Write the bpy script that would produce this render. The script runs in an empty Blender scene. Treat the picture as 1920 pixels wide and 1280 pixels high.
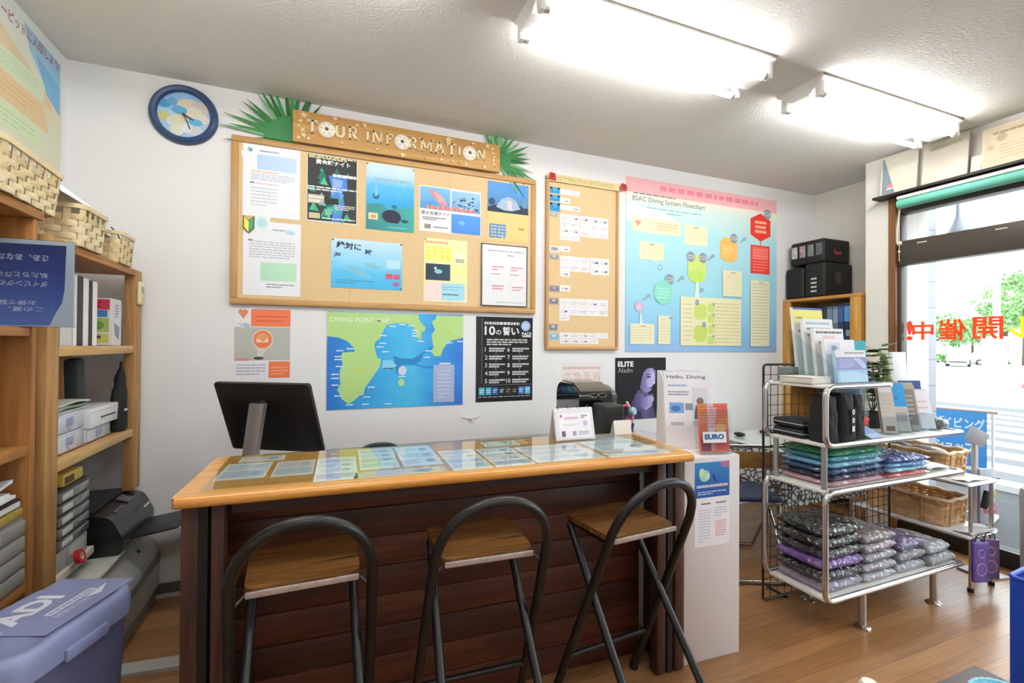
import bpy, bmesh, math, random
from mathutils import Vector, Matrix, Euler, noise
R = math.radians
PI = math.pi
scene = bpy.context.scene
COL = scene.collection
rnd = random.Random(7)

# ---------------------------------------------------------------- colours and materials
def lin(h):
    h = h.lstrip('#')
    out = []
    for i in (0, 2, 4):
        c = int(h[i:i + 2], 16) / 255
        out.append(c / 12.92 if c <= .04045 else ((c + .055) / 1.055) ** 2.4)
    return (*out, 1.0)

MATS = {}
def new_mat(name):
    m = bpy.data.materials.new(name)
    m.use_nodes = True
    nt = m.node_tree
    return m, nt, nt.nodes['Principled BSDF']

def mat(hexc, rough=.6, metal=0., coat=0., var=.04, scale=30., bump=0., spec=.5, alpha=None, trans=0.):
    """plain surface with a little procedural noise in its colour"""
    key = ('m', hexc, rough, metal, coat, var, scale, bump, spec, alpha, trans)
    if key in MATS:
        return MATS[key]
    m, nt, b = new_mat('surface_' + hexc.strip('#'))
    c = lin(hexc)
    tc = nt.nodes.new('ShaderNodeTexCoord')
    nz = nt.nodes.new('ShaderNodeTexNoise')
    nz.inputs['Scale'].default_value = scale
    nz.inputs['Detail'].default_value = 4
    nt.links.new(tc.outputs['Object'], nz.inputs['Vector'])
    rp = nt.nodes.new('ShaderNodeValToRGB')
    rp.color_ramp.elements[0].position = .3
    rp.color_ramp.elements[1].position = .7
    rp.color_ramp.elements[0].color = tuple(max(0, x * (1 - var)) for x in c[:3]) + (1,)
    rp.color_ramp.elements[1].color = tuple(min(1, x * (1 + var)) for x in c[:3]) + (1,)
    nt.links.new(nz.outputs['Fac'], rp.inputs['Fac'])
    nt.links.new(rp.outputs['Color'], b.inputs['Base Color'])
    b.inputs['Roughness'].default_value = rough
    b.inputs['Metallic'].default_value = metal
    b.inputs['Coat Weight'].default_value = coat
    b.inputs['Coat Roughness'].default_value = .08
    b.inputs['Specular IOR Level'].default_value = spec
    b.inputs['Transmission Weight'].default_value = trans
    if bump:
        bp = nt.nodes.new('ShaderNodeBump')
        bp.inputs['Strength'].default_value = bump
        bp.inputs['Distance'].default_value = .01
        nt.links.new(nz.outputs['Fac'], bp.inputs['Height'])
        nt.links.new(bp.outputs['Normal'], b.inputs['Normal'])
    MATS[key] = m
    return m

def ink(hexc):
    """printed colour on paper"""
    return mat(hexc, rough=.55, var=.015, scale=12, spec=.3)

def wood(name, c1, c2, axis='X', scale=1., rough=.5, coat=0., dirt=0.):
    key = ('w', name)
    if key in MATS:
        return MATS[key]
    m, nt, b = new_mat(name)
    tc = nt.nodes.new('ShaderNodeTexCoord')
    mp = nt.nodes.new('ShaderNodeMapping')
    s = {'X': (.6, 9, 9), 'Y': (9, .6, 9), 'Z': (9, 9, .6)}[axis]
    mp.inputs['Scale'].default_value = tuple(x * scale for x in s)
    nt.links.new(tc.outputs['Object'], mp.inputs['Vector'])
    nz = nt.nodes.new('ShaderNodeTexNoise')
    nz.inputs['Scale'].default_value = 3.5
    nz.inputs['Detail'].default_value = 7
    nz.inputs['Distortion'].default_value = .7
    nt.links.new(mp.outputs['Vector'], nz.inputs['Vector'])
    rp = nt.nodes.new('ShaderNodeValToRGB')
    rp.color_ramp.elements[0].position = .32
    rp.color_ramp.elements[1].position = .7
    rp.color_ramp.elements[0].color = lin(c1)
    rp.color_ramp.elements[1].color = lin(c2)
    nt.links.new(nz.outputs['Fac'], rp.inputs['Fac'])
    nt.links.new(rp.outputs['Color'], b.inputs['Base Color'])
    b.inputs['Roughness'].default_value = rough
    b.inputs['Coat Weight'].default_value = coat
    b.inputs['Coat Roughness'].default_value = .15
    bp = nt.nodes.new('ShaderNodeBump')
    bp.inputs['Strength'].default_value = .15
    bp.inputs['Distance'].default_value = .004
    nt.links.new(nz.outputs['Fac'], bp.inputs['Height'])
    nt.links.new(bp.outputs['Normal'], b.inputs['Normal'])
    MATS[key] = m
    return m

def grad(name, stops, axis='Y', rough=.45, noise=0.):
    """printed colour blend across a sheet (Generated coordinates)"""
    key = ('g', name)
    if key in MATS:
        return MATS[key]
    m, nt, b = new_mat(name)
    tc = nt.nodes.new('ShaderNodeTexCoord')
    sp = nt.nodes.new('ShaderNodeSeparateXYZ')
    nt.links.new(tc.outputs['Generated'], sp.inputs['Vector'])
    rp = nt.nodes.new('ShaderNodeValToRGB')
    el = rp.color_ramp.elements
    while len(el) < len(stops):
        el.new(.5)
    for e, (p, c) in zip(el, stops):
        e.position = p
        e.color = lin(c)
    src = sp.outputs[axis]
    if noise:
        nz = nt.nodes.new('ShaderNodeTexNoise')
        nz.inputs['Scale'].default_value = 5
        nt.links.new(tc.outputs['Generated'], nz.inputs['Vector'])
        ma = nt.nodes.new('ShaderNodeMath')
        ma.operation = 'MULTIPLY_ADD'
        ma.inputs[1].default_value = noise
        nt.links.new(nz.outputs['Fac'], ma.inputs[0])
        nt.links.new(src, ma.inputs[2])
        m2 = nt.nodes.new('ShaderNodeMath')
        m2.operation = 'SUBTRACT'
        m2.inputs[1].default_value = noise / 2
        nt.links.new(ma.outputs[0], m2.inputs[0])
        src = m2.outputs[0]
    nt.links.new(src, rp.inputs['Fac'])
    nt.links.new(rp.outputs['Color'], b.inputs['Base Color'])
    b.inputs['Roughness'].default_value = rough
    MATS[key] = m
    return m

def emit(name, hexc, strength):
    m = bpy.data.materials.new(name)
    m.use_nodes = True
    nt = m.node_tree
    nt.nodes.remove(nt.nodes['Principled BSDF'])
    e = nt.nodes.new('ShaderNodeEmission')
    e.inputs['Color'].default_value = lin(hexc)
    e.inputs['Strength'].default_value = strength
    nt.links.new(e.outputs[0], nt.nodes['Material Output'].inputs['Surface'])
    return m

def vinyl(name, hexc):
    """thin film that lets light through"""
    m = bpy.data.materials.new(name)
    m.use_nodes = True
    nt = m.node_tree
    nt.nodes.remove(nt.nodes['Principled BSDF'])
    d = nt.nodes.new('ShaderNodeBsdfDiffuse')
    t = nt.nodes.new('ShaderNodeBsdfTranslucent')
    d.inputs['Color'].default_value = lin(hexc)
    t.inputs['Color'].default_value = lin(hexc)
    mx = nt.nodes.new('ShaderNodeMixShader')
    nt.links.new(d.outputs[0], mx.inputs[1])
    nt.links.new(t.outputs[0], mx.inputs[2])
    nt.links.new(mx.outputs[0], nt.nodes['Material Output'].inputs['Surface'])
    return m

def clear(name, tint='#ffffff', ior=1.45, rough=0., extra=0.):
    """thin clear sheet: fresnel mix of a pass-through and a mirror layer"""
    if ('c', name) in MATS:
        return MATS[('c', name)]
    m = bpy.data.materials.new(name)
    m.use_nodes = True
    nt = m.node_tree
    nt.nodes.remove(nt.nodes['Principled BSDF'])
    t = nt.nodes.new('ShaderNodeBsdfTransparent')
    t.inputs['Color'].default_value = lin(tint)
    g = nt.nodes.new('ShaderNodeBsdfGlossy')
    g.inputs['Roughness'].default_value = rough
    f = nt.nodes.new('ShaderNodeFresnel')
    f.inputs['IOR'].default_value = ior
    a = nt.nodes.new('ShaderNodeMath')
    a.operation = 'ADD'
    a.inputs[1].default_value = extra
    a.use_clamp = True
    nt.links.new(f.outputs[0], a.inputs[0])
    mx = nt.nodes.new('ShaderNodeMixShader')
    ge = nt.nodes.new('ShaderNodeNewGeometry')
    fr = nt.nodes.new('ShaderNodeMath')          # reflect on the outer faces only: no inner total reflection in a thin sheet
    fr.operation = 'SUBTRACT'
    fr.inputs[0].default_value = 1
    nt.links.new(ge.outputs['Backfacing'], fr.inputs[1])
    mu = nt.nodes.new('ShaderNodeMath')
    mu.operation = 'MULTIPLY'
    nt.links.new(a.outputs[0], mu.inputs[0])
    nt.links.new(fr.outputs[0], mu.inputs[1])
    nt.links.new(mu.outputs[0], mx.inputs[0])
    nt.links.new(t.outputs[0], mx.inputs[1])
    nt.links.new(g.outputs[0], mx.inputs[2])
    nt.links.new(mx.outputs[0], nt.nodes['Material Output'].inputs['Surface'])
    MATS[('c', name)] = m
    return m

# ---------------------------------------------------------------- mesh builder
def fillet(pts, r, n=6, closed=False):
    """round the corners of a polyline"""
    P = [Vector(p) for p in pts]
    out = []
    N = len(P)
    for i, p in enumerate(P):
        if not closed and i in (0, N - 1):
            out.append(p)
            continue
        a, c = P[(i - 1) % N], P[(i + 1) % N]
        d1, d2 = (a - p), (c - p)
        rr = min(r, d1.length * .49, d2.length * .49)
        s, e = p + d1.normalized() * rr, p + d2.normalized() * rr
        for k in range(n + 1):
            t = k / n
            out.append(s * (1 - t) ** 2 + p * 2 * t * (1 - t) + e * t * t)
    return out

class MB:
    def __init__(s):
        s.bm = bmesh.new()
        s.mats = []

    def mi(s, m):
        if m not in s.mats:
            s.mats.append(m)
        return s.mats.index(m)

    def _tag(s, faces, m):
        i = s.mi(m)
        for f in faces:
            f.material_index = i

    def box(s, c, d, m, rot=None, bev=0., seg=2, taper=None):
        """box with centre c and size d; taper = top scale (x, y)"""
        bm = bmesh.new()
        bmesh.ops.create_cube(bm, size=1)
        for v in bm.verts:
            k = taper if taper and v.co.z > 0 else (1, 1)
            v.co = Vector((v.co.x * d[0] * k[0], v.co.y * d[1] * k[1], v.co.z * d[2]))
        if bev:
            bmesh.ops.bevel(bm, geom=bm.edges[:], offset=min(bev, min(d) * .45), segments=seg, affect='EDGES', profile=.5)
        M = Matrix.Translation(Vector(c))
        if rot:
            M = M @ Euler(rot).to_matrix().to_4x4()
        s.add(bm, m, M)

    def add(s, bm, m, M=None):
        i = s.mi(m)
        vm = {}
        for v in bm.verts:
            vm[v] = s.bm.verts.new(M @ v.co if M else v.co)
        for f in bm.faces:
            try:
                nf = s.bm.faces.new([vm[v] for v in f.verts])
                nf.material_index = i
            except ValueError:
                pass
        bm.free()

    def face(s, pts, m):
        f = s.bm.faces.new([s.bm.verts.new(p) for p in pts])
        f.material_index = s.mi(m)
        return f

    def quadgrid(s, rows, m, closed_u=False, closed_v=False):
        """rows of points -> quads"""
        i = s.mi(m)
        V = [[s.bm.verts.new(p) for p in r] for r in rows]
        nr, nc = len(V), len(V[0])
        for a in range(nr if closed_v else nr - 1):
            for b in range(nc if closed_u else nc - 1):
                q = [V[a][b], V[a][(b + 1) % nc], V[(a + 1) % nr][(b + 1) % nc], V[(a + 1) % nr][b]]
                try:
                    f = s.bm.faces.new(q)
                    f.material_index = i
                except ValueError:
                    pass
        return V

    def tube(s, pts, r, m, n=10, closed=False, radii=None):
        P = [Vector(p) for p in pts]
        N = len(P)
        rows = []
        nrm = None
        for i, p in enumerate(P):
            if closed:
                t = (P[(i + 1) % N] - P[i - 1]).normalized()
            else:
                t = (P[min(i + 1, N - 1)] - P[max(i - 1, 0)]).normalized()
            if nrm is None:
                up = Vector((0, 0, 1)) if abs(t.z) < .9 else Vector((1, 0, 0))
                nrm = (up - t * up.dot(t)).normalized()
            else:
                nrm = (nrm - t * nrm.dot(t)).normalized()
            bn = t.cross(nrm)
            rr = radii[i] if radii else r
            rows.append([p + (nrm * math.cos(2 * PI * k / n) + bn * math.sin(2 * PI * k / n)) * rr for k in range(n)])
        V = s.quadgrid(rows, m, closed_u=True, closed_v=closed)
        if not closed:
            i = s.mi(m)
            for ring in (V[0][::-1], V[-1]):
                try:
                    f = s.bm.faces.new(ring)
                    f.material_index = i
                except ValueError:
                    pass

    def cyl(s, p0, p1, r, m, n=16, r1=None):
        s.tube([p0, p1], r, m, n=n, radii=[r, r if r1 is None else r1])

    def lathe(s, prof, m, n=28, M=None, caps=(True, True)):
        M = M or Matrix.Identity(4)
        rows = [[M @ Vector((r * math.cos(2 * PI * k / n), r * math.sin(2 * PI * k / n), z)) for k in range(n)] for r, z in prof]
        V = s.quadgrid(rows, m, closed_u=True)
        i = s.mi(m)
        for ring, (r, z), cp in ((V[0][::-1], prof[0], caps[0]), (V[-1], prof[-1], caps[1])):
            if r > 1e-5 and cp:
                f = s.bm.faces.new(ring)
                f.material_index = i

    def prism(s, pts, z0, z1, m, M=None):
        """extrude a 2-D outline from z0 to z1"""
        M = M or Matrix.Identity(4)
        i = s.mi(m)
        n = len(pts)
        a = [s.bm.verts.new(M @ Vector((x, y, z0))) for x, y in pts]
        b = [s.bm.verts.new(M @ Vector((x, y, z1))) for x, y in pts]
        fs = [s.bm.faces.new(a[::-1]), s.bm.faces.new(b)]
        for k in range(n):
            fs.append(s.bm.faces.new([a[k], a[(k + 1) % n], b[(k + 1) % n], b[k]]))
        for f in fs:
            f.material_index = i

    def ball(s, c, r, m, sub=2, sc=(1, 1, 1)):
        bm = bmesh.new()
        bmesh.ops.create_icosphere(bm, subdivisions=sub, radius=1)
        s.add(bm, m, Matrix.Translation(Vector(c)) @ Matrix.Diagonal((r * sc[0], r * sc[1], r * sc[2], 1)))

    def build(s, name, parent=None, loc=(0, 0, 0), rot=(0, 0, 0), smooth=True, angle=40, recalc=True):
        if recalc:
            bmesh.ops.recalc_face_normals(s.bm, faces=s.bm.faces[:])
        me = bpy.data.meshes.new(name)
        s.bm.to_mesh(me)
        s.bm.free()
        for m in s.mats:
            me.materials.append(m)
        if smooth:
            me.shade_smooth()
            me.set_sharp_from_angle(angle=R(angle))
        o = bpy.data.objects.new(name, me)
        COL.objects.link(o)
        o.location = loc
        o.rotation_euler = rot
        if parent:
            o.parent = parent
        return o

def tag(o, label=None, cat=None, group=None, kind=None):
    if label: o['label'] = label
    if cat: o['category'] = cat
    if group: o['group'] = group
    if kind: o['kind'] = kind
    return o

def thing(name, label, cat, loc=(0, 0, 0), rotz=0., group=None):
    o = bpy.data.objects.new(name, None)
    COL.objects.link(o)
    o.empty_display_size = .05
    o.location = loc
    o.rotation_euler = (0, 0, rotz)
    return tag(o, label, cat, group)

def struct(o):
    return tag(o, kind='structure')

def dup(root, loc, rotz=None, label=None, group=None):
    def cp(o, parent):
        c = o.copy()
        COL.objects.link(c)
        if parent: c.parent = parent
        for ch in o.children:
            cp(ch, c)
        return c
    r = cp(root, None)
    r.location = loc
    if rotz is not None: r.rotation_euler = (0, 0, rotz)
    if label: r['label'] = label
    if group: r['group'] = group
    return r

# ---------------------------------------------------------------- writing
GLYPH = {}
def text_polys(txt, bold=0.):
    """outline faces of a line of writing, scaled to unit height"""
    if (txt, bold) in GLYPH:
        return GLYPH[(txt, bold)]
    cu = bpy.data.curves.new('writing', 'FONT')
    cu.body = txt
    cu.size = 1
    cu.resolution_u = 3
    cu.offset = bold
    o = bpy.data.objects.new('writing', cu)
    COL.objects.link(o)
    bpy.context.view_layer.update()
    me = bpy.data.meshes.new_from_object(o.evaluated_get(bpy.context.evaluated_depsgraph_get()))
    vs = [v.co.copy() for v in me.vertices]
    fs = [list(p.vertices) for p in me.polygons]
    bpy.data.objects.remove(o)
    bpy.data.curves.remove(cu)
    bpy.data.meshes.remove(me)
    x0 = min(v.x for v in vs); x1 = max(v.x for v in vs)
    y0 = min(v.y for v in vs); y1 = max(v.y for v in vs)
    h = max(y1 - y0, 1e-4)
    vs = [((v.x - x0) / h, (v.y - y0) / h) for v in vs]
    GLYPH[(txt, bold)] = (vs, fs, (x1 - x0) / h)
    return GLYPH[(txt, bold)]

class Sheet:
    """a printed sheet: fractions run from its top left corner, x right, y down; local +z faces the reader"""
    def __init__(s, w, h, base, t=.0015, round_=0.):
        s.w, s.h, s.t, s.z = w, h, t, t
        s.mb = MB()
        s.base = base if not isinstance(base, str) else ink(base)
        s.mb.box((w / 2, h / 2, t / 2), (w, h, t), s.base)

    def up(s):
        s.z += .00008
        return s.z

    def P(s, x, y):
        return Vector((x * s.w, (1 - y) * s.h, s.z))

    def c(s, m):
        return ink(m) if isinstance(m, str) else m

    def rect(s, x0, y0, x1, y1, m):
        s.up()
        s.mb.face([s.P(x0, y1), s.P(x1, y1), s.P(x1, y0), s.P(x0, y0)], s.c(m))
        return s

    def poly(s, pts, m):
        s.up()
        s.mb.face([s.P(*p) for p in pts], s.c(m))
        return s

    def ell(s, x, y, rx, m, ry=None, n=24):
        s.up()
        ry = ry if ry else rx * s.w / s.h
        s.mb.face([s.P(x + rx * math.cos(2 * PI * k / n), y + ry * math.sin(2 * PI * k / n)) for k in range(n)], s.c(m))
        return s

    def lines(s, x0, y0, x1, y1, n, m, fill=.5, seed=1, words=6):
        """rows of small print too fine to read"""
        s.up()
        rr = random.Random(seed)
        m = s.c(m)
        dy = (y1 - y0) / n
        for k in range(n):
            x = x0
            ya = y0 + k * dy + dy * (1 - fill) / 2
            end = x1 if k < n - 1 or n == 1 else x0 + (x1 - x0) * rr.uniform(.5, 1)
            while x < end - .005:
                wd = min((x1 - x0) / words * rr.uniform(.5, 1.4), end - x)
                s.mb.face([s.P(x, ya + dy * fill), s.P(x + wd, ya + dy * fill), s.P(x + wd, ya), s.P(x, ya)], m)
                x += wd + (x1 - x0) * .02
        return s

    def text(s, txt, x, y, h, m, w=None, cx=False, rot=0., bold=0.):
        """writing with its top left at x, y (fractions) and height h (fraction); w = width fraction"""
        s.up()
        vs, fs, asp = text_polys(txt, bold)
        H = h * s.h
        W = (w * s.w) if w else asp * H
        x0 = x * s.w - (W / 2 if cx else 0)
        y0 = (1 - y - h) * s.h
        ca, sa = math.cos(rot), math.sin(rot)
        i = s.mb.mi(s.c(m))
        V = []
        for a, b in vs:
            px, py = a / asp * W, b * H
            dx, dy = px - W / 2, py - H / 2
            V.append(s.mb.bm.verts.new((x0 + W / 2 + dx * ca - dy * sa, y0 + H / 2 + dx * sa + dy * ca, s.z)))
        for f in fs:
            try:
                nf = s.mb.bm.faces.new([V[k] for k in f])
                nf.material_index = i
            except ValueError:
                pass
        return s

    def put(s, name, loc, rot, label=None, cat=None, parent=None, group=None):
        o = s.mb.build(name, parent, loc, rot, smooth=False, recalc=False)
        return tag(o, label, cat, group) if label else o

BACK = (R(90), 0, 0)               # sheet upright, read by someone facing +Y
LEFT = (R(90), 0, R(90))           # on a wall that faces +X
RIGHT = (R(90), 0, R(-90))         # on a wall that faces -X
YW = 2.9                           # the back wall
# ================================================================ the room
H = 2.648
XL, XR, XW = -1.14, 4.10, 3.73
YF = -2.4
WALL = mat('#e9e9ea', rough=.85, var=.012, scale=3, bump=.02)

def floor_mat():
    m, nt, b = new_mat('plank_floor')
    tc = nt.nodes.new('ShaderNodeTexCoord')
    br = nt.nodes.new('ShaderNodeTexBrick')
    br.inputs['Scale'].default_value = 1
    br.inputs['Brick Width'].default_value = .9
    br.inputs['Row Height'].default_value = .076
    br.inputs['Mortar Size'].default_value = .0012
    br.inputs['Color1'].default_value = lin('#ae8054')
    br.inputs['Color2'].default_value = lin('#976b43')
    br.inputs['Mortar'].default_value = lin('#7a5534')
    br.inputs['Bias'].default_value = 0
    nt.links.new(tc.outputs['Object'], br.inputs['Vector'])
    mp = nt.nodes.new('ShaderNodeMapping')
    mp.inputs['Scale'].default_value = (1.2, 22, 1)
    nt.links.new(tc.outputs['Object'], mp.inputs['Vector'])
    nz = nt.nodes.new('ShaderNodeTexNoise')
    nz.inputs['Scale'].default_value = 3
    nz.inputs['Detail'].default_value = 6
    nz.inputs['Distortion'].default_value = .5
    nt.links.new(mp.outputs[0], nz.inputs['Vector'])
    mx = nt.nodes.new('ShaderNodeMix')
    mx.data_type = 'RGBA'
    mx.blend_type = 'MULTIPLY'
    mx.inputs[0].default_value = .45
    rp = nt.nodes.new('ShaderNodeValToRGB')
    rp.color_ramp.elements[0].color = (.45, .38, .3, 1)
    rp.color_ramp.elements[0].position = .3
    rp.color_ramp.elements[1].color = (1, 1, 1, 1)
    rp.color_ramp.elements[1].position = .65
    nt.links.new(nz.outputs['Fac'], rp.inputs['Fac'])
    nt.links.new(br.outputs['Color'], mx.inputs['A'])
    nt.links.new(rp.outputs['Color'], mx.inputs['B'])
    nt.links.new(mx.outputs['Result'], b.inputs['Base Color'])
    b.inputs['Roughness'].default_value = .3
    b.inputs['Coat Weight'].default_value = .25
    b.inputs['Coat Roughness'].default_value = .22
    return m

def ceiling_mat():
    m, nt, b = new_mat('stippled_ceiling')
    tc = nt.nodes.new('ShaderNodeTexCoord')
    vo = nt.nodes.new('ShaderNodeTexVoronoi')
    vo.inputs['Scale'].default_value = 36
    vo.inputs['Randomness'].default_value = 1
    nt.links.new(tc.outputs['Object'], vo.inputs['Vector'])
    rp = nt.nodes.new('ShaderNodeValToRGB')
    rp.color_ramp.elements[0].position = .03
    rp.color_ramp.elements[0].color = lin('#c2bfbb')
    rp.color_ramp.elements[1].position = .13
    rp.color_ramp.elements[1].color = lin('#dddbd7')
    nt.links.new(vo.outputs['Distance'], rp.inputs['Fac'])
    nz = nt.nodes.new('ShaderNodeTexNoise')
    nz.inputs['Scale'].default_value = 90
    nz.inputs['Detail'].default_value = 3
    nt.links.new(tc.outputs['Object'], nz.inputs['Vector'])
    nt.links.new(rp.outputs['Color'], b.inputs['Base Color'])
    bp = nt.nodes.new('ShaderNodeBump')
    bp.inputs['Strength'].default_value = .5
    bp.inputs['Distance'].default_value = .008
    nt.links.new(nz.outputs['Fac'], bp.inputs['Height'])
    nt.links.new(bp.outputs['Normal'], b.inputs['Normal'])
    b.inputs['Roughness'].default_value = .9
    return m

def slab(name, x0, x1, y0, y1, z0, z1, m, parent=None, bev=0):
    b = MB()
    b.box(((x0 + x1) / 2, (y0 + y1) / 2, (z0 + z1) / 2), (x1 - x0, y1 - y0, z1 - z0), m, bev=bev)
    o = b.build(name, parent)
    return struct(o) if not parent else o

slab('floor', XL - .1, XR, YF, YW + .1, -.1, 0, floor_mat())
slab('ceiling', XL - .1, XR + .2, YF, YW + .1, H, H + .1, ceiling_mat())
slab('wall_back', XL - .1, XR + .1, YW, YW + .1, 0, H, WALL)
slab('wall_left', XL - .1, XL, YF, YW, 0, H, WALL)
slab('wall_front', XL - .1, XR + .1, YF - .1, YF, 0, H, WALL)
WALLW = mat('#e3e0d8', rough=.85, var=.012, scale=3, bump=.02)
slab('wall_right', XR, XR + .1, 2.25, YW, 0, H, WALLW)
slab('wall_pillar', XW, XR + .1, 2.095, 2.25, 0, H, WALLW)
slab('wall_header', XW, XR + .1, YF, 2.095, 2.335, H, WALLW)
DARK = mat('#4a4038', rough=.45, var=.05, metal=.2)
BLACKM = mat('#151414', rough=.5)
b = MB()
b.box((XL + .006 + 1.2, YW - .005, .045), (2.4, .01, .05), mat('#6b6462', rough=.6))
b.box((XL + .006 + 1.2, YW - .007, .01), (2.4, .014, .02), mat('#d5d5d0', rough=.5))
struct(b.build('baseboard_back'))
b = MB()
b.box((XW + .003, 2.072, 1.168), (.026, .044, 2.335), wood('jamb_wood', '#68401f', '#8c5c30', 'Z', 1))
struct(b.build('trim_1'))
b = MB()
b.box((3.685, .3, 2.345), (.10, 3.7, .016), mat('#1f1a17', rough=.6))
struct(b.build('trim_2'))

# the shop window: dark frame, transom bar, two panes
win = bpy.data.objects.new('window_1', None)
COL.objects.link(win)
struct(win)
XG = 3.79
b = MB()
b.box((XG + .003, 2.064, 1.17), (.066, .06, 2.33), DARK, bev=.004)
b.box((XG, .04, 2.28), (.09, 4.06, .11), DARK, bev=.004)
b.box((XG - .01, .04, 1.948), (.09, 4.0, .165), DARK, bev=.006)
b.box((XG, .035, .045), (.09, 4.0, .11), BLACKM)
b.box((XG, -.35, 1.0), (.08, .06, 1.8), DARK, bev=.004)
b.box((XG, -2.2, 1.17), (.09, .4, 2.33), DARK)
b.build('window_frame', win)
GL = clear('window_glass', '#fbfdfc', 1.45)
b = MB()
b.box((XG + .005, .85, .985), (.008, 2.40, 1.77), GL)
b.box((XG + .005, -1.19, .985), (.008, 1.62, 1.77), GL)
b.box((XG + .005, 0, 2.13), (.008, 3.92, .2), GL)
b.build('window_pane', win)
b = MB()
for y in (1.90, 1.50, .7):
    b.box((XG - .0565, y, 2.0), (.003, .055, .008), mat('#c9c4b8', rough=.4))
b.build('window_sticker', win)

# lettering stuck on the glass, read from the street
sh = bpy.data.objects.new('window_lettering', None)
COL.objects.link(sh)
tag(sh, 'red and yellow cut lettering stuck on the shop window, reversed from inside', 'lettering')
sh.location = (XG + .012, 0, 1.34)
sh.rotation_euler = (R(90), 0, R(90))
def cut_letter(ch, y, w, h, z, m, nm='letter'):
    vs, fs, asp = text_polys(ch, .02)
    mb = MB()
    V = [mb.bm.verts.new((y + a / asp * w, z + bb * h, .001)) for a, bb in vs]
    i = mb.mi(m)
    for f in fs:
        try:
            mb.bm.faces.new([V[k] for k in f]).material_index = i
        except ValueError:
            pass
    return mb.build(nm, sh, smooth=False)
RED = vinyl('red_vinyl', '#f0401f')
for ch, y, w, h, z in (('!', 1.99, .036, .135, .002), ('中', 1.868, .125, .125, .005), ('催', 1.695, .145, .14, 0), ('開', 1.52, .145, .14, .006)):
    cut_letter(ch, y, w, h, z, RED)
cut_letter('ル', 1.36, .135, .13, .008, vinyl('yellow_vinyl', '#f2c81e'))
# ---------------------------------------------------------------- lamps on the ceiling
TUBE = emit('tube_light', '#fafbfa', 30)
LW = mat('#ecebe8', rough=.5, var=.01)
def make_fixture(label, x, y, L=1.20):
    t = thing('ceiling_light', label, 'lamp', (x, y, H), 0, 'fluorescent ceiling lights')
    W = .25
    m = MB()
    prof = [(-W / 2, 0), (-W / 2, -.012), (-.045, -.075), (.045, -.075), (W / 2, -.012), (W / 2, 0)]
    m.prism([(a, c) for a, c in prof], -L / 2 - .02, L / 2 + .02, LW, Matrix(((0, 0, 1, 0), (1, 0, 0, 0), (0, 1, 0, 0), (0, 0, 0, 1))))
    m.build('housing', t, angle=20)
    m = MB()
    m.box((0, W / 2 + .002, -.006), (L + .04, .004, .012), mat('#8d8a80', rough=.5))
    m.box((0, -W / 2 - .002, -.006), (L + .04, .004, .012), mat('#8d8a80', rough=.5))
    m.build('edge_trim', t)
    for sy in (-1, 1):
        m = MB()
        m.cyl((-L / 2 + .03, sy * .095, -.085), (L / 2 - .03, sy * .095, -.085), .0145, TUBE, n=14)
        tb = m.build('tube', t)
        for e in (-1, 1):
            m = MB()
            m.cyl((e * (L / 2 - .03), sy * .095, -.085), (e * (L / 2 - .012), sy * .095, -.085), .015, mat('#c9c6bc', rough=.35, metal=.6), n=14)
            m.build('tube_cap', tb)
        for e in (-1, 1):
            m = MB()
            m.box((e * (L / 2 + .002), sy * .095, -.062), (.026, .036, .075), LW, bev=.006)
            m.build('socket', t)
    return t
lampA = make_fixture('long two-tube ceiling lamp above the counter', 1.355, 1.70, 1.18)
dup(lampA, (2.905, 1.705, H), 0, 'two-tube ceiling lamp nearest the shop window')
dup(lampA, (.15, -.35, H), 0, 'added unseen two-tube ceiling lamp behind the customer side, near the shelves')  # out-of-view fixture behind the camera, added to brighten the room
dup(lampA, (2.0, -.35, H), 0, 'added unseen two-tube ceiling lamp behind the customer side, near the window')  # second out-of-view fixture, added for more light from behind
dup(lampA, (-.22, 1.55, H), 0, 'two-tube ceiling lamp over the shelf end of the counter')

# ---------------------------------------------------------------- daylight
w = bpy.data.worlds.new('overcast_sky')
scene.world = w
w.use_nodes = True
bg = w.node_tree.nodes['Background']
bg.inputs['Color'].default_value = (.88, .95, 1, 1)
bg.inputs['Strength'].default_value = 3.8

# ---------------------------------------------------------------- camera
cam = bpy.data.cameras.new('camera')
cam.sensor_width = 36
cam.sensor_fit = 'HORIZONTAL'
cam.lens = 886.23 / 1920 * 36
cam.clip_end = 400
cam.clip_start = .05
co = bpy.data.objects.new('camera', cam)
COL.objects.link(co)
yaw, pit, rol = .385729, .00789, .006514
f = Vector((math.sin(yaw) * math.cos(pit), math.cos(yaw) * math.cos(pit), math.sin(pit)))
r = Vector((math.cos(yaw), -math.sin(yaw), 0))
u = r.cross(f)
r2 = r * math.cos(rol) + u * math.sin(rol)
u2 = -r * math.sin(rol) + u * math.cos(rol)
co.matrix_world = Matrix(((r2.x, u2.x, -f.x, 0), (r2.y, u2.y, -f.y, 0), (r2.z, u2.z, -f.z, 1.29), (0, 0, 0, 1)))
scene.camera = co
scene.view_settings.view_transform = 'Standard'
scene.view_settings.look = 'None'
scene.view_settings.gamma = 1
scene.view_settings.use_curve_mapping = False
scene.view_settings.exposure = .56
scene.cycles.max_bounces = 8
scene.cycles.diffuse_bounces = 5
scene.cycles.transparent_max_bounces = 16
scene.cycles.caustics_reflective = False
scene.cycles.caustics_refractive = False
scene.cycles.use_denoising = True
# ================================================================ things on the back wall
CORK = mat('#dcc092', rough=.9, var=.1, scale=160, bump=.1)
FRAMEW = wood('board_frame_wood', '#b1854e', '#c99e64', 'X', 1.2, .45)
FRAMEV = wood('board_frame_wood_v', '#b1854e', '#c99e64', 'Z', 1.2, .45)

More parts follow.
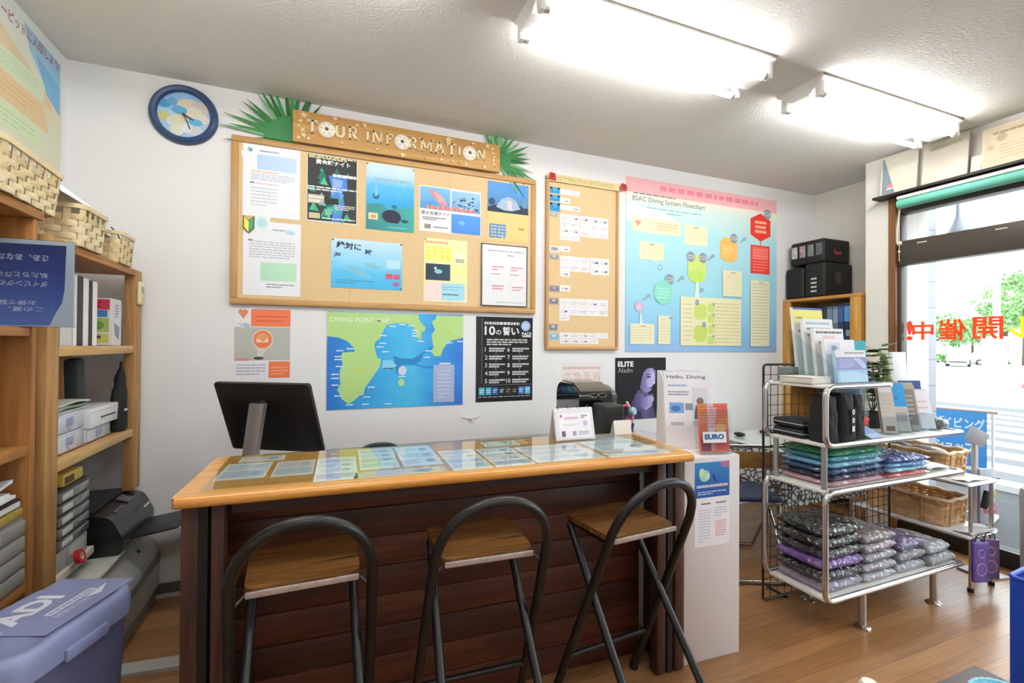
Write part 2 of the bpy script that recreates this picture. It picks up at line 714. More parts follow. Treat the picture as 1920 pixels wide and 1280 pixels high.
def corkboard(name, label, x0, x1, z0, z1, fw, seams=()):
    t = thing(name, label, 'notice board', (x0, YW, z0))
    w, h = x1 - x0, z1 - z0
    m = MB()
    m.box((w / 2, -.009, h / 2), (w - fw, .018, h - fw), CORK)
    for sx in seams:
        m.box((sx, -.0176, h / 2), (.0015, .001, h - 2 * fw), mat('#b08a55', rough=.9))
    m.build('cork_panel', t)
    for nm, c, d, wm in (('frame_rail', (w / 2, -.014, h - fw / 2), (w, .029, fw), FRAMEW), ('frame_rail', (w / 2, -.014, fw / 2), (w, .029, fw), FRAMEW),
                         ('frame_stile', (fw / 2, -.014, h / 2), (fw, .029, h - 2 * fw), FRAMEV), ('frame_stile', (w - fw / 2, -.014, h / 2), (fw, .029, h - 2 * fw), FRAMEV)):
        m = MB()
        m.box(c, d, wm, bev=.006)
        m.build(nm, t)
    return t

corkboard('tour_notice_board', 'wide wood-framed cork board full of dive tour posters', -.445, 1.336, 1.50, 2.40, .034, (.60, 1.19))
YC = YW - .0185       # face of the cork
def pin(s, pts, c='#7d7d78'):
    for x, y in pts:
        s.ell(x, y, .006 / s.w, c, n=10)
    return s

# --- white notice with blue box
s = Sheet(.280, .388, '#eef1f6')
s.rect(.24, .13, .93, .34, grad('notice_blue', [(0, '#a9cdf6'), (1, '#c4dcf8')], 'X'))
s.lines(.28, .06, .62, .1, 1, '#a4b4c4', .6, 2, 4)
s.ell(.12, .08, .045, '#8fc3d8')
s.ell(.13, .085, .02, '#4f9ab0')
s.lines(.14, .36, .62, .38, 1, '#e7b57a', .6, 3, 5)
s.lines(.14, .39, .9, .5, 4, '#b9c3d8', .4, 4, 7)
s.lines(.12, .52, .2, .545, 1, '#5a6d80', .7, 5, 1)
s.lines(.22, .53, .62, .545, 1, '#d8a7a7', .6, 5, 5)
s.lines(.14, .58, .6, .86, 6, '#c3cbd9', .3, 6, 6)
s.poly([(0, .12), (-.03, .1), (-.015, .19), (0, .22)], '#f4f6f8')
s.put('tour_notice', (-.391, YC, 1.977), BACK, 'white notice with pale blue text box at the upper end of the cork board', 'notice')
# --- white notice with green box
s = Sheet(.281, .402, '#eceff4')
s.rect(.30, .55, .93, .80, grad('notice_green', [(0, '#a5dcb8'), (1, '#bfe6c8')], 'X'))
s.lines(.5, .09, .8, .12, 1, '#9aa6b4', .6, 2, 4)
s.ell(.8, .12, .09, '#bfe0ec', ry=.035)
s.ell(.84, .13, .06, '#a8d2e4', ry=.02)
s.lines(.1, .26, .9, .5, 7, '#bcc0d2', .4, 8, 8)
s.lines(.08, .25, .16, .27, 1, '#505a66', .7, 1, 1)
s.lines(.4, .83, .9, .9, 2, '#8d94a4', .4, 9, 6)
s.put('lesson_notice', (-.386, YC, 1.551), BACK, 'white notice with pale green text box below the blue one', 'notice')
# --- black poster with green and blue shapes
s = Sheet(.272, .385, '#d9d6c4')
s.rect(.02, .015, .98, .975, '#37383a')
rr = random.Random(3)
for k in range(26):
    x, y = rr.uniform(.1, .9), rr.uniform(.2, .95)
    a = rr.uniform(.05, .1)
    y = min(y, .9)
    s.poly([(x, y - a * .8), (x + a, y + a * .6), (x - a * .9, y + a * .5)], rr.choice(['#2f9a78', '#3fae86', '#57bd98', '#1f7a63', '#6fc0a0']))
s.poly([(.42, .3), (.78, .3), (.8, .5), (.7, .52), (.74, .72), (.66, .97), (.48, .97), (.56, .7), (.5, .5)], '#4f86d8')
s.poly([(.5, .33), (.7, .35), (.68, .46), (.5, .48)], '#8fb2ea')
for k in range(10):
    x, y = rr.uniform(.45, .72), rr.uniform(.5, .92)
    s.poly([(x, y), (x + .1, y + .02), (x + .03, y + .09)], rr.choice(['#5b70dd', '#3fae86', '#6fa8ec']))
s.rect(.3, .63, .62, .72, '#2c2d30')
s.lines(.04, .02, .96, .07, 2, '#e8e2a8', .7, 2, 9)
s.text('黄金崎ナイト', .17, .075, .075, '#ffffff', w=.68, bold=.03)
s.lines(.5, .26, .97, .32, 1, '#f2f4f4', .7, 5, 6)
s.lines(.02, .47, .98, .54, 2, '#dfe9e4', .6, 6, 8)
s.rect(.03, .6, .34, .73, '#b9b4a8')
s.lines(.04, .61, .33, .72, 2, '#e4e0d4', .6, 7, 3)
s.rect(.05, .87, .26, .95, '#cfc59a')
s.lines(.3, .92, .95, .95, 1, '#d9e4dc', .6, 8, 8)
s.lines(.55, .72, .95, .8, 3, '#d5dccb', .5, 9, 5)
s.put('night_dive_poster', (-.078, YC, 1.978), BACK, 'black poster with green and blue shapes on the cork board', 'poster')
# --- blue ocean poster
s = Sheet(.280, .392, grad('ocean_print', [(0, '#1f8f9c'), (.2, '#21a6ad'), (.42, '#1c9fdc'), (.66, '#4fb8ee'), (.84, '#bfe0f7'), (1, '#d4ecfa')], 'Y', noise=.12))
s.poly([(.02, .62), (.3, .6), (.45, .68), (.8, .64), (1, .62), (1, 1), (0, 1)], grad('ocean_floor_print', [(0, '#177f86'), (1, '#2aa39a')], 'X', noise=.4))
s.ell(.52, .78, .2, '#38384c', ry=.1)
s.poly([(.33, .75), (.45, .68), (.62, .7), (.73, .8), (.66, .88), (.42, .87)], '#2f3046')
s.poly([(.7, .83), (.8, .81), (.9, .83), (.8, .87)], '#2d4a58')
s.ell(.58, .63, .06, '#2a6f86', ry=.03)
s.ell(.2, .49, .07, '#2f6f92', ry=.05)
s.poly([(.17, .5), (.24, .48), (.22, .3), (.19, .3)], '#7fc6e8')
s.lines(.15, .2, .95, .27, 1, '#9fc0d4', .6, 3, 6)
s.rect(.05, .75, .24, .85, '#e9d9ae')
s.rect(.1, .78, .2, .83, '#d99f62')
s.lines(.45, .93, .85, .96, 1, '#7fc0c4', .5, 4, 5)
pin(s, [(.02, .02), (.98, .03)])
s.put('ocean_poster', (.242, YC, 1.966), BACK, 'tall blue underwater poster with dark rock near its foot', 'poster')
# --- 2x2 photo poster
s = Sheet(.394, .280, '#f0f1ef')
s.rect(.01, .02, .49, .5, grad('photo_squid', [(0, '#1c5f9e'), (.5, '#2f86c8'), (1, '#74b7e4')], 'Y', noise=.3))
s.poly([(.12, .06), (.3, .12), (.45, .38), (.36, .42), (.2, .2)], '#d98a92')
s.poly([(.22, .1), (.36, .2), (.44, .36), (.3, .3)], '#e8b0a8')
s.rect(.51, .04, .99, .5, grad('photo_school', [(0, '#2b5f92'), (.5, '#5f95c2'), (1, '#8fc3e6')], 'Y', noise=.5))
for k in range(40):
    x, y = rr.uniform(.53, .95), rr.uniform(.15, .47)
    s.ell(x, y, rr.uniform(.01, .03), rr.choice(['#35597a', '#8aa7bd', '#c5d3dc', '#274a70']), ry=.02, n=10)
s.lines(.1, .42, .9, .5, 1, '#ef8f86', .9, 3, 11)
s.text('富士五湖ナイト', .03, .55, .08, '#33363a', w=.45)
s.lines(.05, .67, .42, .75, 2, '#6d7278', .4, 3, 8)
s.rect(.08, .84, .18, .93, '#8a8a80')
s.lines(.22, .86, .45, .92, 1, '#a2a5a8', .5, 3, 5)
s.rect(.51, .56, .99, .98, grad('photo_deep', [(0, '#2a7fd4'), (1, '#3b9ae6')], 'Y', noise=.3))
s.ell(.68, .75, .05, '#6fb9ea', ry=.05)
s.put('photo_grid_poster', (.554, YC, 1.986), BACK, 'poster of three diving photos and one white text block', 'poster')
# --- ray poster
s = Sheet(.288, .385, '#f3c884')
s.rect(0, 0, 1, .51, grad('photo_ray', [(0, '#1f4a6c'), (.5, '#2e76b0'), (1, '#3f8fd4')], 'Y', noise=.4))
s.poly([(0, .44), (.2, .38), (.5, .42), (.8, .36), (1, .4), (1, .51), (0, .51)], '#29394a')
s.poly([(.2, .42), (.34, .28), (.52, .23), (.68, .28), (.8, .42), (.6, .47), (.4, .47)], '#9fb6cc')
s.poly([(.47, .3), (.58, .3), (.6, .46), (.5, .46)], '#d6c6d0')
s.ell(.9, .3, .08, '#5f8fb4', ry=.1)
s.ell(.1, .34, .08, '#274f6a', ry=.06)
for k in range(5):
    s.rect(.04 + k * .085, .72, .085 + k * .085, .95, '#5f9ed4' if k % 2 == 0 else '#7fb2dc')
s.lines(.05, .7, .45, .96, 5, '#4f8cc4', .5, 7, 4)
s.lines(.75, .74, .9, .79, 1, '#b9935c', .7, 2, 3)
pin(s, [(.97, .02)])
s.put('stingray_poster', (.993, YC, 1.967), BACK, 'poster with stingray photo above an orange text half', 'poster')
# --- landscape blue poster
s = Sheet(.399, .282, grad('shark_print', [(0, '#3fb2e6'), (.3, '#52bdec'), (.6, '#8fd3f2'), (1, '#c3e4f5')], 'Y', noise=.15))
s.poly([(.22, .53), (.32, .56), (.5, .68), (.56, .78), (.46, .78), (.3, .68)], '#7fbfd8')
s.poly([(.45, .46), (.58, .47), (.7, .55), (.66, .58), (.5, .54)], '#86bdd6')
s.poly([(.7, .62), (.95, .56), (.97, .6), (.8, .68)], '#79bcd8')
s.text('絶対に', .07, .06, .15, '#26303a', w=.34, bold=.03, rot=-.06)
s.text('鮫', .46, .18, .11, '#2b3a48', w=.1, bold=.02)
s.text('海', .03, .28, .11, '#2b3a48', w=.1, bold=.02)
s.rect(.77, .36, .97, .55, '#b9e0f2')
s.text('開催', .76, .66, .12, '#e2495a', w=.21, bold=.03)
s.text('中', .87, .82, .12, '#d6405c', w=.09, bold=.03)
s.lines(.06, .82, .6, .92, 2, '#4d93b8', .4, 5, 8)
pin(s, [(.02, .03), (.985, .03), (.985, .97)], '#5a5f64')
s.put('shark_tour_poster', (.054, YC, 1.614), BACK, 'landscape light blue poster with faint sharks', 'poster')
# --- yellow poster
s = Sheet(.276, .390, grad('yellow_print', [(0, '#f2ead2'), (.5, '#f1ea9a'), (1, '#f3efb4')], 'Y', noise=.1))
s.lines(.03, .03, .55, .09, 1, '#e7b08a', .6, 3, 5)
for k in range(4):
    s.rect(.05 + k * .15, .13, .15 + k * .15, .34, '#f2e35e')
s.lines(.05, .14, .62, .34, 3, '#f7ee86', .5, 4, 4)
s.rect(.68, .18, .97, .38, '#f4f0cc')
s.lines(.72, .3, .93, .36, 2, '#8f8a7c', .6, 5, 3)
s.rect(.04, .40, .6, .66, grad('photo_night', [(0, '#0f2a3c'), (1, '#1f4a62')], 'X', noise=.5))
s.ell(.33, .52, .09, '#8fc6d8', ry=.035)
s.ell(.26, .47, .03, '#dcecf0', ry=.02)
s.rect(.04, .68, .4, .97, '#f5dfdc')
s.rect(.4, .70, .94, .97, '#a9dcec')
s.lines(.44, .74, .9, .82, 2, '#8cb8d0', .4, 6, 6)
s.lines(.43, .86, .8, .9, 1, '#53687c', .5, 7, 5)
pin(s, [(.03, .02)])
s.put('yellow_tour_poster', (.584, YC, 1.556), BACK, 'yellow and white poster with small dark photo', 'poster')
# --- little whiteboard
t = thing('small_whiteboard', 'small whiteboard with red handwriting in a thin dark frame', 'whiteboard', (.954, YC, 1.5435))
s = Sheet(.318, .400, mat('#e9ebee', rough=.15, var=.01), t=.006)
s.lines(.12, .08, .92, .13, 1, '#a9adb8', .5, 2, 6)
s.lines(.55, .14, .7, .2, 1, '#a9adb8', .4, 2, 1)
for x in (.16, .6):
    for k in range(9):
        s.rect(x, .3 + k * .06, x + .006, .33 + k * .06, '#b8bcc6')
for x, y in ((.22, .34), (.22, .65), (.64, .34), (.66, .66)):
    s.lines(x, y, x + .26, y + .09, 2, '#d98b90', .4, int(x * 90 + y * 77), 4)
for x, y in ((.2, .46), (.62, .46)):
    s.lines(x, y, x + .2, y + .04, 1, '#c9a0a8', .4, 5, 4)
s.lines(.3, .92, .92, .95, 1, '#b5cfc4', .5, 3, 6)
s.put('writing_surface', (0, 0, 0), BACK, parent=t)
m = MB()
for c, d in (((.159, -.005, .398), (.322, .010, .006)), ((.159, -.005, .002), (.322, .010, .006)), ((.001, -.005, .200), (.006, .010, .40)), ((.317, -.005, .200), (.006, .010, .40))):
    m.box(c, d, mat('#4c4a4a', rough=.4))
m.build('rim', t)
# --- beginner mark and round sticker
t = MB()
def arrow(sx):
    return [(0, 0), (sx * .021, .026), (sx * .021, .082), (0, .058)]
t.prism(arrow(-1), .0005, .003, mat('#efe94a', rough=.3))
t.prism(arrow(1), .0005, .003, mat('#3f9a5c', rough=.3))
t.prism([(0, -.006), (.026, .024), (.026, .09), (0, .064), (-.026, .09), (-.026, .024)], 0, .0006, mat('#31442f', rough=.4))
tag(t.build('beginner_mark', None, (-.360, YW - .0280, 1.886), BACK, smooth=False), 'yellow and green arrow-shaped beginner mark on the board frame', 'sign')
s = Sheet(.074, .084, '#e9f1f2')
s.ell(.5, .5, .4, '#cfe6ea', ry=.4)
s.ell(.48, .5, .28, '#b5d9e2', ry=.26)
s.put('round_label', (-.333, YC - .0022, 1.902), BACK, 'small white label with pale round print between the white notices', 'label')

# ================================================================ TOUR INFORMATION sign
SW, SH = 1.216, .174
sg = thing('tour_sign', 'wooden sign with raised cream letters above the wide cork board', 'sign', (-.150, YW - .026, 2.4045))
m = MB()
m.box((SW / 2, -.012, SH / 2), (SW, .024, SH), wood('sign_wood', '#b38444', '#cfa262', 'X', .8, .6), bev=.003)
m.build('plank', sg)
CREAM = mat('#eadcb4', rough=.7, var=.05)
def letter_strokes(ch):
    a = .19
    def bar(x0, y0, x1, y1, w=a):
        d = Vector((x1 - x0, y1 - y0)); n = Vector((-d.y, d.x)).normalized() * w / 2
        return [(x0 - n.x, y0 - n.y), (x1 - n.x, y1 - n.y), (x1 + n.x, y1 + n.y), (x0 + n.x, y0 + n.y)]
    def serif(x, y): return bar(x - .16, y, x + .16, y, .09)
    def arc(cx, cy, rx, ry, a0, a1, n=8, w=a):
        out = []
        for k in range(n):
            t0, t1 = R(a0 + (a1 - a0) * k / n), R(a0 + (a1 - a0) * (k + 1) / n)
            out.append([(cx + (rx - w / 2) * math.cos(t0), cy + (ry - w / 2) * math.sin(t0)), (cx + (rx - w / 2) * math.cos(t1), cy + (ry - w / 2) * math.sin(t1)),
                        (cx + (rx + w / 2) * math.cos(t1), cy + (ry + w / 2) * math.sin(t1)), (cx + (rx + w / 2) * math.cos(t0), cy + (ry + w / 2) * math.sin(t0))])
        return out
    S = {'T': [bar(.4, 0, .4, 1), bar(0, .94, .8, .94, .13), bar(.04, .72, .04, .94, .1), bar(.76, .72, .76, .94, .1), serif(.4, .04)],
         'U': [bar(.16, .35, .16, 1), bar(.66, .35, .66, 1), serif(.16, .96), serif(.66, .96)] + arc(.41, .35, .25, .28, 180, 360),
         'R': [bar(.16, 0, .16, 1), serif(.16, .04), bar(.04, .95, .4, .95, .12), bar(.16, .5, .4, .5, .12), bar(.36, .48, .7, 0), serif(.72, .04)] + arc(.38, .725, .24, .225, -90, 90, 6, .14),
         'I': [bar(.2, 0, .2, 1), serif(.2, .04), serif(.2, .96)],
         'N': [bar(.14, 0, .14, 1, .13), bar(.72, 0, .72, 1, .13), bar(.14, .98, .72, .02, .17), serif(.14, .04), serif(.12, .96), serif(.72, .96)],
         'F': [bar(.16, 0, .16, 1), serif(.16, .04), bar(.04, .95, .66, .95, .12), bar(.16, .53, .5, .53, .12), bar(.64, .74, .64, .95, .1), bar(.5, .42, .5, .64, .08)],
         'M': [bar(.12, 0, .12, 1, .13), bar(.9, 0, .9, 1, .13), bar(.12, .98, .51, .2, .15), bar(.51, .2, .9, .98, .15), serif(.12, .04), serif(.9, .04), serif(.06, .96), serif(.96, .96)],
         'A': [bar(.1, 0, .42, 1), bar(.74, 0, .42, 1), bar(.22, .34, .64, .34, .11), serif(.1, .04), serif(.74, .04)]}
    return S[ch]
SLOT = 0
LET = list(zip('TOURINFORMATION', (.071, .174, .215, .286, .382, .417, .496, .591, .627, .697, .785, .863, .931, 1.009, 1.054), (.072, .066, .074, .072, .064, .074, .064, .066, .070, .076, .074, .074, .060, .066, .070)))
for ch, x, hh in LET:
    m = MB()
    if ch == 'O':
        M = Matrix.Translation((x, -.024, .088)) @ Euler((R(90), 0, 0)).to_matrix().to_4x4()
        m.lathe([(.044, 0), (.046, .006), (.040, .014), (.026, .019), (.010, .018)], mat('#f0ebdc', rough=.5), 22, M)
        m.lathe([(.0105, .0175), (.009, .0195), (.0005, .0198)], mat('#5b5348', rough=.8), 12, M)
        for k in range(6):
            a = k * PI / 3
            m.box((x + .027 * math.cos(a), -.0425, .088 + .027 * math.sin(a)), (.003, .002, .014), mat('#b9ae98', rough=.7), rot=(0, PI / 2 - a, 0))
        m.build('sea_urchin_letter', sg)
    else:
        for q in letter_strokes(ch):
            m.prism([(px * hh * 1.0, py * hh) for px, py in q], 0, .010, CREAM, Matrix.Translation((x, -.024, .088 - hh / 2 + .004)) @ Euler((R(90), 0, 0)).to_matrix().to_4x4())
        m.build('letter', sg)
def starfish(x, z, r, rot=0.):
    m = MB()
    pts = []
    for k in range(10):
        a = rot + k * PI / 5
        q = r if k % 2 == 0 else r * .32
        pts.append((q * math.cos(a), q * math.sin(a)))
    m.prism(pts, 0, .006, mat('#e6d2a2', rough=.8, var=.08), Matrix.Translation((x, -.024, z)) @ Euler((R(90), 0, 0)).to_matrix().to_4x4())
    m.build('starfish', sg)
for x, z, r_, a in ((.055, .148, .026, .4), (.04, .115, .017, 1.), (.032, .088, .016, .2), (.05, .066, .02, .8), (.056, .038, .022, .1), (.082, .024, .018, .7), (.03, .02, .016, .3),
                    (.336, .143, .017, .3), (.378, .149, .021, .9), (.596, .014, .022, .5), (.872, .150, .03, .4), (1.128, .152, .022, .2), (1.162, .14, .018, .9), (1.165, .112, .016, .1),
                    (1.172, .09, .016, .5), (1.168, .068, .018, .8), (1.172, .044, .018, .3), (1.11, .018, .018, .6), (.985, .012, .014, .4)):
    starfish(x, z, r_, a)
for x, z, c in ((.218, .158, '#efc9c0'), (.255, .028, '#e0ad8c'), (.448, .024, '#dcc09a'), (.735, .018, '#d9b890'), (.832, .022, '#efe0c4'), (.90, .02, '#d9b48a'), (.945, .022, '#c99f70'), (1.03, .155, '#e8cf9a')):
    m = MB()
    m.ball((x, -.028, z), .012, mat(c, rough=.5), 2, (1, .5, .8))
    m.build('shell', sg)

# --- palm leaf fans tucked behind the sign
def palm(label, x, z, a0, a1, n, L, seed, back):
    t = thing('palm_leaf', label, 'artificial plant', (x, YW - .006, z), 0, 'artificial palm leaves')
    q = random.Random(seed)
    G = [mat(c, rough=.45, var=.12, scale=20) for c in ('#2f7d3c', '#3c8f48', '#256a33', '#7fae86')]
    m = MB()
    for k in range(n):
        a = R(a0 + (a1 - a0) * k / (n - 1) + q.uniform(-3, 3))
        ln = L * q.uniform(.8, 1.05)
        wd = .0085
        rows = []
        for j in range(9):
            s_ = j / 8
            rr_ = ln * s_
            droop = -.10 * ln * s_ * s_ * abs(math.cos(a))
            px, pz = rr_ * math.cos(a), rr_ * math.sin(a) + droop
            ww = wd * (.6 + 1.3 * s_ * (1 - s_) * 2) * (1 - s_ ** 4) + .0006
            nx, nz = -math.sin(a), math.cos(a)
            yy = -.004 - .022 * max(0, s_ - .3) * q.uniform(.7, 1.1)
            rows.append([(px + nx * ww, yy, pz + nz * ww), (px, yy - .004, pz), (px - nx * ww, yy, pz - nz * ww), (px, yy + .0015, pz)])
        m.quadgrid(rows, q.choice(G), closed_u=True)
    m.build('fronds', t)
    m = MB()
    q0, q1 = R(a0), R(a1)
    pts = [(0, 0)] + [(back * math.cos(q0 + (q1 - q0) * k / 12), back * math.sin(q0 + (q1 - q0) * k / 12)) for k in range(13)]
    m.prism(pts, 0, .008, mat('#2b7f42', rough=.5, var=.08), Matrix.Translation((0, -.002, 0)) @ Euler((R(90), 0, 0)).to_matrix().to_4x4())
    m.build('leaf_base', t)
palm('green palm leaf fan behind the end of the sign near the clock', -.155, 2.412, 60, 180, 17, .36, 4, .14)
palm('green palm leaf fan behind the end of the sign near the narrow board', 1.065, 2.495, -56, 118, 18, .26, 9, .09)

# ================================================================ clock
ck = thing('wall_clock', 'round navy wall clock with a blue sea print face', 'clock', (-.66, YW, 2.466))
MC = Euler((R(90), 0, 0)).to_matrix().to_4x4()
m = MB()
m.lathe([(.151, -.001), (.153, .012), (.147, .026), (.135, .033), (.121, .030), (.116, .018), (.115, .009)], mat('#30456e', rough=.35, var=.08), 48, MC, caps=(True, False))
m.build('rim', ck)
m = MB()
m.lathe([(.117, 0.002), (.117, .010), (.0005, .0105)], grad('clock_sea', [(0, '#9cc4e4'), (.5, '#a8d0ec'), (1, '#84b4e0')], 'Z', noise=.4), 40, MC)
def disc(x, z, r_, c, y=-.0115, sy=1.):
    k = 18
    m.face([(x + r_ * math.cos(2 * PI * i / k), y - disc.n, z + sy * r_ * math.sin(2 * PI * i / k)) for i in range(k)], ink(c))
    disc.n += .0001
disc.n = 0
for x, z, r_, c, sy in ((.02, .055, .05, '#d9cdb4', .6), (.065, .035, .04, '#cfc2be', 1.1), (.045, .012, .04, '#d6d2bf', .9), (-.085, -.02, .026, '#c9c486', 1), (-.055, -.04, .022, '#d4d2d4', 1),
                        (-.02, -.03, .04, '#d8d2b4', .8), (.085, -.012, .03, '#e0d6ce', .8), (.045, -.075, .038, '#d2cdd8', .7), (-.03, -.08, .032, '#d6dcca', 1.), (.012, -.065, .026, '#dfe1e4', 1.),
                        (-.085, .045, .03, '#4f9bd0', .7), (-.02, .022, .034, '#5aa6d6', .6), (.05, -.03, .032, '#5fb2dc', .5), (-.05, .06, .02, '#6aa4d8', 1)):
    disc(x, z, r_, c, sy=sy)
m.build('dial', ck)
for nm, a, L, wd in (('hour_hand', -28, .055, .006), ('minute_hand', -68, .085, .0045)):
    m = MB()
    m.box((L / 2 - .008, 0, 0), (L, .002, wd), mat('#2a2a2e', rough=.4), taper=None)
    m.build(nm, ck, (0, -.0165 if nm[0] == 'h' else -.0195, 0), (0, -R(a), 0))
m = MB()
m.cyl((0, -.010, 0), (0, -.022, 0), .007, mat('#4a4a50', rough=.4))
m.build('hub', ck)

# ================================================================ posters under the board
s = Sheet(.274, .392, '#e9eaee')
s.rect(.28, .01, .99, .25, '#ee7f58')
s.lines(.36, .08, .92, .2, 2, '#d9604a', .35, 3, 3)
s.poly([(.05, .05), (.1, .01), (.14, .03), (.18, .01), (.24, .05), (.15, .15)], '#e08a62')
s.rect(0, .26, .985, .72, grad('poster_grey', [(0, '#b4b4ac'), (.5, '#b8bcb4'), (1, '#adb6ae')], 'Y', noise=.2))
s.poly([(.02, .21), (.2, .2), (.3, .24), (.14, .28)], '#d5d5d2')
s.ell(.2, .24, .06, '#a9c3dc', ry=.035)
s.ell(.49, .43, .18, '#f3dccb', ry=.14)
s.ell(.49, .43, .165, '#e97f55', ry=.125)
s.ell(.49, .39, .1, '#e0a065', ry=.05)
s.poly([(.38, .41), (.5, .46), (.59, .4), (.59, .47), (.38, .47)], '#f6ddd0')
s.poly([(.39, .55), (.55, .55), (.5, .66), (.4, .67)], '#d8d2cc')
s.ell(.42, .69, .09, '#4a4a4c', ry=.02)
s.rect(0, .69, .25, .725, '#e08d8c')
s.lines(.03, .76, .55, .93, 4, '#b9bccb', .45, 5, 5)
s.rect(.6, .735, .985, .965, '#ea7d52')
s.lines(.64, .8, .95, .93, 3, '#f4b08c', .3, 8, 4)
s.put('club_leaflet', (-.424, YW + .0003, 1.089), BACK, 'white and orange leaflet on the wall beside the big map', 'poster')

# --- map
MW, MH = .804, .565
s = Sheet(MW, MH, grad('map_sea', [(0, '#2576d0'), (.35, '#35a9ea'), (.6, '#4cc0f0'), (.8, '#2f95e0'), (1, '#2f78d4')], 'X', noise=.25), t=.004)
GRN = '#b4d98c'
s.poly([(0, .005), (.645, .005), (.655, .07), (.69, .13), (.705, .15), (.69, .19), (.67, .2), (.672, .27), (.64, .27), (.625, .19), (.6, .12), (.55, .105), (.47, .105), (.41, .13), (.385, .2), (.37, .26), (.33, .31),
        (.325, .35), (.335, .42), (.345, .47), (.375, .49), (.36, .58), (.33, .64), (.285, .74), (.262, .78), (.25, .86), (.225, .86), (.18, .92), (.145, .945), (.1, .89), (.085, .83), (.07, .80), (.092, .74), (.085, .66),
        (.09, .59), (.105, .55), (.098, .48), (.1, .42), (.19, .41), (.175, .36), (.135, .3), (.075, .265), (0, .255)], GRN)
s.poly([(.785, .01), (1, .01), (1, .25), (.955, .27), (.915, .28), (.87, .32), (.84, .38), (.82, .46), (.775, .46), (.745, .41), (.765, .36), (.752, .28), (.748, .22), (.775, .17), (.76, .12), (.748, .08), (.78, .05)], GRN)
s.poly([(.46, .45), (.52, .48), (.6, .485), (.66, .44), (.7, .4), (.755, .355), (.75, .385), (.69, .43), (.66, .52), (.63, .54), (.68, .565), (.77, .57), (.77, .59), (.7, .59), (.62, .555), (.53, .55), (.5, .6), (.49, .66), (.48, .6), (.47, .52)], '#2f86c8')
s.poly([(.385, .5), (.45, .5), (.49, .56), (.42, .6), (.38, .58)], '#8fd4f4')
s.ell(.53, .61, .03, '#d5d8ea', ry=.05)
s.ell(.522, .74, .024, GRN, ry=.04)
s.text('DIVING POINT MAP', .02, .055, .05, '#e9f2e0', w=.41, bold=.01)
s.text('伊豆', .2, .58, .045, '#d8d04a', w=.06)
s.text('千葉', .84, .17, .045, '#d8d04a', w=.07)
s.rect(.765, .555, .93, .965, '#a9b6da')
s.lines(.81, .53, .9, .55, 1, '#e6ead0', .9, 3, 3)
s.lines(.80, .6, .9, .93, 8, '#c9d4ec', .3, 5, 3)
for x, y in ((.06, .39), (.05, .45), (.05, .48), (.06, .55), (.03, .63), (.03, .67), (.03, .74), (.05, .85), (.13, .37), (.13, .945), (.25, .87), (.28, .77), (.36, .23), (.36, .31), (.34, .35), (.38, .4), (.43, .13), (.5, .11),
             (.57, .12), (.6, .17), (.6, .2), (.6, .23), (.64, .285), (.69, .46), (.7, .39), (.87, .3), (.95, .285), (.24, .945), (.4, .95), (.5, .665)):
    s.lines(x, y, x + .05, y + .02, 1, '#e4eef8', .6, int(x * 99), 2)
s.lines(.39, .57, .46, .6, 1, '#49606e', .3, 3, 2)
s.put('dive_site_map', (.037, YW + .0003, .913), BACK, 'large blue and green coastal map poster above the counter', 'map')

# --- black oath poster
s = Sheet(.399, .552, '#1c1c1f', t=.002)
s.rect(0, 0, .1, 1, '#2a2a2e')
s.rect(.1, .02, .106, .78, '#8a8a8e')
s.rect(.12, .80, .98, .806, '#77777b')
s.text('PADI', .80, .175, .04, '#e6e6e8', w=.17, bold=.02)
s.lines(.81, .21, .97, .24, 1, '#d2d2d4', .7, 3, 3)
s.ell(.87, .1, .085, '#9db4e0')
s.poly([(.8, .1), (.86, .06), (.94, .08), (.9, .14), (.84, .14)], '#b8c8ec')
s.lines(.14, .055, .76, .095, 1, '#d9d9da', .8, 4, 14)
s.text('10', .145, .11, .105, '#f0f0f0', w=.18, bold=.02)
s.text('の', .34, .155, .055, '#f0f0f0', w=.09, bold=.01)
s.text('誓', .46, .115, .10, '#f0f0f0', w=.13, bold=.02)
s.text('い', .61, .125, .085, '#f0f0f0', w=.14, bold=.02)
s.lines(.18, .255, .9, .34, 3, '#c9c9c6', .55, 6, 9)
for k in range(5):
    y = .36 + k * .093
    s.text(str(k + 1), .15, y, .05, '#dcdcdc', bold=.01)
    s.lines(.22, y, .5, y + .055, 2, '#c4c4c2', .7, 10 + k, 5)
    s.text(str(k + 6), .54 if k < 4 else .52, y, .05, '#dcdcdc', bold=.01)
    s.lines(.63, y, .93, y + .055, 2, '#c4c4c2', .7, 20 + k, 5)
    if k < 4:
        s.poly([(.33, y + .067), (.35, y + .067), (.34, y + .08)], '#c8c8c8')
        s.poly([(.75, y + .067), (.77, y + .067), (.76, y + .08)], '#c8c8c8')
for k, c in enumerate(('#58b4cc', '#4aa8c8', '#3a62b0', '#34363c', '#3c3838', '#2c2c30', '#4c7ec0', '#64b8dc')):
    s.rect(.05 + k * .115, .83, .15 + k * .115, .92, c)
    s.lines(.065 + k * .115, .85, .135 + k * .115, .9, 2, '#d4e4ea' if k not in (4, 5) else '#9a9a98', .4, k, 2)
s.lines(.04, .935, .95, .95, 1, '#b4bcc4', .6, 3, 12)
s.put('oath_poster', (.928, YW + .0003, .922), BACK, 'black poster of ten numbered lines in white print', 'poster')

# --- faint pink handwriting card
s = Sheet(.33, .15, mat('#e6e3e2', rough=.85, var=.01), t=.0008)
s.lines(.05, .08, .95, .3, 1, '#d9b3ac', .5, 3, 8)
s.text('応急手当', .05, .38, .5, '#dfa9a4', w=.9)
s.put('first_aid_note', (1.545, YW + .0003, 1.012), BACK, 'pale paper with faint pink writing above the shiny black coffee machine', 'note')

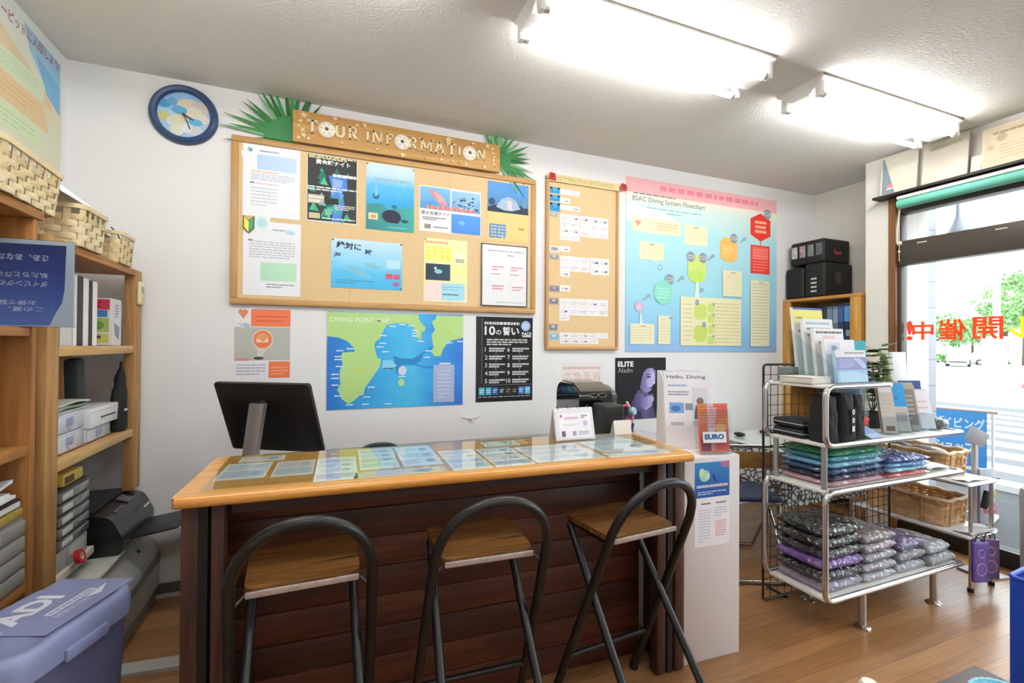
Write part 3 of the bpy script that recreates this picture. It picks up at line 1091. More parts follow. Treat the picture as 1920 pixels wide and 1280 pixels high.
# --- small cable stub in the wall
t = thing('wall_cable_stub', 'small white cable stub on the wall below the black poster', 'cable outlet', (.895, YW, .82))
m = MB()
m.lathe([(.012, 0), (.012, .006), (.006, .010), (.0055, .03)], mat('#dcdad4', rough=.4), 16, MC)
m.build('grommet', t)
m = MB()
m.tube(fillet([(0, -.028, 0), (0, -.045, 0), (0, -.048, -.03)], .01), .004, mat('#dcdad4', rough=.4))
m.tube([(-.06, -.003, .012), (-.03, -.006, .006), (0, -.004, .0), (.03, -.006, .004), (.062, -.003, .016)], .0022, mat('#d2d0ca', rough=.4), n=6)
m.build('cable', t)
# ================================================================ narrow member board
corkboard('member_board', 'narrow cork board with rows of small white name cards', 1.413, 1.997, 1.262, 2.445, .022)
s = Sheet(.575, .05, mat('#dcc990', rough=.7))
s.text('MEMBERS BOARD', .08, .2, .55, '#b9a878', w=.84)
tag(s.put('board_heading', (1.421, YW - .0280, 2.408), BACK), 'pale yellow heading strip along the top of the narrow cork board', 'sign')
for nm, x, z in (('bulldog_clip', 1.452, 2.440), ('bulldog_clip', 2.03, 2.442)):
    t = thing('hanging_clip', 'red clip at the corner of the narrow board ' + ('nearer the sign' if x < 1.6 else 'beside the flowchart poster'), 'clip', (x, YW - .028, z), 0, 'red clips')
    m = MB()
    m.prism([(-.028, -.02), (.026, -.026), (.02, .018), (-.018, .024)], 0, .014, mat('#c02a2c', rough=.3), Matrix.Translation((0, .0, 0)) @ Euler((R(90), 0, 0)).to_matrix().to_4x4())
    m.build('jaw', t)
    m = MB()
    m.box((.002, -.016, .002), (.022, .008, .02), mat('#8a1a1e', rough=.3), bev=.002)
    m.build('grip', t)
rc = random.Random(11)
def thumb(x0, z0, x1, z1, cols, lab):
    s = Sheet(x1 - x0, z1 - z0, cols[0], t=.0012)
    s.rect(.12, .25, .88, .8, cols[1])
    s.ell(.5, .4, .22, cols[2], ry=.2)
    if len(cols) > 3:
        s.rect(0, 0, .22, .3, cols[3]); s.rect(.78, 0, 1, .3, cols[3])
    tag(s.put('photo_card', (x0, YC, z0), BACK), lab, 'card')
for k, (q, c, lab) in enumerate((
        ((1.442, 2.330, 1.518, 2.373), ('#3a9cd0', '#2f8fc8', '#58b0da', '#181a1e'), 'blue and black photo card, topmost on the narrow board'),
        ((1.442, 2.276, 1.518, 2.320), ('#3796cc', '#2f88c0', '#4aa6d6', '#181a1e'), 'blue and black photo card, second from the top of the narrow board'),
        ((1.442, 2.208, 1.519, 2.267), ('#2f94cc', '#2a84bc', '#49a4d4', '#181a1e'), 'blue and black photo card, third from the top of the narrow board'),
        ((1.443, 2.169, 1.502, 2.203), ('#a9a9a4', '#8fb0c4', '#c4c4be'), 'small grey-blue photo card under the three blue ones'),
        ((1.441, 1.930, 1.515, 1.970), ('#e6e4e0', '#a4a09a', '#8f8c88'), 'pale grey photo card beside a single name card, upper middle of the narrow board'),
        ((1.441, 1.876, 1.512, 1.915), ('#a9a8a6', '#8c8a88', '#c9c6c2'), 'grey photo card beside the second block of name cards'),
        ((1.440, 1.655, 1.519, 1.700), ('#9c96a4', '#7f7c74', '#a98fb8'), 'grey and lilac photo card below the second block of name cards'),
        ((1.438, 1.570, 1.512, 1.616), ('#a09ca4', '#77757c', '#bcb8be'), 'grey photo card beside the third block of name cards'),
        ((1.437, 1.391, 1.507, 1.438), ('#96929c', '#7c7a80', '#c2bcc0'), 'grey photo card with no name card beside it'),
        ((1.438, 1.328, 1.521, 1.375), ('#9fc0cc', '#7fb0c4', '#bcd4dc'), 'pale blue photo card, lowest on the narrow board'))):
    thumb(*q, c, lab)
def cards(x0, z0, x1, z1, nc, nr, lab, grp):
    w, h = (x1 - x0) / nc, (z1 - z0) / nr
    for r_ in range(nr):
        for c_ in range(nc):
            s = Sheet(w - .0015, h - .0012, rc.choice(['#f1eef2', '#ece9f0', '#f0ece6', '#eeebf0']), t=.0008)
            s.ell(.5 + rc.uniform(-.1, .1), .14, .04, '#a08890', n=8)
            s.lines(.12, .35, .88, .8, 2, rc.choice(['#b5b2bd', '#c5c0c8', '#9a97a6']), .3, rc.randint(1, 999), 3)
            if rc.random() < .3:
                s.lines(.5, .5, .8, .68, 1, '#4f5058', .8, 3, 2)
            tag(s.put('name_card', (x0 + c_ * w, YC, z0 + (nr - 1 - r_) * h), BACK), lab, 'card', grp)
cards(1.520, 2.332, 1.676, 2.368, 2, 1, 'small white name card beside the topmost blue photo card', 'name cards in the top row')
cards(1.520, 2.271, 1.600, 2.308, 1, 1, 'single white name card beside the second blue photo card', None)
cards(1.521, 2.226, 1.677, 2.259, 2, 1, 'small white name card beside the third blue photo card', 'name cards in the third row')
cards(1.521, 2.017, 1.676, 2.199, 2, 4, 'small white name card in the two-column block near the top of the narrow board', 'name cards of the tall block')
cards(1.679, 2.054, 1.911, 2.201, 3, 3, 'small white name card in the three-column block near the top of the narrow board', 'name cards of the wide block')
cards(1.520, 1.937, 1.600, 1.976, 1, 1, 'single white name card beside the pale grey photo card', None)
cards(1.523, 1.805, 1.760, 1.909, 3, 2, 'small white name card in the three-column part of the second block', 'name cards of the second block')
cards(1.524, 1.766, 1.601, 1.804, 1, 1, 'white name card hanging below the second block of cards', None)
cards(1.765, 1.793, 1.921, 1.913, 2, 2, 'small white name card at the outer end of the second block', 'name cards at the end of the second block')
cards(1.522, 1.665, 1.602, 1.707, 1, 1, 'single white name card beside the grey and lilac photo card', None)
cards(1.519, 1.501, 1.911, 1.617, 5, 2, 'small white name card in the five-column third block', 'name cards of the third block')
cards(1.520, 1.462, 1.600, 1.4995, 1, 1, 'white name card hanging below the third block of cards', None)
cards(1.524, 1.342, 1.912, 1.381, 5, 1, 'small white name card in the upper row of the lowest block', 'name cards of the lowest block, upper row')
cards(1.524, 1.303, 1.835, 1.341, 4, 1, 'small white name card in the bottom row of the narrow board', 'name cards of the lowest block, bottom row')

# ================================================================ big flowchart poster
s = Sheet(1.545, 1.292, grad('chart_sea', [(0, '#8fb2e0'), (.1, '#86bfe6'), (.35, '#9ed8ea'), (.7, '#b0e0ea'), (.86, '#d5e9e2'), (.90, '#ebebdc'), (1, '#ebe9df')], 'Y', noise=.03), t=.004)
s.rect(0, 0, 1, .085, '#f0b6b9')
s.lines(.2, .022, .86, .058, 1, '#e9899a', .8, 5, 18)
s.rect(0, .085, 1, .098, '#efe9e0')
s.lines(.04, .082, .3, .094, 1, '#8a8c86', .6, 5, 9)
s.text('BSAC Diving System Flowchart', .036, .102, .038, '#868880', w=.45, bold=.01)
s.lines(.05, .152, .46, .195, 2, '#8fc2d4', .3, 6, 8)
CRM = '#eae6c4'
s.poly([(.002, .15), (.2, .175), (.3, .21), (.25, .25), (.002, .25)], '#e3f1f2')
s.rect(.034, .225, .328, .31, CRM)
s.poly([(.05, .25), (.062, .242), (.072, .25), (.08, .242), (.088, .25), (.07, .28)], '#dc9a9c')
s.lines(.18, .24, .31, .29, 3, '#e0c49a', .4, 5, 5)
def cbox(x0, y0, x1, y1, n, sd, c='#dad3a6'):
    s.rect(x0, y0, x1, y1, CRM)
    s.lines(x0 + .012, y0 + .015, x1 - .012, y1 - .015, n, c, .28, sd, 5)
    s.lines(x0 + .06, y0 + .01, x0 + .09, y0 + .016, 1, '#8d8f80', .8, sd, 1)
cbox(.353, .232, .502, .352, 7, 2)
cbox(.077, .362, .222, .465, 6, 3)
s.poly([(.155, .465), (.175, .465), (.19, .495)], '#cdeef0')
def badge(x, y, r_):
    s.ell(x, y, r_, '#8d999c')
    s.rect(x - r_ * .8, y - r_ * .35, x + r_ * .8, y + r_ * .35, '#c5ccd0')
    s.lines(x - r_ * .7, y - r_ * .25, x + r_ * .7, y + r_ * .25, 1, '#7f8a90', .6, 3, 3)
s.ell(.2, .505, .014, '#7fa8b8'); s.ell(.2, .505, .009, '#bfe4ec')
def lozenge(x0, y0, x1, y1, c):
    xm, q = (x0 + x1) / 2, (y1 - y0) * .22
    s.poly([(xm, y0), (x1, y0 + q), (x1, y1 - q), (xm, y1), (x0, y1 - q), (x0, y0 + q)], c)
def octo(x0, y0, x1, y1, c):
    a, q = (x1 - x0) * .22, (y1 - y0) * .2
    s.poly([(x0 + a, y0), (x1 - a, y0), (x1, y0 + q), (x1, y1 - q), (x1 - a, y1), (x0 + a, y1), (x0, y1 - q), (x0, y0 + q)], c)
lozenge(.802, .098, .951, .282, '#e33c2e')
for k in range(3):
    s.lines(.835, .148 + k * .03, .92, .168 + k * .03, 1, '#f5b49c', .9, k + 2, 4)
badge(.927, .098, .028)
s.rect(.873, .282, .88, .31, '#d96a5e')
s.rect(.803, .308, .945, .492, '#e6463c')
s.rect(.815, .32, .933, .4, '#ee6a60')
s.lines(.82, .33, .93, .48, 8, '#f4988c', .3, 7, 6)
octo(.586, .282, .707, .432, '#f1b962')
s.lines(.61, .33, .68, .39, 4, '#f7d9a0', .35, 4, 3)
badge(.682, .283, .026)
for x, y in ((.745, .282), (.525, .413), (.325, .56), (.12, .68), (.45, .625)):
    s.poly([(x - .022, y + .018), (x + .006, y - .01), (x + .004, y - .018), (x + .026, y - .014), (x + .022, y + .01), (x + .014, y + .002), (x - .014, y + .026)], '#8fb4bc')
octo(.373, .41, .491, .575, '#cde07e')
s.ell(.432, .54, .05, '#bfe06c', ry=.04)
badge(.392, .425, .027); badge(.471, .425, .027)
s.poly([(.425, .575), (.442, .575), (.45, .675), (.415, .675)], '#d5f0e0')
badge(.258, .572, .027)
s.ell(.22, .65, .058, '#8fdcc8', ry=.072)
s.lines(.18, .62, .262, .69, 4, '#b4ead6', .4, 8, 3)
s.ell(.075, .74, .026, '#ccb4d8')
s.ell(.075, .74, .015, '#dcc0d4')
s.poly([(.08, .775), (.086, .775), (.1, .84), (.078, .84)], '#d2eef4')
cbox(.025, .838, .166, .956, 6, 4)
cbox(.189, .787, .263, .955, 8, 5)
s.rect(.327, .668, .733, .962, '#e9e6bc')
s.lines(.34, .7, .40, .94, 9, '#e0c4a0', .25, 6, 3)
s.lines(.55, .69, .725, .95, 12, '#cfc68c', .25, 9, 6)
octo(.415, .708, .495, .804, '#c9dc70')
octo(.412, .838, .497, .938, '#c6d86a')
for k in range(4):
    octo(.502, .70 + k * .066, .548, .756 + k * .066, '#cbdc78')
    badge(.542, .706 + k * .066, .008)
badge(.432, .7, .014); badge(.478, .834, .014)
cbox(.602, .489, .735, .652, 9, 6, '#dccfae')
cbox(.800, .538, .939, .964, 20, 7, '#c6c4a4')
s.put('hanging_flowchart', (2.072, YW - .0008, 1.247), BACK, 'huge pale blue flowchart poster with red and yellow panels', 'poster')

# ================================================================ black portrait poster on the wall behind the counter
s = Sheet(.457, .455, '#17171a', t=.002)
s.text('ELITE', .05, .06, .085, '#f4f4f6', w=.30, bold=.035)
s.text('Aladin', .05, .165, .075, '#a9a9ae', w=.28)
PUR, PU2, PU3 = grad('portrait_tone', [(.28, '#2c2846'), (.46, '#5a5288'), (.58, '#8279b4'), (.72, '#a59bd4'), (.8, '#6a629a')], 'X', noise=.05), grad('portrait_light', [(.5, '#6f669e'), (.62, '#a79ed6'), (.74, '#c3bae8'), (.8, '#9a90c8')], 'X', noise=.05), grad('portrait_dark', [(.2, '#17171a'), (.4, '#3d3862'), (.6, '#5b5488'), (.8, '#2c2846')], 'X', noise=.1)
s.poly([(.55, .24), (.62, .18), (.72, .17), (.79, .22), (.79, .33), (.78, .42), (.72, .47), (.70, .54), (.62, .58), (.54, .56), (.48, .5), (.50, .4), (.52, .32)], PUR)
s.poly([(.66, .24), (.76, .24), (.78, .34), (.77, .42), (.70, .48), (.64, .5), (.60, .4)], PU2)
s.poly([(.60, .31), (.68, .30), (.70, .325), (.62, .335)], '#3a3560')
s.ell(.655, .318, .016, '#1c1a30')
s.poly([(.59, .275), (.7, .265), (.7, .28), (.6, .292)], '#4a4478')
s.poly([(.745, .3), (.785, .42), (.76, .44), (.72, .43)], '#c5bdea')
s.poly([(.65, .49), (.71, .48), (.7, .51), (.66, .515)], '#6a4f86')
s.poly([(.44, .52), (.56, .56), (.68, .6), (.74, .58), (.76, .66), (.72, .78), (.78, .9), (.8, 1), (.2, 1), (.25, .85), (.34, .68), (.4, .58)], PU3)
s.poly([(.42, .58), (.52, .6), (.6, .68), (.5, .8), (.32, .88), (.3, .8)], PUR)
s.poly([(.52, .7), (.6, .64), (.72, .62), (.76, .68), (.7, .8), (.6, .86), (.5, .82)], PU2)
for k in range(4):
    s.poly([(.55 + k * .05, .66 - k * .01), (.58 + k * .05, .66 - k * .01), (.6 + k * .04, .8), (.57 + k * .04, .8)], PUR)
s.poly([(.2, .93), (.36, .84), (.5, .88), (.54, 1), (.18, 1)], '#38365a')
s.put('portrait_poster', (1.987, YW + .0003, .749), BACK, 'black poster of a violet-lit face standing behind the counter', 'poster')

# ================================================================ long poster high on the left wall
s = Sheet(1.10, .60, grad('left_poster', [(0, '#d6cfc0'), (.12, '#d8d6bc'), (.3, '#d3d8bc'), (.55, '#dfcfae'), (.7, '#dcdccb'), (.85, '#dfe5df'), (1, '#dbe4e2')], 'Y', noise=.03), t=.006)
s.poly([(.0, .22), (.55, .20), (.92, .44), (.92, .52), (0, .40)], '#d9c6a4')
s.poly([(.72, .06), (.985, .1), (.985, .47), (.86, .36), (.76, .22)], grad('left_poster_blue', [(0, '#c9dce2'), (1, '#8fc0dc')], 'X'))
s.poly([(.8, .2), (.985, .28), (.985, .5), (.88, .42)], '#78b2d8')
s.rect(.30, .36, .86, .50, '#cfdcba')
s.lines(.34, .38, .82, .48, 4, '#b4ccae', .3, 4, 9)
s.poly([(0, .50), (.86, .52), (.90, .70), (0, .68)], '#dcc294')
s.lines(.3, .55, .8, .65, 3, '#cdb07e', .3, 4, 9)
s.rect(.10, .72, .84, .86, '#d0dcb2')
s.lines(.3, .74, .8, .84, 3, '#a9cdaa', .3, 5, 9)
s.rect(.32, .27, .38, .42, '#6a5f50')
s.text('キューピッドに入部しよう!', .505, .085, .078, '#b84a66', w=.475)
s.put('club_wall_poster', (XL - .0003, 1.745, 2.04), LEFT, 'long pale poster high on the left wall with dark pink Japanese writing', 'poster')

# ================================================================ certificates above the window
def certificate(name, lab, y1, w, h, z, base, fn, lean=6):
    t = thing(name, lab, 'certificate', (3.674, y1, z))
    t.rotation_euler = (0, R(lean), 0)
    s = Sheet(w, h, base, t=.01)
    fn(s)
    s.put('certificate_sheet', (0, 0, 0), RIGHT, parent=t)
    m = MB()
    m.box((.004, -w / 2, h / 2), (.007, w, h), mat('#b4aa98', rough=.5))
    m.build('backing_board', t)
def c1(s):
    s.poly([(.03, .02), (.08, .02), (.42, .98), (.06, .98)], '#7f9298')
    s.ell(.26, .78, .08, '#d9828e', ry=.055)
    s.rect(.18, .83, .36, .87, '#d8cdd8')
    s.lines(.3, .15, .9, .25, 2, '#c4bfa6', .3, 2, 5)
    s.lines(.35, .32, .85, .55, 5, '#cdc8b4', .3, 3, 4)
def c2(s):
    s.poly([(.15, .14), (.3, .1), (.6, .11), (.85, .09), (.86, .16), (.6, .19), (.3, .21), (.14, .2)], '#b9b79a')
    s.lines(.2, .3, .8, .8, 8, '#cfc9b4', .25, 3, 5)
    s.rect(.0, .94, 1, .97, '#c8bda8')
def c3(s):
    s.rect(.03, .04, .97, .96, '#d0bfa2')
    s.lines(.12, .12, .5, .22, 1, '#a08f74', .6, 3, 4)
    s.ell(.22, .3, .06, '#b5a282')
    s.lines(.2, .45, .85, .85, 5, '#bca98a', .3, 4, 5)
    s.ell(.1, .5, .04, '#c4a888')
certificate('award_certificate', 'certificate with grey wedge and red mark above the window, nearest the pillar', 2.118, .222, .268, 2.357, '#d6d0c0', c1)
certificate('award_certificate', 'plain cream certificate with grey ribbon heading above the window', 1.868, .238, .270, 2.357, '#d5cdbf', c2, 7)
certificate('award_certificate', 'broad tan certificate above the window, farthest from the pillar', 1.562, .40, .238, 2.357, '#d8c9b0', c3, 4)
certificate('award_certificate', 'small white card behind the tan certificate above the window', 1.615, .05, .10, 2.357, '#d6d0c4', lambda s: s.lines(.2, .2, .8, .8, 4, '#c4beb0', .3, 3, 3), 10)

# ================================================================ roller blind over the window
bl = thing('roller_blind', 'teal roller blind rolled up at the top of the shop window', 'blind', (3.665, 2.0, 2.28))
m = MB()
m.box((0, -1.75, .030), (.05, 3.5, .022), mat('#e2dad2', rough=.4), bev=.004)
m.build('head_rail', bl)
m = MB()
m.cyl((-.005, -.004, -.012), (-.005, -3.5, -.012), .031, mat('#63b39e', rough=.6, var=.03), n=24)
m.build('rolled_fabric', bl)
m = MB()
m.tube([(.0, -.003, -.02), (.0, -.004, -.40)], .0022, mat('#d9d4c8', rough=.4), n=6)
m.tube([(.012, -.003, -.02), (.012, .014, -.16), (.008, .012, -.27)], .0055, mat('#cfcabc', rough=.4), n=8)
m.build('pull_chain', bl)
m = MB()
m.ball((.0, -.006, -.278), .017, mat('#c9c5ba', rough=.3, metal=.3), 2, (.7, 1, 1))
m.build('chain_tensioner', bl)
m = MB()
m.ball((.0, -.004, -.335), .009, mat('#d9d5ca', rough=.3), 2)
m.build('chain_bead', bl)
# ================================================================ shelves along the left wall
PINE = wood('shelf_pine', '#8f5a24', '#b57c3c', 'Y', 1.3, .5)
PINEV = wood('shelf_pine_v', '#8a5524', '#a9733a', 'Z', 1.3, .5)
PINEL = wood('post_pine', '#94693a', '#b88d56', 'Z', 1.2, .6)
def boxpart(nm, parent, x0, x1, y0, y1, z0, z1, m, bev=.003):
    b = MB()
    b.box(((x0 + x1) / 2, (y0 + y1) / 2, (z0 + z1) / 2), (x1 - x0, y1 - y0, z1 - z0), m, bev=bev)
    return b.build(nm, parent)
u1 = thing('wooden_shelf_unit', 'orange pine shelf unit with solid side panel, at the edge of the picture', 'shelf')
u1['label'] = 'orange pine shelf unit with solid side panels holding the blue flyer'
boxpart('side_panel', u1, -1.135, -.822, 1.905, 1.93, 0, 1.672, PINEV)
boxpart('side_panel', u1, -1.135, -.822, .90, .925, 0, 1.672, PINEV)
boxpart('top_board', u1, -1.135, -.815, .90, 1.95, 1.673, 1.703, PINE)
for z in (1.335, .972, .556):
    boxpart('shelf_board', u1, -1.13, -.826, .926, 1.904, z - .028, z, PINE)
u2 = thing('wooden_shelf_unit', 'pale pine shelf unit of upright posts and boards in the corner by the clock', 'shelf')
for x in (-.865, -1.132):
    boxpart('post', u2, x, x + .045, 1.985, 2.067, 0, 1.640, PINEL)
    boxpart('post', u2, x, x + .045, 2.775, 2.86, .585, 1.640, PINEL)
for z in (1.640, 1.275, .88):
    boxpart('shelf_board', u2, -1.085, -.866 if z < 1.6 else -.822, 2.068 if z > 1.6 else 1.99, 2.774 if z > 1.6 else 2.855, z - .03, z, PINE)
    if z < 1.6:
        boxpart('shelf_edge', u2, -.865, -.825, 2.068, 2.774, z - .034, z + .001, wood('edge_pine', '#b08a52', '#cdaa72', 'Y', 1.3, .5))
boxpart('short_shelf', u2, -1.085, -.835, 2.068, 2.40, .445, .475, mat('#c9c4b4', rough=.5))
boxpart('shelf_upright', u2, -1.085, -.87, 2.375, 2.398, .402, .444, PINEV)
boxpart('cross_bar', u2, -1.13, -1.115, 2.068, 2.774, 1.37, 1.42, PINE)

# ---- woven chip baskets
def round_rect(w, d, r, n=5):
    out = []
    for cx, cy, a in ((w / 2 - r, d / 2 - r, 0), (-w / 2 + r, d / 2 - r, 90), (-w / 2 + r, -d / 2 + r, 180), (w / 2 - r, -d / 2 + r, 270)):
        for k in range(n + 1):
            t = R(a + 90 * k / n)
            out.append(Vector((cx + r * math.cos(t), cy + r * math.sin(t))))
    return out
def resample(loop, N):
    L = [0]
    n = len(loop)
    for i in range(n):
        L.append(L[-1] + (loop[(i + 1) % n] - loop[i]).length)
    T = L[-1]
    out, i = [], 0
    for k in range(N):
        d = T * k / N
        while L[i + 1] < d:
            i += 1
        f = (d - L[i]) / max(L[i + 1] - L[i], 1e-9)
        out.append(loop[i % n].lerp(loop[(i + 1) % n], f))
    return out
def basket(name, label, cat, loc, rotz, w, d, h, rows, stakes, flare, mats, amp, slots=True, rim_m=None, group=None, handle=False):
    """woven basket: undulating horizontal strips around upright stakes, open slots under the rim"""
    t = thing(name, label, cat, loc, rotz, group)
    stakes += stakes % 2
    N = stakes * 4
    base = resample(round_rect(w, d, min(w, d) * .14), N)
    q = random.Random(len(label))
    m = MB()
    hs = h * (.76 if slots else .93)
    rh = hs / rows
    def pt(k, z, off):
        p = base[k % N]
        a, b_ = base[(k + 1) % N], base[k - 1]
        nrm = Vector(((a - b_).y, -(a - b_).x)).normalized()
        s_ = 1 + flare * z / h
        return Vector((p.x * s_ + nrm.x * off, p.y * s_ + nrm.y * off, z))
    for r_ in range(rows):
        ph = PI * (r_ % 2)
        z0, z1 = r_ * rh, (r_ + 1) * rh * 1.0
        bulge = amp * .35
        ra, rb, rc_ = [], [], []
        for k in range(N):
            off = amp * math.cos(2 * PI * k / 8 + ph)
            ra.append(pt(k, z0 + .0004, off - bulge * .5)); rb.append(pt(k, (z0 + z1) / 2, off + bulge)); rc_.append(pt(k, z1 - .0004, off - bulge * .5))
        rd = [pt(k, (z0 + z1) / 2, amp * math.cos(2 * PI * k / 8 + ph) - bulge - .0015) for k in range(N)]
        m.quadgrid([ra, rb, rc_, rd], mats[q.randrange(len(mats))], closed_u=True, closed_v=True)
    m.build('woven_wall', t, angle=60)
    m = MB()
    for k in range(0, N, 4):
        p0, p1 = pt(k, .002, 0), pt(k, h * .97, 0)
        tg = (base[(k + 1) % N] - base[k - 1]).normalized() * (base[0] - base[4]).length * .28
        a = Vector((tg.x, tg.y, 0))
        nn = Vector((tg.y, -tg.x, 0)).normalized() * .001
        m.face([p0 - a + nn, p0 + a + nn, p1 + a + nn, p1 - a + nn], mats[0])
        m.face([p0 - a - nn, p0 + a - nn, p1 + a - nn, p1 - a - nn], mats[0])
    m.build('stakes', t)
    m = MB()
    rt = h * .11 if slots else h * .07
    for o in (0,):
        rr_ = [[pt(k, h - rt, .004 + amp * .6) for k in range(N)], [pt(k, h, .003 + amp * .6) for k in range(N)], [pt(k, h, -.003 - amp * .4) for k in range(N)], [pt(k, h - rt, -.003 - amp * .4) for k in range(N)]]
        m.quadgrid(rr_, rim_m or mats[0], closed_u=True, closed_v=True)
    m.build('rim', t)
    m = MB()
    f = [pt(k, .003, -.001) for k in range(0, N, 2)]
    m.face(f, mats[-1])
    m.build('base', t)
    if handle:
        m = MB()
        for s_ in (-1, 1):
            c = Vector((0, s_ * d / 2 * (1 + flare * .8), h * .68))
            m.tube([c + Vector((.03 * math.cos(2 * PI * k / 16), s_ * .008, .022 * math.sin(2 * PI * k / 16))) for k in range(16)], .006, mats[1], n=6, closed=True)
        m.build('handle', t)
    return t
CH = [mat('#d9c69c', rough=.6, var=.1, scale=15), mat('#cdb688', rough=.6, var=.1, scale=15), mat('#e0d0aa', rough=.6, var=.08, scale=15)]
basket('woven_basket', 'large pale chip basket on the orange shelf unit under the long wall poster', 'basket', (-.945, 1.85, 1.7035), R(3), .27, .37, .145, 6, 28, .10, CH, .0035)
basket('woven_basket', 'pale chip basket holding white paper, middle of the three on the shelves', 'basket', (-.945, 2.275, 1.6405), 0, .27, .205, .150, 5, 22, .10, CH, .0035)
basket('woven_basket', 'small pale chip basket nearest the wall clock', 'basket', (-.92, 2.63, 1.6405), 0, .21, .17, .135, 5, 18, .08, CH, .0032)
# papers in the baskets
m = MB()
ridge = [(-.875, 2.10 + .065 * k, 1.872 - .006 * k) for k in range(8)]
front = [(-.815, 2.05 + .06 * k, 1.802 - .0005 * k) for k in range(8)]
backp = [(-1.03, 2.15 + .035 * k, 1.815 - .002 * k) for k in range(8)]
mid = [(-.85, 2.07 + .063 * k, 1.85 - .004 * k) for k in range(8)]
m.quadgrid([front, mid, ridge, [(a - .06, b_, c - .012) for a, b_, c in ridge], backp], mat('#f2f3f6', rough=.6, var=.01))
o = m.build('folded_paper')
sol = o.modifiers.new('thickness', 'SOLIDIFY'); sol.thickness = .001
tag(o, 'folded white paper lying across the middle chip basket', 'paper')
m = MB()
rows = [[(-.99 + .018 * j, 2.565 + .016 * i, 1.79 + .045 * math.sin(j * .5 + .4) - .012 * i + .008 * math.sin(i * 1.7)) for j in range(9)] for i in range(9)]
m.quadgrid(rows, mat('#dfdfe6', rough=.25, var=.05))
m.quadgrid([[(a, b, c + .0012) for a, b, c in r_] for r_ in rows], mat('#d5d6e2', rough=.2, var=.05))
for i in range(3):
    m.box((-.95 + .03 * i, 2.60, 1.835 + .003 * i), (.022, .012, .012), mat('#4a4a90', rough=.5), rot=(0, .2, .3))
m.tube([(-.86, 2.60, 1.80), (-.858, 2.66, 1.785), (-.856, 2.70, 1.757)], .003, mat('#4f5568', rough=.4), n=6)
tag(m.build('plastic_pouch'), 'crumpled white pouch with blue print in the small chip basket', 'pouch')
t = MB()
t.ball((-.94, 1.955, 1.845), .022, mat('#e0a526', rough=.5), 3, (1, 1.2, .7))
tag(t.build('yellow_sponge'), 'small yellow sponge in the large chip basket', 'sponge')

# ---- blue flyer standing upside down in a clear holder
fl = thing('flyer_holder', 'clear holder with dark blue flyer standing upside down on the orange shelf', 'flyer holder', (-.995, 1.874, 1.3355))
s = Sheet(.285, .262, '#c9d2de', t=.001)
s.poly([(0, .06), (.93, .045), (.92, .55), (.90, .72), (.84, .86), (.80, .985), (0, 1.0)], grad('flyer_blue', [(0, '#6580cc'), (.35, '#4a63b2'), (.6, '#3b4c94'), (1, '#343f74')], 'Y', noise=.05))
for txt, x, y, h_, w_ in (('さあ、あなたも', .30, .17, .075, .48), ('私たちと海の中', .28, .375, .065, .50), ('ダイビングの世界', .24, .475, .065, .54), ('ゲット', .12, .62, .05, .26), ('お得で賢くはじ', .16, .70, .055, .52), ('この夏、最新の', .14, .775, .055, .60), ('さあ', .14, .875, .055, .17)):
    s.text(txt, x, y, h_, '#d5dcee', w=w_, rot=PI, bold=.01)
s.put('flyer', (0, 0, .002), BACK, parent=fl)
CLR = clear('acrylic', '#f4f8fa', 1.4, .02)
m = MB()
m.box((.143, -.006, .133), (.292, .003, .266), CLR)
m.box((.143, .004, .133), (.292, .003, .266), CLR)
m.box((.143, -.001, .0015), (.292, .05, .003), CLR)
m.build('clear_stand', fl)

# ---- books, folders and boxes on the upper corner shelf
def book(name, lab, cat, x1, y0, th, z, hgt, dep, cm, sp=None, tilt=0., group=None):
    """upright volume whose spine faces +X"""
    t = thing(name, lab, cat, (x1, y0 + th / 2, z), 0, group)
    t.rotation_euler = (tilt, 0, 0)
    m = MB()
    m.box((-dep / 2, -th / 2 + .0012, hgt / 2), (dep, .0024, hgt), cm)
    m.box((-dep / 2, th / 2 - .0012, hgt / 2), (dep, .0024, hgt), cm)
    m.box((-.0012, 0, hgt / 2), (.0026, th, hgt), sp or cm)
    m.build('cover', t)
    m = MB()
    m.box((-dep / 2 - .003, 0, hgt / 2), (dep - .012, th - .0052, hgt - .008), mat('#e4e2da', rough=.8))
    m.build('pages', t)
    return t
z1 = 1.2762
yb = 2.16
for lab, c, th, hh in (('thin cream booklet standing on the corner shelf beside the post', '#d9d2b4', .016, .105), ('thin red booklet between the cream and teal ones', '#c43a46', .018, .105), ('thin pale teal booklet beside the red one', '#b9cfd2', .016, .105)):
    book('booklet', lab, 'book', -.872, yb, th, z1, hh, .15, mat(c, rough=.5)); yb += th + .002
for lab, c, sc, th, hh in (('wide pale grey folder behind the blue flyer holder', '#b9bcb9', '#c4c6c4', .085, .285), ('white ring binder on the corner shelf beside the grey folder', '#e3e4e2', '#e6e6e4', .032, .275), ('black ring binder between two white ones', '#232327', '#232327', .045, .275),
                          ('navy binder with white spine label on the corner shelf', '#34365c', '#dcdce0', .048, .272), ('thin black binder on the corner shelf', '#1e1e20', '#1e1e20', .030, .268), ('white binder on the corner shelf nearest the boxed toy', '#dfdfda', '#e3e3de', .044, .268)):
    book('ring_binder', lab, 'binder', -.876, yb, th, z1, hh, .2, mat(c, rough=.5), mat(sc, rough=.5)); yb += th + .003
t = thing('printed_carton', 'printed carton with red, blue and green panels beside the binders', 'box', (-.855, 2.598, z1))
m = MB()
m.box((-.06, .055, .105), (.12, .109, .21), mat('#c9c6c4', rough=.5), bev=.002)
m.build('carton', t)
s = Sheet(.11, .205, '#d9d9d6', t=.0008)
s.rect(.03, .02, .97, .24, '#c83a50'); s.text('太', .3, .04, .16, '#2a2024', w=.4)
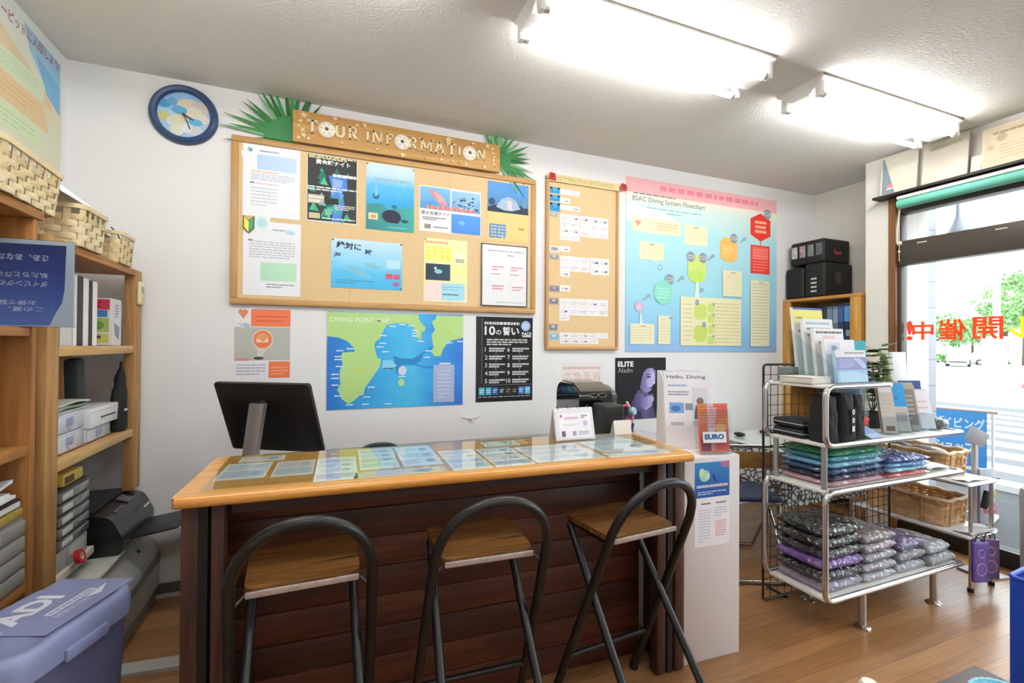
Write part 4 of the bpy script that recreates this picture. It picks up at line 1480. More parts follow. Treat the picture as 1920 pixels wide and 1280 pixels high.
s.rect(.1, .25, .9, .4, '#4f7fc0'); s.rect(.05, .42, .95, .72, '#a9b86a'); s.ell(.5, .58, .3, '#6a9a4a', ry=.1); s.rect(.05, .76, .95, .95, '#c4c85e'); s.rect(.3, .8, .7, .86, '#4a4e58')
s.put('printed_front', (-.112, -.0005, .003), BACK, parent=t)
s = Sheet(.105, .2, '#cfcccc', t=.0008)
s.lines(.3, .08, .7, .4, 5, '#8a8688', .5, 4, 2); s.poly([(.2, .5), (.8, .6), (.75, .9), (.3, .8)], '#7f8498')
s.put('printed_side', (.0003, .006, .004), LEFT, parent=t)
book('small_red_book', 'small dark red book standing beside the white carton', 'book', -.876, 2.712, .024, z1, .10, .1, mat('#8f2e34', rough=.5))
m = MB()
m.box((-.93, 2.775, z1 + .056), (.1, .062, .11), mat('#cfc9c9', rough=.5), bev=.002)
tag(m.build('small_white_carton'), 'small white carton behind the corner post', 'box')

# ---- clear drawers and papers on the middle corner shelf
z2 = .8812
MILK = mat('#c9ccd0', rough=.3, var=.03, coat=.3)
def clear_drawer(lab, y, w, z, h=.072, stack=None):
    t = thing('clear_drawer_box', lab, 'storage box', (-.872, y, z), 0, 'clear plastic drawers on the corner shelf')
    m = MB()
    m.box((-.10, 0, h / 2), (.2, w, h), MILK, bev=.006)
    m.build('case', t)
    m = MB()
    m.box((.003, 0, h / 2 - .002), (.006, w - .012, h - .012), mat('#bfc3cc', rough=.25, coat=.4), bev=.002)
    m.build('drawer_front', t)
    m = MB()
    m.box((.0072, -.01, h * .56), (.003, .05, h * .42), mat('#8f93b4', rough=.4), bev=.001)
    m.prism([(-.025, 0), (.025, 0), (0, -.018)], 0, .002, mat('#9da0b8', rough=.4), Matrix.Translation((.006, -.01, h * .36)) @ Euler(LEFT).to_matrix().to_4x4())
    m.build('label_holder', t)
clear_drawer('clear plastic drawer at the bottom of the stack beside the post', 2.275, .225, z2)
clear_drawer('clear plastic drawer on top of the stack beside the post', 2.275, .225, z2 + .0725)
clear_drawer('low clear plastic drawer under the white slotted box', 2.525, .235, z2, .06)
t = thing('slotted_box', 'white box with a dark slot on the clear drawer', 'disc drive', (-.855, 2.55, z2 + .0605))
m = MB()
m.box((-.12, 0, .039), (.24, .29, .078), mat('#dcdcde', rough=.4), bev=.004)
m.build('body', t)
m = MB()
m.box((.0005, .03, .034), (.002, .15, .007), mat('#202024', rough=.3))
m.box((.0005, .0, .064), (.0016, .27, .0016), mat('#a9a9ae', rough=.5))
m.build('slot', t)
def paper_heap(name, lab, cx, cy, z, w, d, n, cols, seed, th=.006, wav=.006):
    q = random.Random(seed)
    t = thing(name, lab, 'papers', (cx, cy, z))
    for k in range(n):
        m = MB()
        ph = q.uniform(0, 6)
        ro = q.uniform(-.12, .12)
        dx, dy = q.uniform(-.012, .012), q.uniform(-.012, .012)
        top, bot = [], []
        for i in range(9):
            tr, br = [], []
            for j in range(7):
                x, y = (j / 6 - .5) * w, (i / 8 - .5) * d
                zz = wav * (math.sin(i * .9 + ph) + math.cos(j * .8 + ph)) * (k / n) * .5 + wav * .5 * (k / n)
                px, py = x * math.cos(ro) - y * math.sin(ro) + dx, x * math.sin(ro) + y * math.cos(ro) + dy
                tr.append((px, py, (k + 1) * th + zz)); br.append((px, py, k * th + zz + .0006))
            top.append(tr); bot.append(br)
        V = m.quadgrid(top, cols[k % len(cols)])
        W = m.quadgrid(bot, cols[k % len(cols)])
        i_ = m.mi(cols[k % len(cols)])
        edge = lambda G: [G[0][j] for j in range(7)] + [G[i][6] for i in range(1, 9)] + [G[8][j] for j in range(5, -1, -1)] + [G[i][0] for i in range(7, 0, -1)]
        A, B = edge(V), edge(W)
        for a in range(len(A)):
            m.bm.faces.new([A[a], A[(a + 1) % len(A)], B[(a + 1) % len(A)], B[a]]).material_index = i_
        m.build('sheaf', t)
    return t
paper_heap('newspaper_pile', 'crumpled pile of newspapers on the clear plastic drawers', -.975, 2.30, z2 + .1455, .19, .30, 4, [mat('#b7bab6', rough=.7, var=.1, scale=40), mat('#c6c7c2', rough=.7, var=.08, scale=40), mat('#7f9a86', rough=.7), mat('#c2c3bd', rough=.7, var=.1, scale=30)], 5, .007, .012)
t = thing('camera_bag', 'black soft bag at the end of the middle corner shelf', 'bag', (-.864, 2.725, z2))
m = MB()
BGM = mat('#131315', rough=.8, bump=.4, scale=50)
rows = []
for k, (z_, rx, ry, oy) in enumerate(((0, .026, .040, 0), (.012, .030, .046, 0), (.06, .031, .047, 0), (.10, .030, .044, 0), (.115, .027, .038, .001), (.15, .030, .044, 0), (.185, .027, .038, .006), (.205, .021, .030, .010), (.24, .022, .026, .014), (.275, .013, .018, .017), (.29, .006, .008, .018))):
    rows.append([((rx * (1 + .14 * noise.noise(Vector((a * 1.1, z_ * 22, 3))))) * math.cos(a * PI / 12), oy + ry * (1 + .14 * noise.noise(Vector((a * 1.1, z_ * 22, 8)))) * math.sin(a * PI / 12), z_) for a in range(24)])
V = m.quadgrid(rows, BGM, closed_u=True)
m.bm.faces.new(V[0][::-1]); m.bm.faces.new(V[-1])
m.build('body', t)
m = MB()
m.tube(fillet([(.0, .012, .28), (.0, .012, .318), (.0, .03, .318), (.0, .03, .27)], .01), .004, mat('#101012', rough=.8))
m.build('strap', t)
m = MB()
m.ball((.030, -.012, .098), .012, mat('#b9b9bc', rough=.3), 2, (.5, 1.5, .6))
m.build('tag', t)
t = thing('folded_umbrella_pouch', 'dark green and white pouch standing behind the newspapers', 'pouch', (-.93, 2.47, z2 + .1392))
m = MB()
m.box((0, 0, .105), (.05, .075, .20), mat('#26302e', rough=.7, var=.2), rot=(.1, 0, 0), bev=.015)
m.build('body', t)
m = MB()
m.box((.02, -.014, .15), (.004, .035, .07), mat('#a9b2ae', rough=.6), rot=(.1, 0, 0))
m.build('patch', t)

# ---- small-parts chest
t = thing('storage_tray', 'pale grey open tray under the black drawer chest', 'tray', (-.955, 2.225, .4757))
m = MB()
m.box((0, 0, .037), (.22, .28, .074), mat('#9fa5a2', rough=.4, var=.1), bev=.004)
m.build('body', t)
m = MB()
m.box((.111, .05, .037), (.004, .12, .06), mat('#b9bdba', rough=.4), bev=.001)
m.build('front_panel', t)
t = thing('parts_chest', 'black chest of small clear drawers on the corner shelf', 'drawer chest', (-.955, 2.235, .5505))
m = MB()
m.box((0, 0, .1075), (.22, .255, .215), mat('#1b1b1d', rough=.5), bev=.003)
m.build('case', t)
for k in range(5):
    m = MB()
    m.box((.115, 0, .026 + k * .041), (.012, .228, .031), mat('#6f7572', rough=.2, var=.25, scale=25, coat=.6), bev=.002)
    d_ = m.build('drawer', t)
    m = MB()
    m.box((.1215, -.06, .026 + k * .041), (.003, .075, .02), mat('#c4c6c4', rough=.4), bev=.001)
    m.build('label', d_)
t = thing('yellow_battery_carton', 'small yellow carton lying on the black drawer chest', 'box', (-.90, 2.27, .7662))
m = MB()
m.box((0, 0, .021), (.09, .15, .042), mat('#c9ad4c', rough=.5), bev=.002)
m.build('carton', t)
m = MB()
m.box((.0455, -.03, .019), (.001, .07, .026), mat('#4a3020', rough=.5))
m.box((0, .01, .0422), (.08, .11, .0006), mat('#d8c15c', rough=.5))
m.build('printed_panel', t)
t = thing('tape_roll', 'red roll of tape leaning at the foot of the drawer chest', 'tape', (-.815, 2.22, .4752))
m = MB()
M_ = Matrix.Translation((0, 0, .026)) @ Euler((0, R(75), 0)).to_matrix().to_4x4()
m.lathe([(.014, -.008), (.026, -.008), (.026, .008), (.014, .008)], mat('#b8202c', rough=.4), 24, M_, caps=(False, False))
m.build('tape', t)
m = MB()
m.lathe([(.012, -.008), (.014, -.008), (.014, .008), (.012, .008)], mat('#c9b48c', rough=.7), 24, M_, caps=(False, False))
m.build('core', t)

# ---- big grey laser printer on the floor with a black printer on top
GREY = mat('#bcbdb9', rough=.45, var=.02)
t = thing('large_printer', 'large pale grey laser printer standing on the floor by the back wall', 'printer', (-.92, 2.54, 0))
m = MB()
M_ = Matrix(((1, 0, 0, 0), (0, 0, 1, 0), (0, 1, 0, 0), (0, 0, 0, 1)))
prof = fillet([(-.17, .045), (.178, .045), (.182, .245), (.12, .355), (.03, .388), (-.17, .388)], .06, 5, closed=True)
m.prism([(p.x, p.y) for p in [Vector((q.x, q.y, 0)) for q in fillet([(-.17, .045, 0), (.178, .045, 0), (.182, .245, 0), (.12, .355, 0), (.03, .388, 0), (-.17, .388, 0)], .04, 5, closed=True)]], -.34, .34, GREY, M_)
m.build('body', t, angle=50)
m = MB()
m.box((.0, 0, .022), (.335, .66, .044), mat('#a9aba8', rough=.5), bev=.006)
m.build('base', t)
m = MB()
m.prism([(-.34, .20), (.335, .20), (.335, .245), (-.34, .215)], .1805, .186, mat('#6a6c6e', rough=.4), Matrix(((0, 0, 1, 0), (1, 0, 0, 0), (0, 1, 0, 0), (0, 0, 0, 1))))
m.build('dark_stripe', t)
m = MB()
m.box((.179, 0, .05), (.006, .66, .006), mat('#55575a', rough=.5))
m.build('seam', t)
m = MB()
m.cyl((.143, .16, .316), (.149, .16, .320), .007, mat('#3f4248', rough=.4))
m.build('power_button', t)
m = MB()
m.box((.05, -.16, .389), (.2, .3, .022), mat('#b9bab5', rough=.4), bev=.01, seg=3)
m.build('output_cover', t)

t = thing('inkjet_printer', 'black inkjet printer with its paper tray open, on the grey laser printer', 'printer', (-.92, 2.655, .4015))
INKB = mat('#19191b', rough=.28, coat=.3)
m = MB()
m.prism([(q.x, q.y) for q in fillet([(-.16, 0, 0), (.155, 0, 0), (.165, .06, 0), (.12, .155, 0), (.04, .178, 0), (-.16, .172, 0)], .025, 4, closed=True)], -.20, .20, INKB, M_)
m.build('body', t, angle=50)
m = MB()
m.prism([(-.14, .1785), (.055, .1785), (.055, .185), (-.14, .185)], -.185, .185, mat('#242427', rough=.35), M_)
m.build('scanner_lid', t)
m = MB()
M_s = Matrix.Translation((.09, .05, .169)) @ Euler((0, R(21), 0)).to_matrix().to_4x4()
bmx = bmesh.new(); bmesh.ops.create_cube(bmx, size=1); bmesh.ops.scale(bmx, vec=(.05, .075, .004), verts=bmx.verts)
m.add(bmx, mat('#5a5c60', rough=.25), M_s)
m.build('display', t)
m = MB()
for k in range(4):
    m.box((.108, -.05 - .022 * k, .160), (.012, .014, .004), mat('#6a6a88', rough=.4), rot=(0, R(21), 0))
m.build('button', t)
m = MB()
m.box((.235, .02, .045), (.20, .27, .008), mat('#1f1f22', rough=.4), rot=(0, R(-8), 0), bev=.003)
m.box((.36, .02, .068), (.06, .23, .005), mat('#232326', rough=.4), rot=(0, R(-14), 0), bev=.002)
m.build('paper_tray', t)
m = MB()
m.box((.162, .09, .12), (.003, .07, .008), mat('#c9c9cc', rough=.3), rot=(0, R(-25), 0))
m.build('chrome_trim', t)

# ---- things on the lower boards of the orange unit
paper_heap('carrier_bags', 'heap of crumpled white carrier bags and papers on the grey letter drawers', -.955, 1.735, .8185, .23, .22, 5, [mat('#c9cdd2', rough=.35, var=.08, scale=20), mat('#d6d9dc', rough=.35, var=.06, scale=20)], 8, .010, .02)
t = thing('black_folder', 'black folder under the white carrier bags', 'folder', (-.955, 1.755, .7905))
m = MB(); m.box((0, 0, .013), (.24, .27, .026), mat('#232326', rough=.5), bev=.003); m.build('cover', t)
m = MB(); m.box((.119, 0, .013), (.006, .25, .016), mat('#d0cfca', rough=.7)); m.build('pages', t)
m = MB(); m.box((-.955, 1.745, .7765), (.25, .29, .026), mat('#a08a3c', rough=.6, var=.1), bev=.003)
tag(m.build('olive_tray'), 'flat olive tray lying on the grey letter drawers', 'tray')
t = thing('letter_drawers', 'grey letter drawer unit with white labels on the lowest orange shelf', 'drawer unit', (-.955, 1.745, .5565))
m = MB(); m.box((0, 0, .103), (.25, .30, .206), mat('#6f6f6d', rough=.5), bev=.004); m.build('case', t)
for k in range(4):
    m = MB(); m.box((.128, 0, .03 + k * .049), (.008, .285, .040), mat('#8b8b86', rough=.45), bev=.002); d_ = m.build('drawer', t)
    m = MB(); m.box((.133, -.035, .03 + k * .049), (.003, .10, .018), mat('#d4d6da', rough=.5)); m.build('label', d_)
book('black_binder', 'tall black binder with white pages on the middle orange shelf', 'binder', -.842, 1.70, .05, .9725, .27, .2, mat('#17171a', rough=.5), mat('#1b1b1e', rough=.5))
book('white_binder', 'white binder beside the tall black binder', 'binder', -.845, 1.753, .02, .9725, .25, .2, mat('#b9bac0', rough=.5))
# thermostat on the corner post
t = thing('room_thermometer', 'cream digital thermometer hanging on the corner post', 'thermometer', (-.8205, 2.815, 1.475))
m = MB(); m.box((.008, 0, .055), (.016, .062, .112), mat('#d9cda4', rough=.45), bev=.006, seg=3); m.build('body', t)
m = MB(); m.box((.0165, 0, .072), (.001, .036, .034), mat('#8f9a86', rough=.2)); m.build('display', t)
m = MB()
for k in (-1, 1): m.box((.0168, .012 * k, .03), (.002, .012, .008), mat('#c4b88e', rough=.5))
m.build('buttons', t)

# ---- waste bin
bn = thing('waste_bin', 'blue grey plastic waste bin with white lettering on its lid', 'bin', (-.645, 1.52, 0), R(-20))
BLUE = mat('#8088ae', rough=.42, var=.03)
m = MB()
lo, hi = round_rect(.20, .32, .06, 6), round_rect(.235, .365, .07, 6)
rows = [[(p.x * .97, p.y * .97, 0) for p in lo]] + [[(a.x + (c.x - a.x) * k, a.y + (c.y - a.y) * k, .56 * k) for a, c in zip(lo, hi)] for k in (.01, .35, .7, 1)]
V = m.quadgrid(rows, mat('#5a5c7c', rough=.45, var=.04), closed_u=True)
m.bm.faces.new(V[0][::-1])
m.build('bucket', bn)
m = MB()
rows = []
for sc, z in ((1.02, .545), (1.07, .547), (1.075, .575), (1.06, .598), (1.02, .61), (.93, .614), (.88, .610), (.5, .612), (.02, .614)):
    rows.append([(p.x * sc, p.y * (1 + (sc - 1) * .8) if sc > .9 else p.y * sc, z) for p in round_rect(.235, .365, .07, 6)])
m.quadgrid(rows, BLUE, closed_u=True)
ld = m.build('lid', bn, angle=50)
m = MB()
m.box((.128, 0, .555), (.012, .12, .03), BLUE, bev=.004)
m.build('clasp', ld)
s = Sheet(.27, .20, BLUE, t=.0006)
s.text('PADI', .0, .12, .33, '#d5d8e2', w=.66, bold=.04)
s.rect(.30, .60, .80, .70, '#ccd0de'); s.lines(.32, .615, .78, .685, 1, '#8f98bc', .6, 3, 8)
s.poly([(.62, .74), (.92, .70), (.72, .84)], '#d5d8e2')
s.text('INTERNATIONAL', .28, .74, .085, '#ccd0de', w=.34)
s.put('lid_lettering', (.096, -.075, .6135), (0, 0, R(90)), parent=ld)
m = MB()
m.box((-.51, 2.272, .007), (.42, .075, .014), mat('#b9b9b4', rough=.5), rot=(0, 0, R(-6)))
struct(m.build('trim_3'))
# ================================================================ reception counter
CROT = R(-2.5)
CX, CY = -.37, 1.523
def cpt(x, y):
    return (CX + x * math.cos(CROT) - y * math.sin(CROT), CY + x * math.sin(CROT) + y * math.cos(CROT))
HC = .876
ct = thing('reception_counter', 'long dark plank counter with a pale wood top and glass over paper sheets', 'counter', (CX, CY, 0), CROT)
L, DPT = 1.735, .50
m = MB()
m.prism([(q.x, q.y) for q in fillet([(0, 0, 0), (L, 0, 0), (L + .03, DPT - .02, 0), (.0, DPT, 0)], .02, 4, closed=True)], .842, .870, wood('counter_top_wood', '#c98a38', '#e0ab5c', 'X', 1., .35, .3))
ctop = m.build('counter_top', ct)
m = MB()
m.cyl((.012, .004, .857), (L - .012, .004, .857), .0165, wood('counter_edge_wood', '#c8842e', '#dfa050', 'X', 1., .3, .4), n=14)
m.build('rounded_edge', ctop)
m = MB()
m.prism([(.06, .035), (L - .035, .035), (L - .02, DPT - .03), (.05, DPT - .03)], .8725, .8775, clear('counter_glass', '#f9fcfa', 1.6, 0., .09))
m.build('glass_sheet', ct)
DK = wood('counter_dark', '#2a1610', '#472718', 'X', 1.2, .55)
DKV = wood('counter_dark_v', '#361c13', '#593522', 'Z', 1.2, .55)
PY = .20
q = random.Random(5)
for k in range(8):
    z0 = .006 + k * .1035
    m = MB()
    m.box((L / 2 - .04, PY + q.uniform(-.003, .003), z0 + .0515), (L - .16, .018, .1015), wood('plank_%d' % (k % 4), *[('#33160a', '#562815'), ('#3a1a0c', '#623019'), ('#2f1408', '#4e2411'), ('#37180c', '#64321a')][k % 4], 'X', 1 + .2 * (k % 3), .55), bev=.003)
    m.build('front_plank', ct)
for x0, x1 in ((.012, .055), (.085, .118), (L - .135, L - .095), (L - .052, L - .012)):
    m = MB()
    m.box(((x0 + x1) / 2, .075, .421), (x1 - x0, .05, .840), DKV, bev=.003)
    m.build('corner_post', ct)
for x in (.065, L - .075):
    m = MB()
    m.box((x, .13, .421), (.024, .16, .835), mat('#1a0e09', rough=.7))
    m.build('side_panel', ct)
m = MB()
m.box((L / 2, .10, .815), (L - .26, .03, .05), DK)
m.build('apron', ct)

# sheets lying under the glass: measured in the counter's own axes
def sheet_on_counter(nm, lab, x0, y0, x1, y1, cols, sd, rows=3):
    q = random.Random(sd)
    s = Sheet(x1 - x0, y1 - y0, cols[0], t=.0008)
    for r_ in range(rows):
        ya, yb_ = .06 + r_ * .9 / rows, .06 + (r_ + 1) * .9 / rows - .05
        s.rect(.05, ya, .95, yb_, cols[1 + r_ % (len(cols) - 1)])
        s.lines(.08, ya + .02, .55, yb_ - .02, 3, '#b4c2d8', .35, sd + r_, 5)
        s.ell(.74, (ya + yb_) / 2, .12, q.choice(['#9ab4dc', '#b4cce4', '#a9a6b4', '#a9c4de']), ry=(yb_ - ya) * .3)
    px, py = cpt(x0, y0)
    return tag(s.put(nm, (px, py, .8703), (0, 0, CROT)), lab, 'sheet')
W1, B1_, B2_, P1, Y1 = '#f8f9fb', '#e6eef9', '#d3e2f4', '#eddfdc', '#e9e7b0'
sheet_on_counter('price_sheet', 'white price sheet with blue photo, at the shelf end of the counter', .065, .155, .205, .365, (W1, '#dfe3ea', '#c9d2e4'), 1, 2)
sheet_on_counter('price_sheet', 'narrow pink-edged sheet at the back edge beside the monitor', .09, .385, .235, .462, (W1, '#ecd9d4'), 2, 1)
sheet_on_counter('price_sheet', 'white and pink sheet with a dark photo, second from the shelf end', .222, .15, .345, .352, (W1, '#e8d8d8', '#ccd2cc'), 3, 2)
sheet_on_counter('price_sheet', 'tall white sheet with lilac and blue blocks reaching the front edge', .352, .05, .482, .355, (W1, '#d6d4e8', B1_, W1), 4, 4)
sheet_on_counter('price_sheet', 'pale green and blue sheet below the map poster', .492, .145, .622, .462, (W1, '#cfe4dc', B1_, '#d5e4c8'), 5, 4)
sheet_on_counter('price_sheet', 'light blue sheet below the map poster, nearer the black poster', .634, .145, .772, .462, (W1, B1_, B2_), 6, 3)
sheet_on_counter('price_sheet', 'pink and yellow strip along the front edge of the counter', .47, .045, .765, .118, ('#e6d2b8', '#e4cfc4', Y1), 7, 1)
sheet_on_counter('price_sheet', 'blue and white sheet at the middle of the counter front', .786, .045, .926, .345, (W1, B1_, W1, B2_), 8, 4)
sheet_on_counter('price_sheet', 'blue and white sheet below the black poster', .936, .045, 1.082, .335, (W1, B2_, W1, B1_), 9, 4)
sheet_on_counter('price_sheet', 'greenish strip at the back edge below the black poster', .99, .355, 1.14, .455, (W1, '#cfe2d8', '#c9dcd4'), 10, 2)
sheet_on_counter('price_sheet', 'broad white sheet in front of the desk calendar', 1.094, .055, 1.372, .322, (W1, '#dfe6f2', '#e9ecf2', B1_), 11, 3)
sheet_on_counter('price_sheet', 'pale blue sheet in front of the small white card', 1.40, .125, 1.655, .335, (W1, B2_, B1_), 12, 2)
sheet_on_counter('price_sheet', 'white strip along the front edge at the cabinet end', 1.388, .045, 1.66, .115, (W1, '#e4e2ee', B1_), 13, 1)
sheet_on_counter('price_sheet', 'small blue sheet behind the desk calendar', 1.49, .345, 1.64, .45, (W1, B2_), 14, 1)

# ---- white cabinet at the end of the counter
wc = thing('white_cabinet', 'plain white cabinet standing at the end of the counter', 'cabinet', (1.371, 1.512, 0), R(-3))
m = MB()
m.box((.142, .20, .417), (.283, .40, .834), mat('#d9d2d0', rough=.45, var=.01), bev=.003)
m.build('body', wc)
m = MB()
m.box((.142, .2, .002), (.27, .385, .004), mat('#a9a19c', rough=.6))
m.build('foot_strip', wc)
s = Sheet(.178, .345, '#f1f0f4', t=.0008)
s.rect(0, 0, 1, .42, grad('flyer_sea', [(0, '#20479a'), (.7, '#1f5aa8'), (1, '#2a86cc')], 'Y', noise=.1))
s.ell(.28, .16, .15, '#a9d8b4', ry=.07); s.ell(.2, .12, .08, '#c9e6bc', ry=.05); s.ell(.36, .17, .06, '#cfe4e4', ry=.04)
s.poly([(.5, .14), (.54, .15), (.62, .24), (.56, .23)], '#1a2f58')
s.poly([(.72, .0), (1, .0), (1, .08), (.78, .07)], '#b07a98')
s.rect(.05, .27, .95, .30, '#d9dcec'); s.lines(.06, .275, .94, .295, 1, '#d99a80', .6, 3, 9)
s.lines(.08, .34, .9, .39, 2, '#c9d2ec', .5, 5, 8)
s.lines(.18, .48, .45, .505, 1, '#77798a', .7, 3, 3); s.lines(.6, .48, .9, .505, 1, '#77798a', .7, 3, 3)
s.lines(.1, .55, .45, .95, 12, '#c4c8da', .3, 6, 4); s.lines(.56, .54, .92, .66, 4, '#b9bccc', .3, 7, 4); s.lines(.58, .70, .9, .9, 7, '#e0a3a8', .4, 8, 4)
tag(s.put('course_flyer', (1.371 + .05 * math.cos(R(-3)), 1.512 + .05 * math.sin(R(-3)) - .0004, .468), (R(90), 0, R(-3))), 'blue and white flyer taped to the front of the white cabinet', 'flyer')

# ---- monitor on the staff side desk
sd = thing('staff_desk', 'low grey desk behind the counter carrying the monitor', 'desk', (.555, 2.40, 0))
m = MB(); m.box((0, .02, .71), (1.85, .62, .03), mat('#8f8a84', rough=.5), bev=.004); m.build('desk_top', sd)
for sx in (-1, 1):
    m = MB(); m.box((sx * .90, .02, .3475), (.03, .58, .695), mat('#7a7570', rough=.5)); m.build('side_panel', sd)
mon = thing('computer_monitor', 'black computer monitor seen from behind with a silver stand', 'monitor', (-.237, 2.305, .726), -.547)
TL = .37
def mpt(x, y, v):      # x along the screen, y out of its back, v down from the top edge
    return (x, -y * math.cos(TL) - (.0 - v) * math.sin(TL) * 1.0, .393 - v * math.cos(TL) - y * math.sin(TL))
m = MB()
rows = []
for yy, ins in ((-.014, .002), (-.004, 0), (.004, .002), (.010, .012), (.020, .09)):
    ring = round_rect(.46 - 2 * ins, .34 - 2 * ins, .012, 4)
    rows.append([mpt(p.x, yy, .17 - p.y) for p in ring])
V = m.quadgrid(rows, mat('#141313', rough=.42), closed_u=True)
m.bm.faces.new(V[-1]); m.bm.faces.new(V[0][::-1])
m.build('screen_housing', mon)
m = MB()
m.box(mpt(0, -.0155, .165), (.43, .002, .30), mat('#0c0c10', rough=.1), rot=(TL, 0, 0))
m.build('screen', mon)
m = MB()
STEEL = mat('#a3a09e', rough=.32, metal=.7, var=.03)
a, b_ = Vector(mpt(0, .045, .075)), Vector((0, -.13, .012))
rows = []
for k in range(9):
    f_ = k / 8
    c = Vector((0, a.y * (1 - f_) + (-.075) * f_, a.z * (1 - f_) + .012 * f_))
    wd = .034 - .004 * f_
    rows.append([(c.x - wd, c.y + .014, c.z), (c.x - wd, c.y - .010, c.z), (c.x - wd * .4, c.y - .018, c.z), (c.x + wd * .4, c.y - .018, c.z), (c.x + wd, c.y - .010, c.z), (c.x + wd, c.y + .014, c.z)])
V = m.quadgrid(rows, STEEL, closed_u=True)
m.bm.faces.new(V[0]); m.bm.faces.new(V[-1])
st = m.build('stand_column', mon, angle=25)
m = MB()
m.cyl(mpt(0, .0, .095), mpt(0, .05, .095), .022, mat('#1b1b1b', rough=.5))
m.build('tilt_hinge', st)
m = MB()
m.box((0, -.02, .006), (.22, .20, .012), STEEL, bev=.004)
m.build('stand_base', st)

# ---- staff chair: only the rim of its back shows over the counter
ch = thing('office_chair', 'dark office chair behind the counter, only the rim of its back showing', 'chair', (.24, 2.22, 0))
m = MB()
m.prism([(q_.x, q_.y) for q_ in fillet([(-.12, 0, 0), (.12, 0, 0), (.10, .395, 0), (-.10, .395, 0)], .09, 6, closed=True)], 0, .04, mat('#2a2a30', rough=.7), Matrix.Translation((.0, -.14, .478)) @ Euler((R(90), 0, 0)).to_matrix().to_4x4())
m.build('backrest', ch)
m = MB(); m.box((0, .06, .44), (.40, .36, .06), mat('#2a2a30', rough=.8), bev=.025); m.build('seat', ch)
m = MB(); m.cyl((0, .06, .05), (0, .06, .41), .025, mat('#333', rough=.4) if False else mat('#333333', rough=.4)); m.build('gas_column', ch)
for k in range(5):
    a_ = k * 2 * PI / 5
    m = MB(); m.tube([(0, .06, .06), (.2 * math.cos(a_), .06 + .2 * math.sin(a_), .045)], .016, mat('#2c2c2c', rough=.5)); m.ball((.2 * math.cos(a_), .06 + .2 * math.sin(a_), .025), .024, mat('#1a1a1a', rough=.5), 2); m.build('leg', ch)

# ---- things standing on the counter
def on_counter(x, y):
    px, py = cpt(x, y)
    return (px, py, .8778)
cal = thing('desk_calendar', 'white desk calendar on the counter with wire rings along its top', 'calendar', on_counter(1.395, .385), CROT + R(2))
WH = mat('#e9e8ec', rough=.5, var=.01)
m = MB()
for sgn in (-1, 1):
    m.box((0, sgn * .019, .068), (.195, .003, .140), WH, rot=(sgn * R(14), 0, 0))
m.build('stand', cal)
s = Sheet(.19, .135, '#e6e4ea', t=.0008)
s.rect(.1, .16, .92, .95, '#f2f0f6')
s.lines(.25, .25, .6, .38, 1, '#d9b4b8', .6, 3, 3); s.ell(.16, .24, .03, '#b06a90', ry=.05); s.lines(.68, .22, .85, .34, 2, '#8a8a98', .6, 4, 2); s.ell(.78, .5, .06, '#c9b8d8', ry=.09)
s.lines(.2, .5, .6, .56, 2, '#d9cfae', .5, 5, 4); s.rect(.14, .72, .24, .9, '#6a6a78'); s.rect(.42, .74, .52, .88, '#a9a4b4'); s.lines(.58, .74, .86, .88, 3, '#9a98a8', .4, 6, 3)
s.put('calendar_page', (-.095, -.0395, .004), (R(90 - 14), 0, 0), parent=cal)
m = MB()
for k in range(4):
    x = -.075 + k * .05
    m.tube([(x, .008 * math.cos(t_ * PI / 6), .136 + .010 * math.sin(t_ * PI / 6)) for t_ in range(12)], .0016, mat('#55555c', rough=.3, metal=.7), n=6, closed=True)
m.build('wire_rings', cal)

# coffee machine: glossy black hood with grey side
cm = thing('coffee_machine', 'shiny black capsule coffee machine behind the desk calendar', 'coffee machine', (1.37, 2.29, .7256), R(-4))
cm.scale = (1.22, 1, .88)
GB = mat('#0f0f11', rough=.08, coat=1.)
GY = mat('#4f4c47', rough=.2, coat=.6)
m = MB()
Mp = Matrix(((0, 0, 1, 0), (1, 0, 0, 0), (0, 1, 0, 0), (0, 0, 0, 1)))
hood = fillet([(-.15, .22, 0), (-.155, .36, 0), (-.06, .405, 0), (.10, .41, 0), (.14, .36, 0), (.14, .0, 0), (-.02, .0, 0), (-.02, .22, 0)], .035, 5, closed=True)
m.prism([(p.x, p.y) for p in hood], -.09, .07, GB, Mp)
m.build('hood', cm, angle=35)
m = MB()
m.prism([(p.x, p.y) for p in fillet([(-.14, .25, 0), (-.145, .35, 0), (-.05, .395, 0), (.09, .40, 0), (.125, .35, 0), (.125, .02, 0), (.02, .02, 0), (.0, .24, 0)], .03, 5, closed=True)], .071, .098, GY, Mp)
m.build('side_shell', cm, angle=35)
m = MB()
m.prism([(p.x, p.y) for p in fillet([(-.14, .362, 0), (-.055, .408, 0), (.095, .414, 0), (.09, .42, 0), (-.06, .415, 0), (-.143, .37, 0)], .004, 2, closed=True)], -.08, .06, mat('#6f685e', rough=.15, metal=.3), Mp)
m.build('top_cover', cm, angle=35)
m = MB()
m.tube([(-.02 + .02 * math.cos(t_ * PI / 8), -.155 + .004 * math.sin(t_), .345 + .012 * math.sin(t_ * PI / 8)) for t_ in range(16)], .0022, mat('#b9b9bb', rough=.2, metal=1), n=6, closed=True)
m.tube([(.02 + .02 * math.cos(t_ * PI / 8), -.155, .345 + .012 * math.sin(t_ * PI / 8)) for t_ in range(16)], .0022, mat('#b9b9bb', rough=.2, metal=1), n=6, closed=True)
m.build('emblem', cm)
m = MB()
m.box((-.01, -.07, .015), (.17, .16, .03), mat('#1a1a1c', rough=.3), bev=.006)
m.build('drip_tray', cm)
m = MB()
